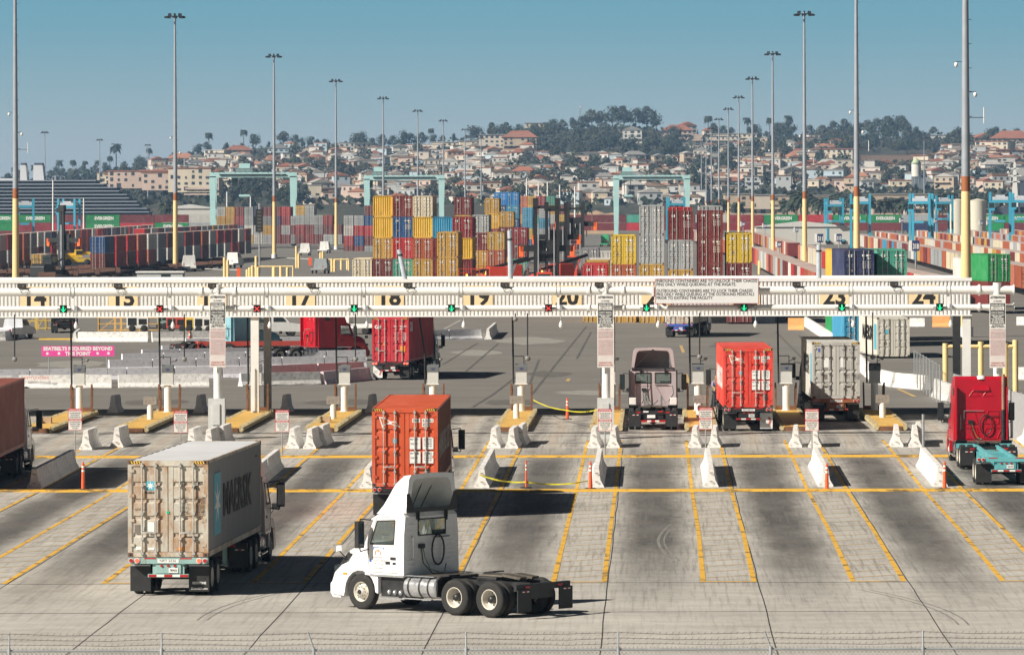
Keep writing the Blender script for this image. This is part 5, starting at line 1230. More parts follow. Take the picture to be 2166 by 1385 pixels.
jumble(52, 697, 2.0, 1.5, (.6, .42, .1), 'yellow steel stillage at the far left under the canopy', 'steel_stillage', 'stillage')
jumble(78, 697, 1.6, 1.6, (.6, .38, .08), 'second yellow steel stillage, beside the black tractor', 'steel_stillage', 'stillage')
jumble(208, 701, 3.0, 1.35, (.7, .42, .12), 'orange-yellow steel rack behind the white barriers', 'steel_rack', 'rack')
jumble(255, 701, 3.5, 1.35, (.7, .45, .15), 'yellow steel rack left of the attention sign', 'steel_rack', 'rack')
def engine_box(px, y, w, h, col, label, name='generator_set', cat='generator', mat=None):
    p = PX(px, y); m_ = mat or M('skin_' + '%d%d' % (px, y), col, .5, var=.15, dirt=.3); r_ = thing(name, p, 0, label, cat)
    MB().box(0, w, 0, 1.4, .3, h, m_).build('housing', r_, bevel=.05)
    MB().box(.1, w * .45, -.02, 0, h * .4, h * .85, dark).box(w * .55, w * .92, -.02, 0, h * .45, h * .8, dark).build('grille', r_)
    for x in (.25 * w, .8 * w): MB().lathe([(0, -.1), (.2, -.1), (.32, -.08), (.32, .08), (.2, .1), (0, .1)], (x, .05, .32), rubber, 14).build('wheel', r_)
    MB().bar((w, .7, .35), (w + .7, .7, .3), .08, .08, black).build('tow_bar', r_)
    return r_
engine_box(268, 701, 2.0, 1.5, (.7, .7, .66), 'white towable generator behind the upper white barrier')
engine_box(352, 701, 1.8, 1.4, (.5, .06, .04), 'red towable compressor behind the upper white barrier', cat='compressor', name='air_compressor')
engine_box(392, 701, 1.4, 1.3, (.7, .5, .08), 'yellow towable compressor left of the attention sign', cat='compressor', name='air_compressor')
engine_box(332, 696, .9, 1.9, (.25, .35, .32), 'green-grey machine housing behind the red compressor', cat='machine', name='machine_housing')
engine_box(410, 703, 1.7, 1.5, (.75, .72, .68), 'pale beige towable machine beside the attention sign', cat='machine', name='machine_housing')
engine_box(492, 715, 1.9, 2.1, (.5, .42, .36), 'beige service body behind the barriers under number 17', cat='machine', name='machine_housing')
car(PX(575, 710), R(10), (.75, .75, .73), 'white pickup behind the first canopy pillars', 'pickup', L=5.4, H=1.9)
car(PX(740, 706), R(170), (.78, .78, .76), 'white yard truck between the red sleeper and crimson container', 'truck', L=5.2, H=2.9)
for i, (px, y) in enumerate(((492, 722), (472, 716), (401, 721))):
    p = PX(px, y); r_ = thing('traffic_cone', p, 0, uniq('orange and white traffic cone near the attention sign', px), 'cone', 'traffic cones by the grey rows')
    MB().cyl((0, 0, .03), (0, 0, .9), .16, .03, n=10, m=og).build('cone', r_); MB().cyl((0, 0, .5), (0, 0, .65), .1, .075, n=10, m=textw).build('reflective_band', r_); MB().box(-.2, .2, -.2, .2, 0, .04, og).build('base', r_)
p = PX(82, 718); tag(MB().box(0, 3.1, 0, .15, 0, .13, yellow).build('wheel_stop', None, p), 'low yellow wheel stop on the asphalt above the pink sign', 'wheel stop')
# red empty chassis among the grey rows
r0 = PX(415, 754); make_chassis((.5, .07, .05), 'red empty chassis parked among the grey barrier rows', r0, R(10), ('b', 'b'), L=12.2, plate_txt='')
# ------------------------------------------------ behind the booths, right
G3 = 'white barriers curving behind the booths at right'
brow(1704, 687, 1742, 712, 1, bconc, 'white barrier above the light grey container', G3); brow(1742, 712, 1762, 726, 1, bconc, 'white barrier above the light grey container', G3)
for a in ((1818, 775, 1836, 794), (1837, 795, 1861, 812), (1862, 810, 1893, 818), (1898, 818, 1962, 824)): brow(*a, 1, bconc, 'white barrier curving behind the light grey container', G3, 1.1)
brow(1980, 838, 2014, 852, 1, bconc, 'white barrier left of the red sleeper tractor', G3, 1.3); brow(2144, 905, 2163, 925, 1, bconc, 'white barrier at right edge behind red sleeper', G3, 1.2); brow(2163, 928, 2200, 960, 1, bconc, 'white barrier at right edge behind red sleeper', G3, 1.2)
brow(1922, 690, 1957, 690, 1, bconc, 'white barrier under the right end of the canopy', G3); brow(2150, 687, 2200, 687, 1, bconc, 'white barrier at the right edge', G3); brow(2150, 802, 2200, 802, 1, bconc, 'lower white barrier at the right edge', G3)
brow(1500, 682, 1640, 682, 3, bconc, 'white barrier in the far row behind the notice board', G3, 1.3)
barrier(PX(1667, 697), PX(1701, 697), 'orange faded barrier just under the canopy left of number 23', 'orange barriers', borange, 1.35); barrier(PX(1972, 691), PX(2009, 691), 'orange faded barrier under the right end of the canopy', 'orange barriers', borange, 1.3)
ycol = M('cream_yellow_pipe', (.8, .62, .3), .5, var=.05, dirt=.1)
r_ = thing('pipe_guard_rail', PX(2000, 835), 0, 'cream-yellow heavy pipe guard rail behind the red sleeper tractor', 'guard rail'); D0 = r_.location.y; k = F / D0
for dx, h_ in ((0, 3.1), (42, 3.0), (75, 3.2), (127, 3.1), (148, 3.3)): MB().cyl((dx / k, 0, 0), (dx / k, 0, h_), .17 if dx != 42 else .12, n=14, m=ycol).build('post', r_)
MB().cyl((0, 0, 2.9), (148 / k, 0, 2.9), .13, n=12, m=ycol).build('rail', r_)
# chain link fences
def link_mat():
    m, t, b = new_mat('chain_link_mesh'); c = N(t, 'ShaderNodeTexCoord'); s = N(t, 'ShaderNodeSeparateXYZ'); t.links.new(c.outputs['Object'], s.inputs[0])
    vs = []
    for sg in (1, -1):
        v = mth(t, 'ADD', s.outputs['X'], mth(t, 'MULTIPLY', s.outputs['Z'], sg)); v = mth(t, 'PINGPONG', mth(t, 'DIVIDE', v, .085), .5); vs.append(mth(t, 'LESS_THAN', v, .055))
    a = mth(t, 'MAXIMUM', vs[0], vs[1]); t.links.new(a, b.inputs['Alpha']); b.inputs['Base Color'].default_value = (.42, .43, .43, 1); b.inputs['Metallic'].default_value = .4; b.inputs['Roughness'].default_value = .5
    return m
linkm = link_mat()
def fence(p0, rz, L, h, n, label, barbed=False, solid=None, bare=True):
    r_ = thing('chain_link_fence', p0, rz, label, 'fence')
    if solid is None: MB().add([(0, 0, .05), (L, 0, .05), (L, 0, h), (0, 0, h)], [(0, 1, 2, 3)], linkm).build('mesh_panel', r_)
    else: MB().add([(0, 0, .05), (L, 0, .05), (L, 0, h), (0, 0, h)], [(0, 1, 2, 3)], solid).build('mesh_panel', r_)
    MB().cyl((0, -.03, h), (L, -.03, h), .022, n=8, m=steel).build('top_rail', r_)
    for i in range(n + 1):
        x = L * i / n; mb = MB().cyl((x, -.05, 0), (x, -.05, h + .06), .033, n=8, m=steel)
        if barbed: mb.cyl((x, -.05, h + .02), (x + (-.0 if i % 3 else -.12), .0, h + .36), .018, n=6, m=steel)
        mb.build('post', r_)
    if barbed:
        for j, z in enumerate((.12, .22, .33)):
            mb = MB(); K = int(L / 1.0); pts = [Vector((L * i / K, -.02 + j * .012, h + z + .015 * math.sin(i * 2.1 + j) - .02 * abs(math.sin(math.pi * i * n / K)))) for i in range(K + 1)]
            mb.tube(pts, .006, 4, M('barbed_wire_dark', (.10, .08, .07), .6))
            x = .07
            while x < L: mb.bar((x - .02, -.02, h + z - .025), (x + .02, -.02, h + z + .025), .007, .007, MATS['barbed_wire_dark']); x += .13
            mb.build('barbed_wire', r_)
        mb = MB(); x = 0
        while x < L: mb.bar((x, -.03, h - .03), (x + .03, -.03, h + .06), .008, .008, steel); mb.bar((x + .035, -.03, h - .03), (x + .01, -.03, h + .06), .008, .008, steel); x += .085
        mb.build('knuckled_edge', r_)
    return r_
FD = 103.0; pl = at(20 - 322 * 1, 1376, FD); hf = 2.4
fence((pl.x, FD, pl.z - hf), 0, 322 * 8 * FD / F, hf, 8, 'chain link fence topped with barbed wire along the bottom of the photo', True)
greym = M('privacy_mesh', (.33, .33, .34), .8, var=.2, scale=5)
pf = PX(1987, 855); fence(pf, R(90) - .03, 30, 2.2, 8, 'grey chain link fence left of the heavy pipe guard rail'); 
pf = PX(2200, 950); fence(pf, LANE + R(3), 36, 2.3, 10, 'grey chain link fence running back at the right edge', solid=greym)
# ================================================================== YARD
C_ = dict(m=(.50, .30, .06), y=(.66, .40, .045), Y=(.62, .42, .03), a=(.17, .025, .025), d=(.26, .02, .025), r=(.46, .025, .03), b=(.015, .08, .24), c=(.04, .27, .45), g=(.36, .38, .39), w=(.62, .6, .56),
          k=(.66, .58, .42), t=(.07, .33, .24), o=(.40, .10, .04), G=(.01, .26, .07), n=(.025, .035, .10), s=(.5, .16, .1), B=(.02, .22, .55), e=(.25, .25, .26))
CN = dict(m='mustard', y='golden yellow', Y='yellow', a='maroon', d='dark red', r='red', b='blue', c='sky blue', g='grey', w='white', k='cream', t='teal', o='orange-brown', G='green', n='navy', s='salmon', B='bright blue', e='dark grey')
PR = {}
PR['RS'] = make_container(2.591, XF, cont, rods=False, hazard=False); PR['RH'] = make_container(2.896, XF, cont, rods=False, hazard=False)
PR['FS'] = make_container(2.591, XF, cont, rods=False, front=True); PR['FH'] = make_container(2.896, XF, cont, rods=False, front=True)
for k_ in ('RS', 'RH'):
    mb = MB(); H_ = 2.591 if k_ == 'RS' else 2.896
    mb.box(.015, .026, -.5, -.25, H_ * .78, H_ * .84, textw).box(.015, .026, -.95, -.6, H_ * .78, H_ * .84, textw).box(.015, .026, -.95, -.7, H_ * .70, H_ * .75, textw)
    for i in range(4): mb.box(.015, .026, -.55, -.3, H_ * (.6 - .06 * i), H_ * (.63 - .06 * i), textw).box(.015, .026, -.95, -.7, H_ * (.6 - .06 * i), H_ * (.63 - .06 * i), textw)
    mb.box(.015, .026, .5, .7, H_ * .3, H_ * .38, MATS['sticker_grey']).box(.015, .026, .55, .85, H_ * .76, H_ * .85, textw)
    o_ = mb.build('marking', PR[k_]); o_['keep'] = 1
def simple_cont(name='shipping_container', H=2.8, L=XF):
    mb = MB(); W = 1.219; mb.box(.02, L - .02, -W + .05, W - .05, .02, H - .03, cont).box(.05, L - .05, -W + .06, W - .06, H - .03, H - .015, controof)
    for x in (0, L - .12):
        for s in (-1, 1): mb.box(x, x + .12, s * W - .06, s * W + .06 if s < 0 else s * W, 0, H, cont) if s > 0 else mb.box(x, x + .12, -W, -W + .12, 0, H, cont)
    for s in (-1, 1):
        mb.box(.12, L - .12, s * W - .03, s * W + .0 if s > 0 else -W + .03, H - .1, H, cont) if s > 0 else mb.box(.12, L - .12, -W, -W + .03, H - .1, H, cont)
        x = .3
        while x < L - .3: mb.box(x, x + .3, min(s * (W - .05), s * (W - .01)), max(s * (W - .05), s * (W - .01)), .05, H - .1, cont); x += .6
    for y in (-.8, -.38, .38, .8): mb.box(-.04, .02, y - .035, y + .035, .05, H - .05, rod)
    for z in (.6, 1.2, 1.8): mb.box(.005, .02, -1.1, 1.1, z, z + .06, dark)
    mb.box(-.01, .02, -.03, .03, .05, H - .05, dark)
    o = mb.build(name); o['label'] = 'x'; return o
PS = simple_cont()
SM = MB(); SMAT = {}
def stuffbox(X, D, z, c, rz, H=2.8, L=XF):
    if c not in SMAT: SMAT[c] = M('packed_paint_' + c, C_[c], .6, var=.18, scale=.3, dirt=.15, dirtcol=(.2, .1, .05))
    SM.T = Matrix.Translation((X, D, z)) @ Matrix.Rotation(rz, 4, 'Z'); SM.box(0, L, -1.2, 1.2, 0, H - .03, SMAT[c]).box(.05, L - .05, -1.15, 1.15, H - .03, H - .01, controof)
def put(kind, pxl, ytop, D, col, H, place, group, rz=LANE, L=XF):
    s = F / D; p = at(pxl + 1.219 * s, ytop, D); z = p.z - H
    if kind[0] == 'F' or kind[0] == 'R':
        o = copy_tree(PR[kind], label=f"{CN[col]} {'ribbed-end ' if kind[0] == 'F' else ''}container, {place}", group=group, color=C_[col])
        o.location = (p.x, p.y, z); o.rotation_euler = (0, 0, rz)
    return o
LEV = ['top', 'second from top', 'third from top', 'fourth from top', 'fifth from top', 'sixth from top']
def column(pxl, ytop, D, spec, H, place, group, fill='mad', rz=LANE):
    """spec: string of colour letters from the top, upper case F after a letter turns the ribbed end to the camera"""
    items = []; i = 0
    while i < len(spec):
        if i + 1 < len(spec) and spec[i + 1] == '|': items.append((spec[i], 'F')); i += 2
        else: items.append((spec[i], 'R')); i += 1
    zt_ = at(pxl, ytop, D).z; n = max(len(items), int(round((zt_ - gz(D)) / H)))
    s = F / D
    for j in range(n):
        c, k = items[j] if j < len(items) else (fill[j % len(fill)], 'R')
        if j >= len(items): q = at(pxl + 1.219 * s, ytop + j * H * s, D); stuffbox(q.x, q.y, q.z - H + .02, c, rz, H); continue
        put(k + ('H' if H > 2.7 else 'S'), pxl, ytop + j * H * s, D, c, H, f"{LEV[j]} {place}", group, rz)
CG = 'containers in the central stack'
column(789, 413.5, 632, 'y|y|ma', 2.591, 'in the leftmost central column', CG)
column(831, 413.5, 630.5, 'abrt', 2.591, 'in the second central column', CG)
column(873, 413.5, 629, 'ky|om', 2.591, 'in the third central column', CG)
column(915, 458, 628, 'c|a|a|', 2.591, 'in the fourth central column', CG)
column(957, 458, 627, 'dy|a|', 2.591, 'in the fifth central column', CG)
column(745, 546, 632, 'k', 2.591, 'in the low column left of the central stack', CG)
column(924, 490, 587, 'mm', 2.896, 'in the front column of the central stack', CG, rz=R(88.2))
column(961, 416.6, 740, 'amdd', 2.591, 'in the sixth column of the central stack', CG)
column(998, 453.5, 738, 'gammo', 2.591, 'in the seventh column of the central stack', CG)
column(1031, 490, 736, 'mos', 2.591, 'in the eighth column of the central stack', CG)
column(1025, 419, 870, 'mydd', 2.591, 'in the ninth column, behind the central stack', CG)
column(1056, 447, 867.5, 'maa', 2.591, 'in the tenth column, behind the central stack', CG)
column(1084, 481, 850, 'dat', 2.591, 'in the column left of the black masts', CG)
column(1045, 406, 1019, 'Bnb', 2.591, 'in the left of two bright blue columns', CG)
column(1071, 406, 1017, 'Bcb', 2.591, 'in the right of two bright blue columns', CG)
RG = 'containers in the right-hand stack'
column(1352, 433, 502, 'ggmm', 2.896, 'in the grey column of the right stack', RG)
column(1413, 444, 500, 'agmm', 2.896, 'in the second tall column of the right stack', RG)
column(1476, 444, 498, 'aaaa', 2.591, 'in the maroon column of the right stack', RG)
column(1537, 492, 496, 'Yaa', 2.896, 'in the right column of the right stack', RG)
column(1293, 496, 504, 'Yom', 2.896, 'in the yellow column of the right stack', RG)
column(1233, 558, 506, 'rm', 2.896, 'in the low leftmost column of the right stack', RG)
column(1413, 437, 516, 'r', 2.896, 'behind the second tall column of the right stack', RG, fill='dag')
column(1478, 434, 522, 'g', 2.896, 'behind the maroon column of the right stack', RG, fill='agd')
column(1238, 551, 520, 'm', 2.896, 'behind the low leftmost column of the right stack', RG)
column(1244, 547, 534, 'w', 2.896, 'farther behind the low leftmost column of the right stack', RG)
column(1229, 524, 700, 'e', 2.591, 'in the dark grey pair right of the black masts', RG); column(1262, 531, 760, 'w', 2.591, 'in the white column behind the yellow one', RG)
BGp = 'containers standing at the right behind the canopy'
column(1785, 527, 412, 'nbc', 2.591, 'in the navy column', BGp, rz=R(91)); column(1855, 527, 414, 'ttt', 2.591, 'in the teal column', BGp, rz=R(91))
column(1770, 527, 428, 'yaG', 2.591, 'in the column behind the navy one', BGp, rz=R(91))
o = put('RH', 1855, 671, 381, 'w', 2.896, 'on the asphalt behind the light grey container', BGp, R(92.5)); o['label'] = 'pale rust-edged container on the asphalt behind the light grey container'
for q_ in [o] + KIDS[o.name]: q_.color = (.6, .57, .5, 1)
decal(o, lambda mb: mb.text("MAERSK", (9.8, 1.2265, 1.2), (-1, 0, 0), (0, 0, 1), 1.0, textk, width=7, bold=.04).box(.6, 2.0, 1.2, 1.2265, .5, 2.4, blue_l).box(.015, .027, .3, .6, 1.7, 2.0, blue_l))
column(2089, 537, 540, 'G', 2.896, 'of two at the right edge', BGp, rz=R(96)); column(2056, 545, 560, 'w|', 2.591, 'of the white column at the right edge', BGp, rz=R(95))
# far-off lines and blocks: one plain mesh each
NSC = [0]
def sput(X, D, z, col, rz, label, group, px=None):
    c = PS.copy(); COL.objects.link(c); v = Vector((X, D, z)); c.location = v; c.rotation_euler = (0, 0, rz); j = random.uniform(.85, 1.15); c.color = tuple(min(1, a * j) for a in C_[col]) + (1,)
    px_, py_ = pix(Vector((X, D, z + 1.4))); c['label'] = uniq(label, px_, py_); c['group'] = group; c['category'] = 'container'; NSC[0] += 1; return c
def block(pxs, ytop, D, rows, pal, nm, group):
    s = F / D
    for i, px in enumerate(pxs):
        for j, c in enumerate(rows[i % len(rows)]):
            if c == '.': continue
            p = at(px + 1.219 * s, ytop + (j + 1) * 2.8 * s * .93, D - i * 2.0); o = sput(p.x, p.y, p.z, c, LANE, f"{CN[c]} container {nm}", group); o.scale = (1, 1, .93)
block([458 + 19.6 * i for i in range(9)], 437, 1440, ['gmgo', 'mmdw', 'adng', 'ggwm', 'n.gw', 'aemg', 'anaa', 'rdga', '.gae'], '', 'by the left gantry crane', 'container stacks by the left gantry crane')
block([625, 645, 664, 684, 704], 434, 1380, ['mgda', 'ggad', '.gea', '.dag', '..ag'], '', 'right of the left gantry crane', 'container stacks by the left gantry crane')
block([727, 749, 771], 434, 1317, ['.gwra', '.grba', 'abrag'], '', 'left of the central stack', 'stack left of the central stack')
block([1097, 1116, 1135, 1155, 1176], 414, 1440, ['somag', 'myagt', 'datgw', 'tmgae', '.ayaa'], '', 'far behind the black masts', 'far stacks behind the black masts')
block([1105, 1140, 1202], 438, 1250, ['ccyb', 'gcgw', '.asd'], '', 'behind the black masts', 'far stacks behind the black masts')
LASTC = [None]
_sp = sput
def sput(*a, **k): LASTC[0] = _sp(*a, **k); return LASTC[0]
# stacked wagon trains at the left
wag = M('wagon_brown', (.13, .065, .045), .8, var=.3, dirt=.3)
mb = MB().box(0, 16, -1.3, 1.3, .75, 1.0, wag).box(0, .5, -1.35, 1.35, .7, 1.5, wag).box(15.5, 16, -1.35, 1.35, .7, 1.5, wag)
for x in (1.2, 3.0, 13, 14.8):
    for s in (-1, 1): mb.cyl((x, s * .75 - .06, .45), (x, s * .75 + .06, .45), .44, n=12, m=rust)
mb.box(.6, 3.6, -1, 1, .4, .7, wag).box(12.4, 15.4, -1, 1, .4, .7, wag)
WG = mb.build('rail_wagon'); WG['label'] = 'x'
def wagon(X, D, rz, lab):
    c = WG.copy(); COL.objects.link(c); c.location = (X, D, gz(D)); c.rotation_euler = (0, 0, rz); px_, py_ = pix(Vector((X, D, gz(D)))); c['label'] = uniq(lab, px_, py_); c['category'] = 'rail wagon'; c['group'] = 'rail wagons at the left'
def train(X0, D0, X1, D1, n, ups, downs, nm, wg=True):
    rz = math.atan2(D1 - D0, X1 - X0)
    for i in range(n):
        f = i / (n - 1); X = X0 + (X1 - X0) * f; D = D0 + (D1 - D0) * f; z = gz(D) + (1.0 if wg else 0)
        if wg and i < 8: wagon(X, D, rz, f"brown wagon, {nm}")
        if downs[i % len(downs)] != '.': sput(X, D, z, downs[i % len(downs)], rz, f"{CN[downs[i % len(downs)]]} lower container, {nm}", 'containers on the wagon trains')
        LASTC[0].scale = (1.2, 1, 1)
        if ups[i % len(ups)] != '.': sput(X, D, z + 2.81, ups[i % len(ups)], rz, f"{CN[ups[i % len(ups)]]} upper container, {nm}", 'containers on the wagon trains'); LASTC[0].scale = (1.2, 1, 1)
train(-69.0, 850, -60.5, 1137, 17, 'brrsweawdaowrdawd', 'ararsgwgewaegwrae', 'front left train')
train(-91, 880, -95, 1098, 13, 'gwdrsewgneaow', 'aegdoeagrwead', 'rear left train')
for i in range(17):
    for j in (0, 1): stuffbox(-95.2 - i * .25, 1116 + i * 17.2, gz(1100) + 1 + j * 2.81, random.choice('gwdrseagna'), R(91), 2.8, 14.8)
for i in range(16):
    for j in (0, 1): stuffbox(-84 + i * .4, 1150 + i * 17.2, gz(1100) + 1 + j * 2.81, random.choice('gwdmseagnr'), R(88.6), 2.8, 14.8)
for i in range(11): wagon(-82 + i * 2.3, 815 + i * 17.5, R(85), 'empty brown flat wagon near the left mast')
for i in range(9): wagon(-72 + i * 2.0, 790 + i * 17.5, R(85), 'empty brown flat wagon beside the yard road')
# far wall of containers, side on
def wall(px0, px1, ups, lows, tag_, D=1840):
    s = F / D; w_ = XF * s * 1.015; px = px0; i = 0
    while px < px1:
        for j, row in enumerate((ups, lows)):
            c = row[i % len(row)]
            if c == '.': continue
            p = at(px, 453 + 17.1 * (j + 1), D)
            if j == 1 and px0 > 1000: stuffbox(p.x, p.y, p.z, c, 0); continue
            if j == 1: stuffbox(p.x, p.y, p.z - 2.85, 'a', 0)
            sput(p.x, p.y, p.z, c, 0, f"{CN[c]} container side on in the far wall", 'far wall of side-on containers')
            if c == 'G' and j == 0 or (c == 'G' and i % 2):
                tag(MB().text("EVERGREEN", (p.x + 3.2, p.y - 1.24, p.z + 1.0), (1, 0, 0), (0, 0, 1), 1.1, textw, width=6.8, bold=.04).build('lettering', None), uniq('white lettering on a green far container', px + 30, 460), 'lettering', 'lettering on the green far containers') if False else None
                t_o = MB().text("EVERGREEN", (3.2, -1.24, 1.0), (1, 0, 0), (0, 0, 1), 1.1, textw, width=6.8, bold=.04).build('marking', None); t_o.parent = bpy.context.scene.objects[-1] if False else LASTC[0]
        px += w_; i += 1
wall(-36, 620, 'GGaGaawdG', 'GdrGrGgaG', 'left')
wall(1180, 2170, 'aatawdGrGGgaGGawGGG', 'aaraadGGaanaGaaGana', 'right')
# long nose-to-tail rows at the right
def row(X0, D0, X1, D1, n, pal, nm, z=1.1, keep=99):
    rz = math.atan2(D1 - D0, X1 - X0); random.seed(n + int(X0))
    for i in range(n):
        f = i / n; X = X0 + (X1 - X0) * f; D = D0 + (D1 - D0) * f; c = random.choice(pal)
        if i >= keep: stuffbox(X, D, gz(D) + z, c, rz); continue
        sput(X, D, gz(D) + z, c, rz, f"{CN[c]} container in the {nm}", 'long container rows at the right')
row(65, 640, 91.5, 1350, 50, 'wskkogmwcaog', 'long right-hand row', keep=32)
row(35.0, 555, 45, 939, 28, 'wsaorgska', 'low right row', keep=20); row(45.5, 545, 56, 980, 31, 'wkasowrk', 'second low right row', keep=0)
# everything beyond: too many to count, together with the boxes packed inside and beneath the stacks
random.seed(5)
for X0, X1, D0, D1 in ((78, 108, 700, 1500), (92, 125, 760, 1560), (106, 142, 850, 1600), (58, 74, 1050, 1600), (48, 58, 1120, 1640), (122, 158, 930, 1640)):
    D = D0
    while D < D1:
        X = X0 + (X1 - X0) * (D - D0) / (D1 - D0); stuffbox(X, D, gz(D) + 1.0, random.choice('wkoksaogmo'), math.atan2(D1 - D0, X1 - X0)); D += 13.0
SM.T = None; tag(SM.build('packed_containers'), 'dense far rows of pale rusty containers and the boxes packed behind and beneath the stacks', 'container rows', kind='stuff')

# ================================================================== LIGHT MASTS
ms = M('mast_blue_grey', (.33, .36, .40), .5, .2, var=.06, scale=1); mbw = M('mast_brown_band', (.33, .11, .035), .7); my = M('mast_yellow_base', (.83, .62, .30), .55, var=.05, dirt=.06)
def light_mast(px, ytop, k, D=None, head='ring', Htop=34.0, cams=True):
    xx, yy = unroll(px, ytop); D = D or F * Htop / -yy; p = Vector(((px - VX) * D / F, D, gz(D))); zt_ = CH + Htop; H = zt_ - p.z
    r_ = thing('light_mast', p, 0, k, 'light mast', 'tall light masts')
    b0, b1 = CH + 1.2 - p.z, CH + 2.5 - p.z; rad = lambda z: .47 - .30 * z / H
    MB().cyl((0, 0, 0), (0, 0, .9), .62, n=16, m=bgrey).build('concrete_base', r_)
    MB().cyl((0, 0, .9), (0, 0, b0), rad(0), rad(b0), n=16, m=my).build('yellow_base', r_); MB().cyl((0, 0, b0), (0, 0, b1), rad(b0), rad(b1), n=16, m=mbw).build('brown_band', r_)
    MB().cyl((0, 0, b1), (0, 0, H), rad(b1), rad(H), n=16, m=ms).build('pole', r_)
    if D < 1500:
        q = MB(); z = b1 + 1
        while z < H - 1: q.bar((0, 0, z), (rad(z) + .22, -.05, z), .05, .05, black); z += 2.1
        q.build('climbing_pegs', r_)
    if H < 60:
        for a in range(8):
            an = a * .785; x, y = math.cos(an) * 1.55, math.sin(an) * 1.55
            MB().bar((0, 0, H - .3), (x, y, H - .35), .08, .08, black).box(x - .3, x + .3, y - .3, y + .3, H - .7, H - .38, black).box(x * .7 - .12, x * .7 + .12, y * .7 - .12, y * .7 + .12, H - .3, H + .15, black).build('floodlight', r_)
        MB().lathe([(1.6, -.04), (1.68, 0), (1.6, .04)], (0, 0, H - .36), black, 20, 'z').build('lamp_ring', r_)
    if cams and D < 1300:
        for z, sx in ((CH + 9.6, 1), (CH + 12.2, -1)):
            z -= p.z; rr = rad(z)
            MB().bar((sx * rr, 0, z + .25), (sx * (rr + .55), -.1, z + .25), .05, .05, black).lathe([(.03, .2), (.16, .12), (.17, -.05), (.12, -.2), (0, -.26)], (sx * (rr + .5), -.1, z), white, 10, 'z').build('camera', r_)
        z = CH + 7.6 - p.z; MB().bar((rad(z), 0, z), (rad(z) + 1.3, 0, z), .06, .06, black).cyl((rad(z) + 1.25, 0, z - .5), (rad(z) + 1.25, 0, z + .9), .05, n=6, m=white).build('antenna', r_)
    return r_
for i, (px, y) in enumerate(((33, -112), (371, 30), (580, 115), (711, 168), (811, 205), (884, 232), (938, 253), (984, 272), (1018, 291))):
    light_mast(px, y, f"tall light mast with yellow base, {ORD[i]} in the left row from the near end")
for i, (px, y) in enumerate(((2043, -395), (1812, -115), (1702, 25), (1635, 110), (1592, 163), (1563, 203), (1541, 228), (1521, 250), (1505, 270), (1494, 285), (1484, 297))):
    light_mast(px, y, f"tall light mast with yellow base, {ORD[i]} in the right row from the near end")
for px, y, nm in ((95, 278, 'far left beside the cruise ship funnels'), (211, 294, 'in front of the cruise ship'), (313, 305, 'right of the cruise ship stern'), (1955, 291, 'beyond the blue straddle carriers at right')):
    light_mast(px, y, f"thin distant light mast {nm}", cams=False)

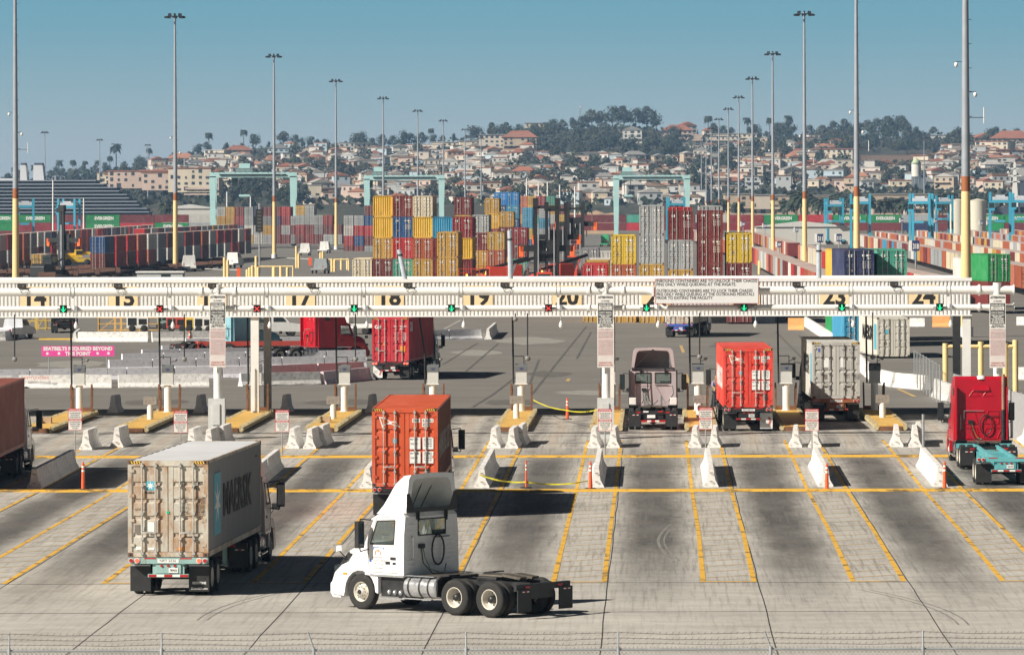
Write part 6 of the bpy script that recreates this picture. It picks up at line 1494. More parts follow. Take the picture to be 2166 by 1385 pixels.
# ================================================================== CRANES AND MACHINES
aqua = M('crane_pale_aqua', (.42, .66, .66), .5, var=.08, scale=.3, dirt=.15, dirtcol=(.25, .28, .27))
def gantry_crane(pxl, pxr, ytop, label, D=None):
    span = 23.5; D = F * span / (pxr - pxl); p = at((pxl + pxr) / 2, 500, D); z0 = gz(D); H = at(pxl, ytop, D).z - z0
    r_ = thing('gantry_crane', (p.x, D, z0), 0, label, 'gantry crane', 'rubber-tyred gantry cranes')
    for s in (-1, 1):
        for y in (0, 7):
            MB().prism([(s * span / 2 - .95, H - 1.2), (s * span / 2 + .95, H - 1.2), (s * span / 2 + .6, 1.2), (s * span / 2 - .6, 1.2)], y, y + .9, aqua).build('leg', r_)
        MB().box(s * span / 2 - .6, s * span / 2 + .6, -1, 9, .9, 1.8, aqua).build('sill_beam', r_)
        for y in (-.2, 1.4, 6.6, 8.2): MB().lathe([(0, -.25), (.4, -.28), (.75, -.25), (.8, 0), (.75, .25), (.4, .28), (0, .25)], (s * span / 2, y, .8), rubber, 14).build('wheel', r_)
        MB().bar((s * span / 2, .4, 2.2), (s * span / 2, 7.4, H * .6), .25, .25, aqua).bar((s * span / 2, .4, H * .6), (s * span / 2, 7.4, H * .6), .25, .25, aqua).build('side_brace', r_)
        st = MB()
        for k in range(7): st.bar((s * (span / 2 - .9), 1.2 if k % 2 else 6, 2 + k * 2.2), (s * (span / 2 - .9), 6 if k % 2 else 1.2, 4.2 + k * 2.2), .12, .3, steel)
        st.build('stairs', r_)
    for y in (0, 7): MB().box(-span / 2 - .9, span / 2 + .9, y, y + .9, H - 1.5, H, aqua).build('girder', r_)
    rl = MB(); x = -span / 2
    while x < span / 2: rl.bar((x, -.2, H), (x, -.2, H + 1.0), .07, .07, black); x += 1.6
    rl.bar((-span / 2, -.2, H + 1), (span / 2, -.2, H + 1), .07, .07, black).box(-span / 2 + 2, span / 2 - 2, -.35, 0, H - .9, H - .55, black); rl.build('walkway_rail', r_)
    tx = -2.5 if pxl < 700 else -8
    MB().box(tx - 2.4, tx + 2.4, .5, 7.4, H, H + 1.2, M('trolley_grey', (.2, .28, .28), .6)).box(tx - 1.6, tx + 1.6, 1, 6, H + 1.2, H + 2.6, aqua).build('trolley', r_)
    MB().box(tx - 3.6, tx - 1.9, 1.2, 3.2, H - 4, H - 1.6, darkglass).box(tx - 3.7, tx - 1.8, 1.1, 3.3, H - 1.7, H - 1.3, aqua).build('operator_cab', r_)
    hs = 6.5
    MB().box(tx - 1.6, tx + 1.6, 1, 7, H - hs - .6, H - hs, aqua).box(tx - 1.2, tx + 1.2, .3, 8, H - hs - 1.1, H - hs - .6, M('spreader_dark', (.08, .1, .1), .6)).build('spreader', r_)
    for x in (-1.2, 1.2):
        for y in (1.5, 6.5): MB().cyl((tx + x * .7, y, H - hs), (tx + x, y, H), .05, n=5, m=black).build('hoist_rope', r_)
    for s in (-1, 1): MB().bar((s * span / 2, .3, H), (s * span / 2, .3, H + 2.5), .12, .12, black).build('mast_light', r_)
gantry_crane(450, 620, 364, 'pale aqua gantry crane straddling stacks left of centre, spreader raised')
gantry_crane(776, 934, 370, 'pale blue gantry crane behind the tall central stack')
gantry_crane(1304, 1454, 370, 'pale blue gantry crane behind the right-hand stack')
scb = M('straddle_blue', (.05, .34, .50), .45, var=.08, scale=.4)
def straddle(px, ytop, D=1250, load=None, lab=''):
    p = at(px, ytop + 4, D); z0 = gz(D); H = p.z - z0; r_ = thing('straddle_carrier', (p.x, D, z0), random.uniform(-.3, .1), uniq('sky-blue straddle carrier' + lab, px), 'straddle carrier', 'blue straddle carriers')
    for s in (-1, 1):
        for y in (0, 6): MB().box(s * 2.3 - .28, s * 2.3 + .28, y, y + .6, 1.2, H + .5, scb).build('leg', r_)
        MB().box(s * 2.3 - .35, s * 2.3 + .35, -.8, 7.4, .9, 1.5, scb).build('side_beam', r_)
        for y in (-.2, 2, 4.4, 6.8): MB().lathe([(0, -.2), (.4, -.22), (.7, -.2), (.75, 0), (.7, .2), (.4, .22), (0, .2)], (s * 2.3, y, .75), rubber, 12).build('wheel', r_)
    for y in (0, 6): MB().box(-2.02, 2.02, y + .05, y + .55, H - 2.0, H - 1.4, scb).build('cross_beam', r_)
    MB().box(-1.95, 1.95, .2, 6.2, H - 1.4, H - .6, M('machine_white', (.5, .53, .57), .5)).box(-1.2, 1.2, .8, 3, H - .6, H - .2, MATS['machine_white']).build('machine_house', r_, bevel=.08)
    MB().box(-2.6, -1.2, -1.4, -.4, H - 3.8, H - 1.6, scb).box(-2.5, -1.3, -1.42, -1.4, H - 3.2, H - 2, darkglass).build('operator_cab', r_)
    MB().box(-1.2, 1.2, -2, 8, H - 6.5, H - 6.0, scb).build('spreader', r_)
for i, (px, y, D) in enumerate(((52, 419, 1350), (140, 420, 1400), (1432, 416, 1550), (1767, 418, 1500), (1820, 410, 1250), (1945, 409, 1200), (1998, 412, 1450), (2115, 406, 1180), (2160, 408, 1350))): straddle(px, y, D)
hb_ = M('handler_black', (.02, .02, .022), .45, var=.2); hr = M('handler_red', (.62, .07, .04), .4, var=.08, dirt=.1); ho = M('handler_orange', (.95, .16, .03), .5)
def handler(px, ytop, D, label, body=hr, rz=R(95), sp_h=5.5, w_=1.25):
    p = at(px, ytop, D); z0 = gz(D); H = p.z - z0; r_ = thing('container_handler', (p.x, D, z0), rz, label, 'container handler', 'container handlers with black masts')
    for s in (-1, 1):
        MB().box(3.0, 3.45, s * w_ - .2, s * w_ + .2, .5, H, hb_).box(2.9, 3.6, s * w_ - .28, s * w_ + .28, H - .9, H + .2, hb_).build('mast_upright', r_)
        MB().cyl((2.95, s * w_ - s * .35, .8), (2.95, s * w_ - s * .35, H * .75), .09, n=8, m=steel).build('lift_ram', r_)
    for z in (1.2, H * .5, H - 1): MB().box(3.05, 3.4, -w_, w_, z, z + .35, hb_).build('mast_crosspiece', r_)
    MB().box(3.5, 4.1, -3.0, 3.0, sp_h, sp_h + .7, hb_).box(3.45, 4.0, -1.2, 1.2, sp_h - 1.2, sp_h + 1.3, hb_).lathe([(0, 0), (.35, 0), (.35, .04), (0, .04)], (3.42, 0, sp_h), textw, 12).build('spreader', r_)
    for s in (-1, 1): MB().box(3.5, 4.3, s * 2.9 - .25, s * 2.9 + .25, sp_h - .6, sp_h + .6, ho).build('spreader_end', r_)
    MB().prism([(-3.6, .7), (-3.6, 2.3), (-3.0, 2.7), (-1.2, 2.6), (-.8, 1.8), (2.6, 1.7), (2.9, .8)], -1.3, 1.3, body).build('body', r_, bevel=.1)
    MB().box(-1.0, .9, -.85, .85, 2.4, 4.1, body).box(-1.04, -.98, -.7, .7, 2.9, 3.9, darkglass).box(-.7, .7, -.88, .88, 2.9, 3.9, darkglass).build('operator_cab', r_, bevel=.04)
    MB().bar((-1.2, .9, 2.4), (2.9, .7, 3.6), .2, .25, body).bar((-1.2, -.9, 2.4), (2.9, -.7, 3.6), .2, .25, body).build('tilt_arm', r_)
    for x, rr in ((2.1, .85), (-2.4, .75)):
        for s in (-1, 1): MB().lathe([(0, -.25), (.3, -.3), (rr - .1, -.3), (rr, -.2), (rr, .2), (rr - .1, .3), (.3, .3), (0, .25)], (x, s * 1.35, rr), rubber, 18).build('wheel', r_)
    rl = MB()
    for s in (-1, 1):
        for x in (-3.2, -2.2, -1.3): rl.bar((x, s * 1.2, 2.5), (x, s * 1.2, 3.5), .05, .05, body)
        rl.bar((-3.2, s * 1.2, 3.5), (-1.3, s * 1.2, 3.5), .05, .05, body)
    rl.build('handrail', r_)
handler(1152, 422, 575, 'red container handler with two tall black masts nearest the canopy', rz=R(86), sp_h=6.4, w_=1.25)
handler(1175, 430, 660, 'second red container handler, its black masts between the nearest pair', rz=R(88), sp_h=7.2)
handler(1210, 429, 760, 'third container handler with black masts and orange spreader ends, farther right', rz=R(80), sp_h=8.5, w_=1.1)
handler(106, 436, 800, 'container handler with one black mast pair among the trains at left', rz=R(60), sp_h=6, w_=.25, body=hb_)
M('handler_yellow', (.75, .5, .03), .5)
def reach(px, D, rz, label, sc_=1.0):
    p = at(px, 500, D); r_ = thing('reach_stacker', (p.x, D, gz(D)), rz, label, 'reach stacker')
    MB().prism([(-4.2, 1), (-4.2, 3.0), (-3.2, 3.4), (-1.4, 3.3), (-.8, 2.4), (2.8, 2.2), (3.2, 1)], -1.6, 1.6, hr).build('body', r_, bevel=.12)
    MB().box(-.9, 1.1, -.9, .9, 2.6, 4.6, hr).box(-.94, 1.14, -.7, .7, 3.2, 4.4, darkglass).build('operator_cab', r_, bevel=.05)
    MB().bar((-3.4, .9, 3.6), (4.0, .9, 5.6), .3, .35, hb_).bar((1.5, .9, 2.2), (2.6, .9, 5.2), .25, .25, steel).build('boom', r_)
    for x, rr in ((2.2, .9), (-2.8, .8)):
        for s in (-1, 1): MB().lathe([(0, -.25), (.3, -.3), (rr - .1, -.3), (rr, -.2), (rr, .2), (rr - .1, .3), (.3, .3), (0, .25)], (x, s * 1.6, rr), rubber, 18).build('wheel', r_)
    for s in (-1, 1):
        rl = MB()
        for x in (-4, -3.1, -2.2, -1.4): rl.bar((x, s * 1.5, 3.3), (x, s * 1.5, 4.4), .06, .06, hr)
        rl.bar((-4, s * 1.5, 4.4), (-1.4, s * 1.5, 4.4), .06, .06, hr).bar((-4, s * 1.5, 3.9), (-1.4, s * 1.5, 3.9), .05, .05, hr); rl.build('handrail', r_)
    MB().cyl((-3.6, -1.2, 3.4), (-3.6, -1.2, 3.8), .1, n=8, m=EM('amber_beacon', (1, .35, .05), 3)).build('beacon', r_)
reach(1082, 610, R(18), 'red reach stacker with handrails at the left foot of the black masts'); reach(1190, 620, R(30), 'red reach stacker between the black masts'); reach(1048, 585, R(12), 'low red machine deck in front of the red reach stacker')
# yellow reach machine near the blue container
p = PX(165, 562); r_ = thing('reach_stacker', p, R(10), 'yellow low machine between the trains at left', 'reach stacker')
MB().prism([(-3, .8), (-3, 1.8), (-1, 2.0), (0, 1.5), (2.4, 1.5), (2.4, .8)], -1.2, 1.2, MATS['handler_yellow']).build('body', r_, bevel=.08)
MB().box(-.6, .8, -.7, .7, 1.7, 3.2, MATS['handler_yellow']).box(-.4, .82, -.72, .72, 2.2, 3.0, darkglass).build('operator_cab', r_)
MB().bar((-2.5, 0, 2.2), (3.4, 0, 2.6), .4, .5, MATS['handler_yellow']).build('boom', r_)
for x in (-2, 1.7):
    for s in (-1, 1): MB().lathe([(0, -.2), (.6, -.25), (.7, 0), (.6, .25), (0, .2)], (x, s * 1.2, .7), rubber, 14).build('wheel', r_)
sput(at(66, 545, 820).x + 1.2, 820, gz(820) + 1.2, 'm', R(88), 'mustard container carried low at left', 'containers on the wagon trains')
# white yard trucks and gate hardware at left centre
for i, (px, y) in enumerate(((400, 574), (492, 566), (645, 540), (686, 535), (760, 527))):
    car(PX(px, y), R((95, 70, 85, 80, 60)[i]), (.7, .7, .68), uniq('white yard truck near the yellow bollards', px), 'truck', 'white yard trucks', L=5, W=2.4, H=2.9)
for i, (px, y) in enumerate(((678, 578), (1280, 521))): car(PX(px, y), R(80), ((.3, .32, .33), (.05, .35, .15))[i], ('dark yard truck beside the bollards', 'green and white truck beyond the black masts')[i], 'truck', None, L=5, W=2.4, H=2.6 if i == 0 else 3.4)
ORDB = 0
for i, (px, y, h_) in enumerate(((475, 590, 3.4), (482, 590, 3.0), (523, 592, 1.6), (528, 592, 1.9), (534, 592, 2.2), (542, 590, 3.6), (546, 592, 2.0), (580, 590, 1.9), (594, 590, 2.0), (608, 590, 1.8), (627, 566, 4.0), (632, 566, 2.6), (678, 560, 2.4), (683, 560, 2.6), (702, 574, 2.2), (708, 574, 2.0), (722, 570, 2.0), (735, 570, 2.0), (1606, 580, 2.2), (1645, 592, 1.9), (1660, 592, 1.8))):
    r_ = thing('bollard', PX(px, y), 0, uniq('cream-yellow bollard', px, y), 'bollard', 'cream-yellow bollards'); MB().cyl((0, 0, 0), (0, 0, h_), .24, n=12, m=ycol).ball((0, 0, h_), .24, ycol, 12, (1, 1, .4)).build('post', r_)
for a, b, y in ((534, 620, 590), (680, 738, 572)):
    p = PX(a, y); k = F / p.y; r_ = thing('pipe_rail', p, 0, uniq('cream-yellow pipe rail among the bollards', a), 'guard rail', 'pipe rails at the yard gate')
    MB().cyl((0, 0, 2.0), ((b - a) / k, 0, 2.0), .14, n=10, m=ycol).build('rail', r_)
    for f in (0, .5, 1): MB().cyl(((b - a) / k * f, 0, 0), ((b - a) / k * f, 0, 2.0), .14, n=10, m=ycol).build('post', r_)
for px, y, L in ((505, 586, -5.5), (656, 560, -4.5)):
    r_ = thing('barrier_gate', PX(px, y), 0, uniq('white gate arm on an orange stand', px), 'barrier gate', 'barrier gates at the yard gate'); MB().box(-.3, .3, -.3, .3, 0, 1.5, og).build('stand', r_); MB().bar((0, 0, 1.2), (L, 0, 1.4), .12, .12, white).build('arm', r_)
p = PX(549, 578); r_ = thing('message_board', p, 0, 'black variable message board on a grey pole near the bollards', 'message board'); z1_ = at(549, 442, p.y).z - p.z; z0_ = at(549, 490, p.y).z - p.z
MB().cyl((0, 0, 0), (0, 0, z1_ + 1), .16, n=10, m=steel).build('pole', r_); q = MB().box(-.62, .62, -.3, -.15, z0_, z1_, black)
for j in range(6): q.box(-.35, .35, -.32, -.3, z0_ + .25 + j * (z1_ - z0_ - .3) / 6, z0_ + .55 + j * (z1_ - z0_ - .3) / 6, grease)
q.build('panel', r_)
p = at(338, 598, 760); r_ = thing('site_office', (p.x, 760, gz(760)), 0, 'low grey-white site office with a flat roof behind the canopy', 'site office')
MB().box(-3.4, 3.4, 0, 5, 0, 1.75, M('office_grey', (.45, .47, .47), .6)).build('wall', r_); MB().box(-3.6, 3.6, -.2, 5.2, 1.75, 1.95, white).build('roof', r_); MB().box(.2, 1.6, -.03, 0, .7, 1.5, darkglass).build('window', r_)
# row-number boards
bd = M('board_blue', (.03, .05, .14), .5)
for i, (px, y, h, tx) in enumerate(((1937, 508, 22, '318'), (1735, 494, 18, '311'), (1775, 494, 16, '313'), (1648, 510, 12, '309'), (1618, 472, 9, '305'), (1572, 468, 10, '303'), (1685, 480, 10, '307'), (2076, 466, 9, '321'), (2092, 466, 9, '323'), (1980, 462, 9, '317'), (1908, 461, 9, '315'))):
    D = {22: 640, 18: 700, 16: 760, 12: 800}.get(h, 1250); p = at(px, y, D); k = F / D; zz = p.z - gz(D); hh = h / k
    r_ = thing('row_number_board', (p.x, D, gz(D)), 0, uniq('blue and white row number board on a post', px, y), 'sign', 'row number boards'); MB().cyl((0, .1, 0), (0, .1, zz), .1, n=8, m=steel).build('post', r_)
    MB().box(-hh * .36, hh * .36, -.05, 0, zz - hh, zz, bd).box(-hh * .62, -hh * .37, -.04, .6, zz - hh, zz, white).text(tx, (0, -.06, zz - hh * .8), (1, 0, 0), (0, 0, 1), hh * .5, textw, width=hh * .58, bold=.03, center=True).build('panel', r_)
for px, y0, y1, dx, nm in ((857, 592, 527, -13, 'leaning grey pole in front of the central stack'), (1080, 592, 487, -2, 'upright grey pipe right of the central stack'), (1732, 592, 517, 0, 'grey pipe post left of the navy containers')):
    D = 272.5; a = at(px, y0, D); b = at(px + dx, y1, D); d = (b - a); k_ = (a.z - (zc + zt - .13)) / d.z; base = a - d * k_
    r_ = thing('grey_pole', base, 0, nm, 'pole'); MB().cyl((0, 0, 0), b - base, .14, .12, n=14, m=M('pole_grey', (.38, .42, .46), .5)).build('pole', r_)
    e_ = (b - base) * .82; MB().cyl(e_ - Vector((0, 0, .04)), e_ + Vector((0, 0, .04)), .155, n=14, m=black).build('strap', r_)
for i, (px, y0, y1) in enumerate(((1114, 377, 440), (1139, 386, 450), (1158, 384, 448), (1184, 390, 448), (1216, 394, 446), (480, 405, 440), (530, 412, 438), (112, 380, 420), (177, 418, 445))):
    D = 1700; b = at(px, y0, D); r_ = thing('white_pole', (b.x, D, gz(D)), 0, uniq('slim white pole', px, y0), 'pole', 'slim white poles in the distance'); MB().cyl((0, 0, 0), (0, 0, b.z - gz(D)), .35, .2, n=8, m=white).build('pole', r_)
# ================================================================== FAR TOWN, HILL, SHIP
RD = [(-400, 385), (0, 388), (100, 380), (200, 372), (250, 362), (300, 352), (400, 330), (450, 322), (520, 315), (600, 310), (700, 312), (780, 316), (850, 316), (900, 306), (960, 300), (1040, 290), (1100, 281), (1160, 275), (1250, 272), (1300, 268), (1380, 272), (1420, 282), (1500, 292), (1640, 292), (1750, 290), (1850, 292), (1930, 290), (2050, 290), (2100, 296), (2166, 302), (2600, 330)]
def ridge(px):
    for (a, b), (c, d) in zip(RD, RD[1:]):
        if px <= c: return b + (d - b) * (px - a) / (c - a)
    return RD[-1][1]
HB0, HB1 = 2450.0, 4000.0; YB = 441.0
def hill(px, t):
    """point of the hillside: t = 0 at the foot, 1 on the ridge"""
    D = HB0 + (HB1 - HB0) * t; y = YB + (ridge(px) - YB) * t; return at(px, y + 2.0 * math.sin(px * .021 + t * 9) * t * (1 - t) * 3, D)
def hill_t(px, py): return max(0, min(1, (YB - py) / (YB - ridge(px))))
mb = MB(); xs = [-400 + 25 * i for i in range(121)]; ts = [i / 24 for i in range(25)] + [1.1, 1.3]
vs = []
for px in xs: vs.append(Vector((hill(px, 0).x, HB0 - 40, gz(2500) - 3)))
for t in ts:
    for px in xs:
        p = hill(px, min(t, 1))
        if t > 1: p.y += (t - 1) * 2500; p.z -= (t - 1) * 40; 
        vs.append(p)
n = len(xs)
def hill_mat():
    m, t, b = new_mat('dry_hillside'); a = noise(t, .012, 5, .65); a2 = noise(t, .05, 6, .7)
    c = mixc(t, rng(t, a, .42, .58), (.062, .055, .038), (.03, .036, .024)); c = mixc(t, rng(t, a2, .55, .7), c, (.14, .105, .07)); t.links.new(c, b.inputs['Base Color']); b.inputs['Roughness'].default_value = .95; return m
mb.add(vs, [(i * n + k, i * n + k + 1, (i + 1) * n + k + 1, (i + 1) * n + k) for i in range(len(ts)) for k in range(n - 1)], hill_mat(), True)
o = mb.build('hillside'); o['kind'] = 'structure'
# crowns and trees
leafm = []
for nm, c1, c2 in (('leaf_dark', (.017, .028, .018), (.036, .05, .026)), ('leaf_olive', (.03, .035, .02), (.06, .062, .032)), ('leaf_grey', (.03, .038, .032), (.055, .062, .048))):
    m, t, b = new_mat(nm); oi = N(t, 'ShaderNodeObjectInfo'); a = noise(t, .5, 4, .7); f = mth(t, 'ADD', mth(t, 'MULTIPLY', rng(t, a, .35, .65), .7), mth(t, 'MULTIPLY', oi.outputs['Random'], .5))
    t.links.new(mixc(t, f, c1, c2), b.inputs['Base Color']); b.inputs['Roughness'].default_value = .9; leafm.append(m)
bark = M('bark', (.12, .09, .07), .9, var=.2)
def crown_mesh(seed, blobs, nq, q, mat):
    rnd = random.Random(seed); mb = MB()
    for i in range(nq):
        cx, cy, cz, rx, rz_ = blobs[i % len(blobs)]
        a = rnd.uniform(0, 6.283); u = rnd.uniform(-.9, 1); r = math.sqrt(max(0, 1 - u * u)); k = rnd.uniform(.62, 1.16)
        c = Vector((cx + rx * r * math.cos(a) * k, cy + rx * r * math.sin(a) * k, cz + rz_ * u * k))
        nrm = Vector((r * math.cos(a), r * math.sin(a), u + .2)) + Vector((rnd.uniform(-.5, .5), rnd.uniform(-.5, .5), rnd.uniform(-.5, .5))); nrm.normalize()
        e1 = nrm.orthogonal().normalized(); e2 = nrm.cross(e1); s1 = q * rnd.uniform(.6, 1.3); s2 = q * rnd.uniform(.6, 1.2); al = rnd.uniform(0, 3)
        f1 = e1 * math.cos(al) + e2 * math.sin(al); f2 = nrm.cross(f1)
        mb.add([c + f1 * s1, c + f2 * s2, c - f1 * s1 * .8, c - f2 * s2], [(0, 1, 2, 3)], mat)
    return mb
TP = []
def tree_proto(i, blobs, H, mat, nq=430, q=.052):
    r_ = thing('broadleaf_tree', (0, 0, 0), 0, 'x', 'tree'); crown_mesh(i, blobs, nq, q, mat).build('crown', r_)
    tr = MB().cyl((0, 0, -.1), (0, 0, H), .03, .018, n=6, m=bark)
    for b in blobs[:3]: tr.cyl((0, 0, H * .7), (b[0] * .7, b[1] * .7, b[2]), .015, .008, n=5, m=bark)
    tr.build('trunk', r_); TP.append(r_)
tree_proto(1, [(0, 0, .62, .36, .34), (.22, .05, .5, .22, .2), (-.24, -.05, .52, .22, .2), (.05, -.15, .8, .2, .18)], .5, leafm[0])
tree_proto(2, [(0, 0, .55, .42, .24), (.3, 0, .5, .2, .15), (-.28, .1, .58, .22, .16), (.02, 0, .78, .22, .14)], .45, leafm[1])
tree_proto(3, [(0, 0, .6, .22, .42), (.08, .05, .4, .2, .25), (-.08, 0, .75, .16, .24)], .5, leafm[0], 360)
tree_proto(4, [(-.15, 0, .68, .26, .22), (.2, .05, .6, .27, .22), (0, 0, .42, .3, .2), (.0, .1, .86, .16, .12)], .5, leafm[2])
def palm_proto(i, H, R_, nf, droop):
    r_ = thing('palm_tree', (0, 0, 0), 0, 'x', 'palm'); rnd = random.Random(i); tr = MB().cyl((0, 0, -.3), (.02, 0, H * .5), .022, .016, n=7, m=bark).cyl((.02, 0, H * .5), (0, 0, H), .016, .014, n=7, m=bark); tr.build('trunk', r_)
    mb = MB()
    for k in range(nf):
        a = k * 6.283 / nf + rnd.uniform(-.15, .15); up = rnd.uniform(-.5, 1.1); d = Vector((math.cos(a), math.sin(a), 0)); sd = Vector((-d.y, d.x, 0)); prev = Vector((0, 0, H)); pw = .012
        for j in range(1, 5):
            f = j / 4; q = Vector((0, 0, H)) + d * R_ * f + Vector((0, 0, R_ * (up * f - droop * f * f))); w_ = (.055, .065, .045, .004)[j - 1]
            mb.add([prev - sd * pw, prev + sd * pw, q + sd * w_ + Vector((0, 0, -.02)), q - sd * w_ + Vector((0, 0, -.02))], [(0, 1, 2, 3)], leafm[0]); prev = q; pw = w_
    mb.ball((0, 0, H - .05), .06, bark, 8, (1, 1, 1.6)); mb.build('crown', r_); return r_
PP = [palm_proto(1, .84, .19, 34, .9), palm_proto(2, .82, .21, 30, .8)]
GSZ = [0]
def tree(kind, p, size, label, group, w_=1.0):
    proto = (TP + PP)[kind]; o = copy_tree(proto); o.location = (p.x, p.y, p.z - size * .03); o.scale = (size * w_, size * w_, size); o.rotation_euler = (0, 0, random.uniform(0, 6.28)); px, py = pix(p + Vector((0, 0, size * .6)))
    o['label'] = uniq(label, px, py); o['group'] = group; o['category'] = 'palm' if kind > 3 else 'tree'
random.seed(21)
# ridge trees
placed = []
def rt(px, dy, size, kind, nm, grp='trees on the ridge', w_=1.0): tree(kind, hill(px, 1 - dy), size * (.85 if kind > 3 else 1), nm, grp, w_)
RT = 'tree on the ridge line'
for px, sz, k in ((478, 9, 3), (512, 8, 0), (540, 16, 0), (568, 8, 2), (600, 18, 1), (624, 13, 0), (640, 11, 2), (655, 13, 0), (672, 9, 3), (690, 11, 0), (730, 9, 3), (752, 17, 0), (768, 19, 2), (785, 14, 0), (806, 16, 3), (832, 15, 0), (852, 20, 2), (870, 16, 0), (893, 14, 3), (915, 12, 0), (1000, 12, 3), (1040, 13, 1), (1060, 12, 1), (1100, 11, 0), (1190, 12, 0), (1213, 15, 3), (1232, 17, 0), (1252, 24, 1), (1272, 20, 3), (1296, 26, 0), (1320, 24, 3), (1345, 24, 0), (1368, 26, 3), (1388, 20, 0), (1448, 12, 3), (1470, 10, 0), (1512, 16, 3), (1530, 14, 0), (1545, 12, 3), (1586, 13, 2), (1600, 15, 0), (1622, 9, 3), (1652, 18, 0), (1666, 20, 3), (1712, 14, 0), (1740, 16, 1), (1765, 19, 0), (1790, 20, 3), (1812, 18, 0), (1835, 20, 1), (1858, 22, 0), (1880, 24, 3), (1900, 24, 0), (1918, 19, 3), (1975, 12, 1), (2105, 16, 0), (2125, 14, 3), (2150, 15, 0), (1156, 10, 0), (960, 9, 2), (935, 10, 3), (20, 11, 0), (50, 14, 3), (130, 12, 0), (150, 10, 3), (175, 13, 0), (200, 12, 3), (225, 12, 0), (262, 10, 3), (290, 9, 0), (330, 8, 3), (418, 13, 0), (438, 12, 3), (118, 13, 0), (105, 10, 3)):
    rt(px, random.uniform(0, .03), sz * (.8 if not 1180 < px < 1400 else .74), k, RT)
for px, sz in ((245, 30), (126, 20), (155, 19), (180, 17), (206, 16), (316, 18), (442, 22), (516, 21), (855, 18), (912, 17), (1498, 24), (1580, 22), (1629, 22), (1668, 24), (30, 16), (72, 17), (233, 18), (1040, 16)): rt(px, .0, sz, random.choice((4, 5)), 'palm tree rising above the ridge', 'palms on the ridge')
WOOD = []
# woods on the slope
HT = 'tree on the hillside'
zones = [(1000, 1110, 282, 305, 10), (1120, 1300, 285, 330, 34), (1200, 1480, 300, 345, 26), (1480, 1640, 320, 345, 12), (1640, 1800, 300, 345, 30), (1740, 1960, 296, 330, 34), (1960, 2166, 300, 330, 14), (1080, 1300, 340, 400, 30), (1300, 1500, 350, 420, 16), (600, 900, 330, 400, 26), (0, 260, 388, 398, 8), (260, 620, 345, 430, 30), (440, 640, 395, 440, 16), (900, 1200, 390, 440, 18), (1500, 2166, 345, 400, 26)]
for a, b, c, d, n_ in zones:
    for i_ in range(int(n_ * 1.35)):
        px, py = random.uniform(a, b), random.uniform(c, d); t = hill_t(px, py)
        if i_ % 3 == 0 or i_ % 5 == 0: WOOD.append((px, t, random.uniform(9, 14))); continue
        tree(random.randrange(4), hill(px, t), random.uniform(8, 14), HT, 'trees on the hillside', random.uniform(1, 1.3))
for _ in range(46):
    px = random.choice([random.uniform(1650, 1830), random.uniform(1830, 2010), random.uniform(1500, 2166)]); p = at(px, 470, random.uniform(1950, 2400)); p.z = gz(p.y)
    tree(random.choice((4, 5)), p, random.uniform(15, 20), 'dusty palm in front of the tan blocks', 'palms in front of the tan blocks', 1.2)
for px, D in ((1240, 1900), (1232, 1950), (1510, 1960), (350, 1900), (1560, 1950)): p = at(px, 470, D); p.z = gz(D); tree(4, p, 15, 'palm beyond the yard', 'palms in front of the tan blocks')
# scrub: one mass
mb = MB(); rnd = random.Random(3)
for _ in range(11000):
    px = rnd.uniform(-60, 2230); t = rnd.random() ** .9
    if 1780 < px < 1970 and .62 < t < .80: continue
    c = hill(px, t) + Vector((0, rnd.uniform(-20, 20), rnd.uniform(.5, 3.6))); s = rnd.uniform(1.0, 2.6); a = rnd.uniform(0, 3.14); d1 = Vector((math.cos(a), math.sin(a), rnd.uniform(-.4, .4))) * s; d2 = Vector((rnd.uniform(-.4, .4), -.3, 1)) * s * .8
    mb.add([c + d1, c + d2, c - d1, c - d2 * .7], [(0, 1, 2, 3)], leafm[rnd.randrange(3)])
for px, t, sz in WOOD:
    c = hill(px, t); bl = [(c.x + rnd.uniform(-.3, .3) * sz, c.y + rnd.uniform(-.3, .3) * sz, c.z + sz * rnd.uniform(.4, .7), sz * .32, sz * .26) for _ in range(3)]
    q_ = crown_mesh(int(px * 7), bl, 130, sz * .075, leafm[rnd.randrange(3)]); mb.add(q_.v, q_.f, q_.mats[0])
tag(mb.build('hillside_scrub'), 'dark green scrub and small woods between the houses of the hillside', 'scrub', kind='stuff')
# houses
hw_ = OC('house_wall', .8, 0, var=.06, scale=.1); rf_ = OC('house_roof', .8, 0, var=.12, scale=.2); wn = M('house_window', (.05, .06, .07), .3)
def unit(name, build_):
    mb = MB(); build_(mb); o = mb.build(name); return o
HPRO = {}
def mesh_of(key, fn):
    if key not in HPRO: o = unit(key, fn); HPRO[key] = o.data; bpy.data.objects.remove(o)
    return HPRO[key]
def inst(name, me, parent, loc, sc_, col=None):
    o = bpy.data.objects.new(name, me); COL.objects.link(o); o.parent = parent; o.location = loc; o.scale = sc_
    if col: o.color = (*col, 1)
    return o
ub = lambda mb: mb.box(-.5, .5, -.5, .5, 0, 1, hw_)
ug = lambda mb: mb.prism([(-.55, 0), (0, 1), (.55, 0)], -.55, .55, rf_)
uh = lambda mb: mb.add([(-.55, -.55, 0), (.55, -.55, 0), (.55, .55, 0), (-.55, .55, 0), (-.25, 0, 1), (.25, 0, 1)], [(0, 1, 5, 4), (1, 2, 5), (2, 3, 4, 5), (3, 0, 4)], rf_)
uf = lambda mb: mb.box(-.53, .53, -.53, .53, 0, 1, rf_)
uw = lambda mb: mb.box(-.5, .5, -.5, .5, 0, 1, wn)
ubal = lambda mb: mb.box(-.5, .5, -1, 0, 0, .1, hw_).box(-.5, .5, -1, -.9, .1, .9, hw_)
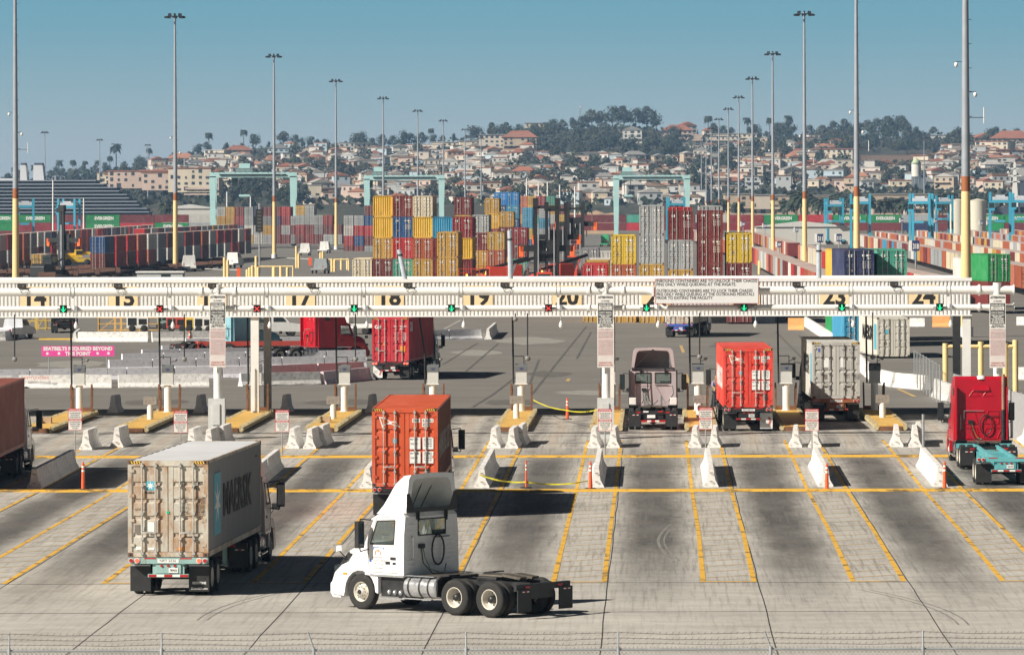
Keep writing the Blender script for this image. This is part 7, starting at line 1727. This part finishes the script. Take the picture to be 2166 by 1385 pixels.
WC = [('white', (.62, .60, .56)), ('cream', (.62, .54, .42)), ('tan', (.48, .38, .28)), ('pink-beige', (.55, .42, .35)), ('pale grey', (.45, .46, .46)), ('pale blue', (.42, .5, .55)), ('beige', (.55, .48, .40)), ('off-white', (.58, .55, .50))]
RC = [('red-tiled', (.32, .12, .07)), ('grey', (.25, .24, .23)), ('brown', (.2, .13, .09)), ('terracotta', (.38, .17, .10)), ('pale', (.45, .43, .4))]
def house(px, py, w_, st_, wc, rc, rtype, nm=None, D=None, d_=None, nwin=None, rz=None):
    p = hill(px, hill_t(px, py)) if D is None else Vector((at(px, py, D).x, D, at(px, py, D).z)); h_ = st_ * 3.0; d_ = d_ or w_ * .7; rz = random.uniform(-.45, .35) if rz is None else rz
    lab = nm or f"{WC[wc][0]} {['', 'one', 'two', 'three', 'four', 'five', 'six'][st_]}-storey house, {RC[rc][0]} roof"
    base = 2.5 if D is None else 0
    r_ = thing('house', (p.x, p.y, p.z - base), rz, uniq(lab, px, py), 'house', 'houses on the hillside'); h_ += base
    inst('wall', mesh_of('unit_wall', ub), r_, (0, 0, 0), (w_, d_, h_), WC[wc][1])
    if rtype == 0: inst('roof', mesh_of('unit_flat', uf), r_, (0, 0, h_), (w_, d_, .5), RC[rc][1])
    elif rtype == 1: inst('roof', mesh_of('unit_gable', ug), r_, (0, 0, h_), (w_, d_, w_ * .22), RC[rc][1])
    else: inst('roof', mesh_of('unit_hip', uh), r_, (0, 0, h_), (w_, d_, w_ * .2), RC[rc][1])
    nw = nwin or max(2, int(w_ / 3.6))
    for s in range(st_):
        for i in range(nw):
            if random.random() < .3: continue
            inst('window', mesh_of('unit_window', uw), r_, (-w_ / 2 + w_ * (i + .5) / nw, -d_ / 2, base + .9 + s * 3.0), (w_ / nw * random.uniform(.25, .6), .3, random.choice((1.1, 1.4, 1.9))))
    if st_ >= 2 and random.random() < .6: inst('balcony', mesh_of('unit_balcony', ubal), r_, (0, -d_ / 2, base + 2.8), (w_ * .9, 1.4, 1.1), WC[wc][1])
    if random.random() < .25: inst('wing', mesh_of('unit_wall', ub), r_, (w_ * .62, -d_ * .1, 0), (w_ * .5, d_ * .8, base + max(1, st_ - 1) * 3.0), WC[wc][1])
    return r_
random.seed(33)
for a in ((1140, 274, 22, 2, 1, 1, 0), (1170, 278, 14, 1, 1, 2, 0), (1310, 300, 16, 2, 0, 1, 1), (1338, 302, 14, 3, 0, 1, 1), (1432, 292, 22, 2, 3, 0, 2), (1452, 290, 14, 3, 0, 0, 1), (1500, 288, 10, 2, 1, 0, 2), (1060, 322, 30, 4, 6, 1, 0), (1100, 318, 24, 3, 2, 0, 2), (1010, 325, 26, 3, 1, 1, 0), (960, 318, 30, 2, 1, 4, 0), (915, 322, 22, 2, 6, 4, 0), (1180, 368, 12, 3, 0, 4, 1), (700, 325, 26, 2, 1, 4, 0), (760, 320, 16, 2, 6, 4, 0), (665, 324, 22, 1, 1, 2, 0), (610, 322, 14, 2, 1, 4, 0), (460, 345, 16, 3, 1, 4, 0), (385, 352, 20, 2, 3, 3, 2), (505, 335, 18, 2, 3, 0, 2), (590, 330, 16, 2, 5, 1, 1), (730, 370, 14, 3, 3, 3, 0), (712, 372, 12, 3, 2, 3, 0), (690, 366, 12, 2, 1, 3, 0), (1750, 345, 40, 3, 1, 0, 0), (1700, 350, 22, 2, 1, 3, 2), (1620, 340, 30, 2, 1, 0, 0), (1590, 345, 22, 1, 0, 1, 0), (2080, 300, 18, 1, 1, 0, 1), (2140, 318, 30, 3, 3, 0, 2), (2105, 335, 24, 4, 1, 0, 0), (2135, 345, 26, 3, 6, 0, 0), (2060, 345, 34, 2, 1, 1, 0), (2000, 348, 36, 2, 1, 0, 0), (1480, 312, 46, 1, 6, 1, 0), (1560, 300, 34, 2, 1, 1, 0), (1530, 305, 26, 2, 6, 1, 0), (1350, 395, 12, 2, 0, 1, 1), (1440, 380, 16, 2, 0, 4, 0), (1270, 340, 18, 2, 1, 2, 0), (1290, 348, 26, 2, 6, 2, 0), (1240, 355, 20, 3, 0, 4, 0)):
    house(*a[:2], a[2], a[3], a[4], a[5], a[6])
HZ = [(300, 620, 340, 395, 32), (620, 1000, 322, 430, 76), (1000, 1180, 330, 430, 32), (1180, 1480, 345, 432, 30), (1480, 1760, 310, 400, 36), (1760, 2166, 348, 400, 34), (1960, 2166, 325, 360, 8)]
pts = []
for a, b, c, d, n_ in HZ:
    k = 0; tries = 0
    while k < n_ and tries < n_ * 30:
        tries += 1; px, py = random.uniform(a, b), random.uniform(c, d)
        if py < ridge(px) + 8 or any(abs(px - x) < 12 and abs(py - y) < 6 for x, y in pts) or (1780 < px < 1970 and 325 < py < 362): continue
        pts.append((px, py)); k += 1
        house(px, py, random.uniform(7, 14), random.choice((1, 1, 2, 2, 3)), random.choice((0, 0, 0, 1, 1, 2, 4, 5, 6, 7, 7)), random.choice((0, 1, 1, 2, 2, 3, 4, 4)), random.choice((0, 0, 0, 1, 2)))
# the small houses past the first three hundred, one mass
mb = MB(); rnd = random.Random(77); wm = [M('far_wall_' + str(i), c, .85, var=.05) for i, (n_, c) in enumerate(WC)]; rm = [M('far_roof_' + str(i), c, .85, var=.1) for i, (n_, c) in enumerate(RC)]
for _ in range(1000):
    a, b, c, d = rnd.choice([(330, 620, 350, 400), (600, 1010, 325, 432), (600, 1010, 325, 432), (1000, 1190, 335, 432), (1190, 1480, 350, 434), (1480, 1770, 315, 408), (1770, 2166, 352, 408), (1980, 2166, 325, 370)])
    px, py = rnd.uniform(a, b), rnd.uniform(c, d)
    if 1780 < px < 1970 and 325 < py < 364: continue
    p = hill(px, hill_t(px, py)); w_ = rnd.uniform(3.0, 6.0); dd = rnd.uniform(3, 4.5); h_ = rnd.choice((3.2, 3.4, 6, 6.2, 8.5)); m1 = rnd.choice(wm); m2 = rnd.choice(rm)
    mb.T = Matrix.Translation(p) @ Matrix.Rotation(rnd.uniform(-.5, .4), 4, 'Z'); mb.box(-w_, w_, -dd, dd, -2.5, h_, m1)
    if rnd.random() < .5: mb.box(-w_ - .3, w_ + .3, -dd - .3, dd + .3, h_, h_ + .5, m2)
    else: mb.prism([(-w_ - .4, h_), (0, h_ + w_ * .38), (w_ + .4, h_)], -dd - .4, dd + .4, m2)
    for k in range(int(w_ * .6)):
        if rnd.random() < .75: x = -w_ + (k + .5) * 2 * w_ / int(w_ * .6); q = rnd.uniform(.4, .9); mb.box(x - q, x + q, -dd - .05, -dd + .1, h_ - 2.3, h_ - .9, wn)
    if h_ > 5 and rnd.random() < .6: mb.box(-w_, w_ * rnd.uniform(0, 1), -dd - 1.4, -dd, h_ - 3.3, h_ - 3.0, m1)
mb.T = None; tag(mb.build('small_houses'), 'crowd of tiny pale houses packed between the larger ones on the hillside', 'houses', kind='stuff')
# big tan blocks at the foot of the hill, right and left
for px, py, w_, st_, D, wc, rc in ((1563, 446, 13, 3, 2250, 2, 1), (1612, 447, 20, 3, 2300, 6, 1), (1690, 448, 26, 3, 2300, 2, 1), (1745, 446, 18, 2, 2320, 6, 4), (1905, 446, 26, 3, 2280, 2, 1), (1968, 446, 24, 2, 2260, 6, 4), (2015, 447, 16, 3, 2250, 2, 1), (2075, 447, 20, 2, 2280, 1, 4), (1545, 446, 12, 2, 2350, 6, 1)):
    house(px, py + 8, w_, st_, wc, rc, 0, f"{WC[wc][0]} flat-roofed block below the hill", D, 12, max(4, int(w_ / 3.5)), rz=.02)
for px, py, w_, st_, D, wc, rc in ((275, 392, 26, 2, 2800, 1, 0), (300, 398, 34, 3, 2700, 3, 0), (365, 402, 30, 3, 2650, 3, 0), (405, 406, 22, 4, 2600, 1, 0), (430, 412, 18, 4, 2600, 3, 0), (340, 396, 20, 3, 2750, 1, 3), (232, 388, 12, 2, 2850, 1, 2)):
    house(px, py, w_, st_, wc, rc, 0, f"{WC[wc][0]} red-roofed apartments right of the cruise ship", D, 12, None, rz=-.1)
# bare bank of earth and other ground at the foot
eb = M('dry_earth_bank', (.36, .25, .16), .95, var=.15, scale=.05)
p = at(1190, 455, 2100); q = at(1300, 455, 2100); mb = MB(); vs = []
for i in range(13):
    f = i / 12; x = p.x + (q.x - p.x) * f; h_ = 3.2 + 1.2 * math.sin(f * 3.1) + .5 * math.sin(i * 1.7)
    vs += [(x, 2100, gz(2100)), (x, 2104, gz(2100) + h_ + 4.5), (x, 2130, gz(2100) + h_ + 5), (x, 2150, gz(2100))]
mb.add(vs, [(i * 4 + k, i * 4 + 4 + k, i * 4 + 5 + k, i * 4 + 1 + k) for i in range(12) for k in range(3)], eb, True); mb.build('earth_bank')['kind'] = 'structure'
mb = MB(); vs = []
for i in range(11):
    for j in range(5):
        px = 1785 + 18 * i; py = 364 - 8 * j; px += (j - 2) * 3; v = hill(px, hill_t(px, py)) + Vector((0, -4, 1.6)); vs.append(v)
mb.add(vs, [(i * 5 + j, i * 5 + 5 + j, i * 5 + 6 + j, i * 5 + 1 + j) for i in range(10) for j in range(4)], M('dry_grass_field', (.17, .105, .065), .95, var=.12, scale=.05), True); mb.build('dry_grass_slope')['kind'] = 'structure'
# long white building on the ridge, water tower, radio tower
a = hill(1925, .98); b = hill(2095, .98); r_ = thing('ridge_building', (a.x, a.y, a.z), 0, 'long low white building along the ridge at the right', 'building'); L_ = b.x - a.x
MB().box(0, L_, 0, 12, -3, 2.6, M('ridge_wall', (.55, .56, .56), .8)).build('wall', r_); MB().box(-.5, L_ + .5, -.5, 12.5, 2.6, 3.1, rf_).build('roof', r_, color=(.4, .4, .4))
p = hill(1938, hill_t(1938, 373)); p = at(1938, 373, 2700); s = F / 2700; r_ = thing('water_tower', p, 0, 'round white water tower with a pale green conical roof', 'water tower')
MB().cyl((0, 0, 0), (0, 0, 27 / s), 10 / s, n=20, m=M('tank_white', (.7, .68, .62), .7, var=.1, scale=.3)).build('tank', r_); MB().lathe([(10.5 / s, 27 / s), (11.5 / s, 27.5 / s), (6 / s, 35 / s), (.1, 40 / s)], (0, 0, 0), M('tank_roof_green', (.42, .5, .32), .7), 20, 'z').build('roof', r_)
for a_ in range(6): MB().bar((8 / s * math.cos(a_ * 1.047), 8 / s * math.sin(a_ * 1.047), -4), (8 / s * math.cos(a_ * 1.047), 8 / s * math.sin(a_ * 1.047), 0), .4, .4, steel).build('leg', r_)
p = hill(1227, .97); r_ = thing('radio_tower', p, 0, 'thin lattice radio tower on the ridge right of centre', 'radio tower'); H_ = 19.5
mb = MB()
for sx, sy in ((-1, -1), (1, -1), (0, 1)): mb.bar((sx * .7, sy * .7, 0), (sx * .35, sy * .35, H_), .16, .16, steel)
for k in range(14): z = k * H_ / 14; mb.bar((-.7, -.7, z), (.6, -.6, z + H_ / 14), .08, .08, steel)
mb.build('lattice', r_); MB().ball((.5, -.5, H_ - .6), .6, white, 8).build('dish', r_)
# cruise ship
D = 2050; s = F / D; z0 = gz(D); r_ = thing('cruise_ship', (at(0, 450, D).x, D, z0), 0, 'long dark many-decked cruise ship moored at the far left', 'ship'); X = lambda px: px / s; Zy = lambda y: (CH - z0) - (y - VY) / s
hullm = M('ship_hull_dark', (.07, .085, .12), .6, var=.1, scale=.05); deckm = M('ship_deck_grey', (.26, .29, .35), .6, var=.1, scale=.1); deckd = M('ship_recess', (.02, .025, .035), .7)
MB().prism([(X(-500), 0), (X(-500), Zy(452)), (X(315), Zy(452)), (X(305), 0)], 0, 28, hullm).build('hull', r_)
for k in range(10):
    y = 452 - 7.4 * k; e = 312 - k * 10.5 + (6 if k % 2 else 0)
    if k > 7: e = 232 - (k - 7) * 16
    MB().box(X(-500), X(e), 1.0, 26, Zy(y), Zy(y - 5.2), deckd).build('cabin_row', r_); MB().box(X(-500), X(e + 3), 0, 27, Zy(y - 5.2), Zy(y - 7.4), deckm).build('deck', r_)
fw_ = M('funnel_white', (.62, .63, .66), .5, var=.05)
for a_, b_ in ((38, 54), (66, 90)): MB().prism([(X(a_), Zy(382)), (X(a_ + 1), Zy(346)), (X(b_ - 4), Zy(346)), (X(b_), Zy(382))], 8, 18, fw_).box(X(a_ + 2), X(b_ - 5), 9, 17, Zy(346), Zy(341), hullm).build('funnel', r_)
MB().box(X(110), X(114), 10, 11, Zy(380), Zy(368), steel).box(X(-20), X(30), 6, 20, Zy(380), Zy(374), fw_).build('upper_structure', r_)
# white ship mast at the far right and two tanks
D = 2000; p = at(2147, 450, D); s = F / D; z0 = gz(D); r_ = thing('ship_mast', (p.x, D, z0), 0, 'white ship mast with crosstrees and a dark funnel at the right edge', 'ship'); ZZ = lambda y: CH - z0 - (y - VY) / s
MB().prism([(-.9, ZZ(452)), (-.9, ZZ(405)), (-.3, ZZ(345)), (.3, ZZ(345)), (1.0, ZZ(405)), (1.3, ZZ(452))], 0, 1.5, white).build('mast', r_)
for y, w_ in ((375, 2.6), (388, 3.2), (360, 1.6)): MB().box(-w_, w_, 0, .6, ZZ(y), ZZ(y) + .4, white).build('crosstree', r_)
MB().box(2, 5.5, 0, 5, ZZ(452), ZZ(382), hullm).build('funnel', r_); MB().box(-8, 8, 0, 12, 0, ZZ(440), hullm).build('hull', r_)
for i, px in enumerate((2025, 2068)):
    D = 1750; p = at(px, 450, D); r_ = thing('storage_tank', (p.x, D, gz(D)), 0, ('left', 'right')[i] + ' of two pale round tanks behind the blue carriers at right', 'tank', 'pale round tanks'); MB().cyl((0, 0, 0), (0, 0, 13), 2.9, n=24, m=M('tank_cream', (.6, .56, .46), .7)).build('shell', r_); MB().cyl((0, 0, 13), (0, 0, 13.6), 2.95, .4, n=24, m=MATS['tank_cream']).build('roof', r_)
# utility wires were too thin to see; distant sheds
for px, y, w_, h_, nm in ((1700, 497, 14, 5, 'long white shed beyond the low rows at right'), (400, 452, 10, 4, 'small white boat shed beyond the far wall at left')):
    D = 1500 if px > 1000 else 1900; p = at(px, y, D); r_ = thing('shed', (p.x, D, gz(D)), 0, nm, 'shed'); hh = p.z - gz(D) + h_ * .5
    MB().box(-w_, w_, 0, 14, 0, hh, M('shed_wall', (.55, .54, .5), .7)).build('wall', r_); MB().prism([(-w_ - .4, hh), (0, hh + 1.6), (w_ + .4, hh)], -.4, 14.4, M('shed_roof', (.6, .59, .57), .6)).build('roof', r_)
# ------------------------------------------------------------------ the air
hm = bpy.data.materials.new('haze_air'); hm.use_nodes = True; t = hm.node_tree; t.nodes.clear(); ou = t.nodes.new('ShaderNodeOutputMaterial'); pvn = t.nodes.new('ShaderNodeVolumePrincipled')
pvn.inputs['Color'].default_value = (.40, .66, 1.0, 1); pvn.inputs['Density'].default_value = .000075; t.links.new(pvn.outputs[0], ou.inputs['Volume'])
o = MB().box(-4500, 4500, -60, 9100, -1.4, 92, hm).build('haze'); o['kind'] = 'stuff'; o['label'] = 'pale blue haze over the far yard and hillside'
# prototypes used only for copying
for k_ in list(PROTO): kill(PROTO[k_])
for k_ in list(PR): kill(PR[k_])
for o_ in TP + PP: kill(o_)
kill(PS); kill(WG)
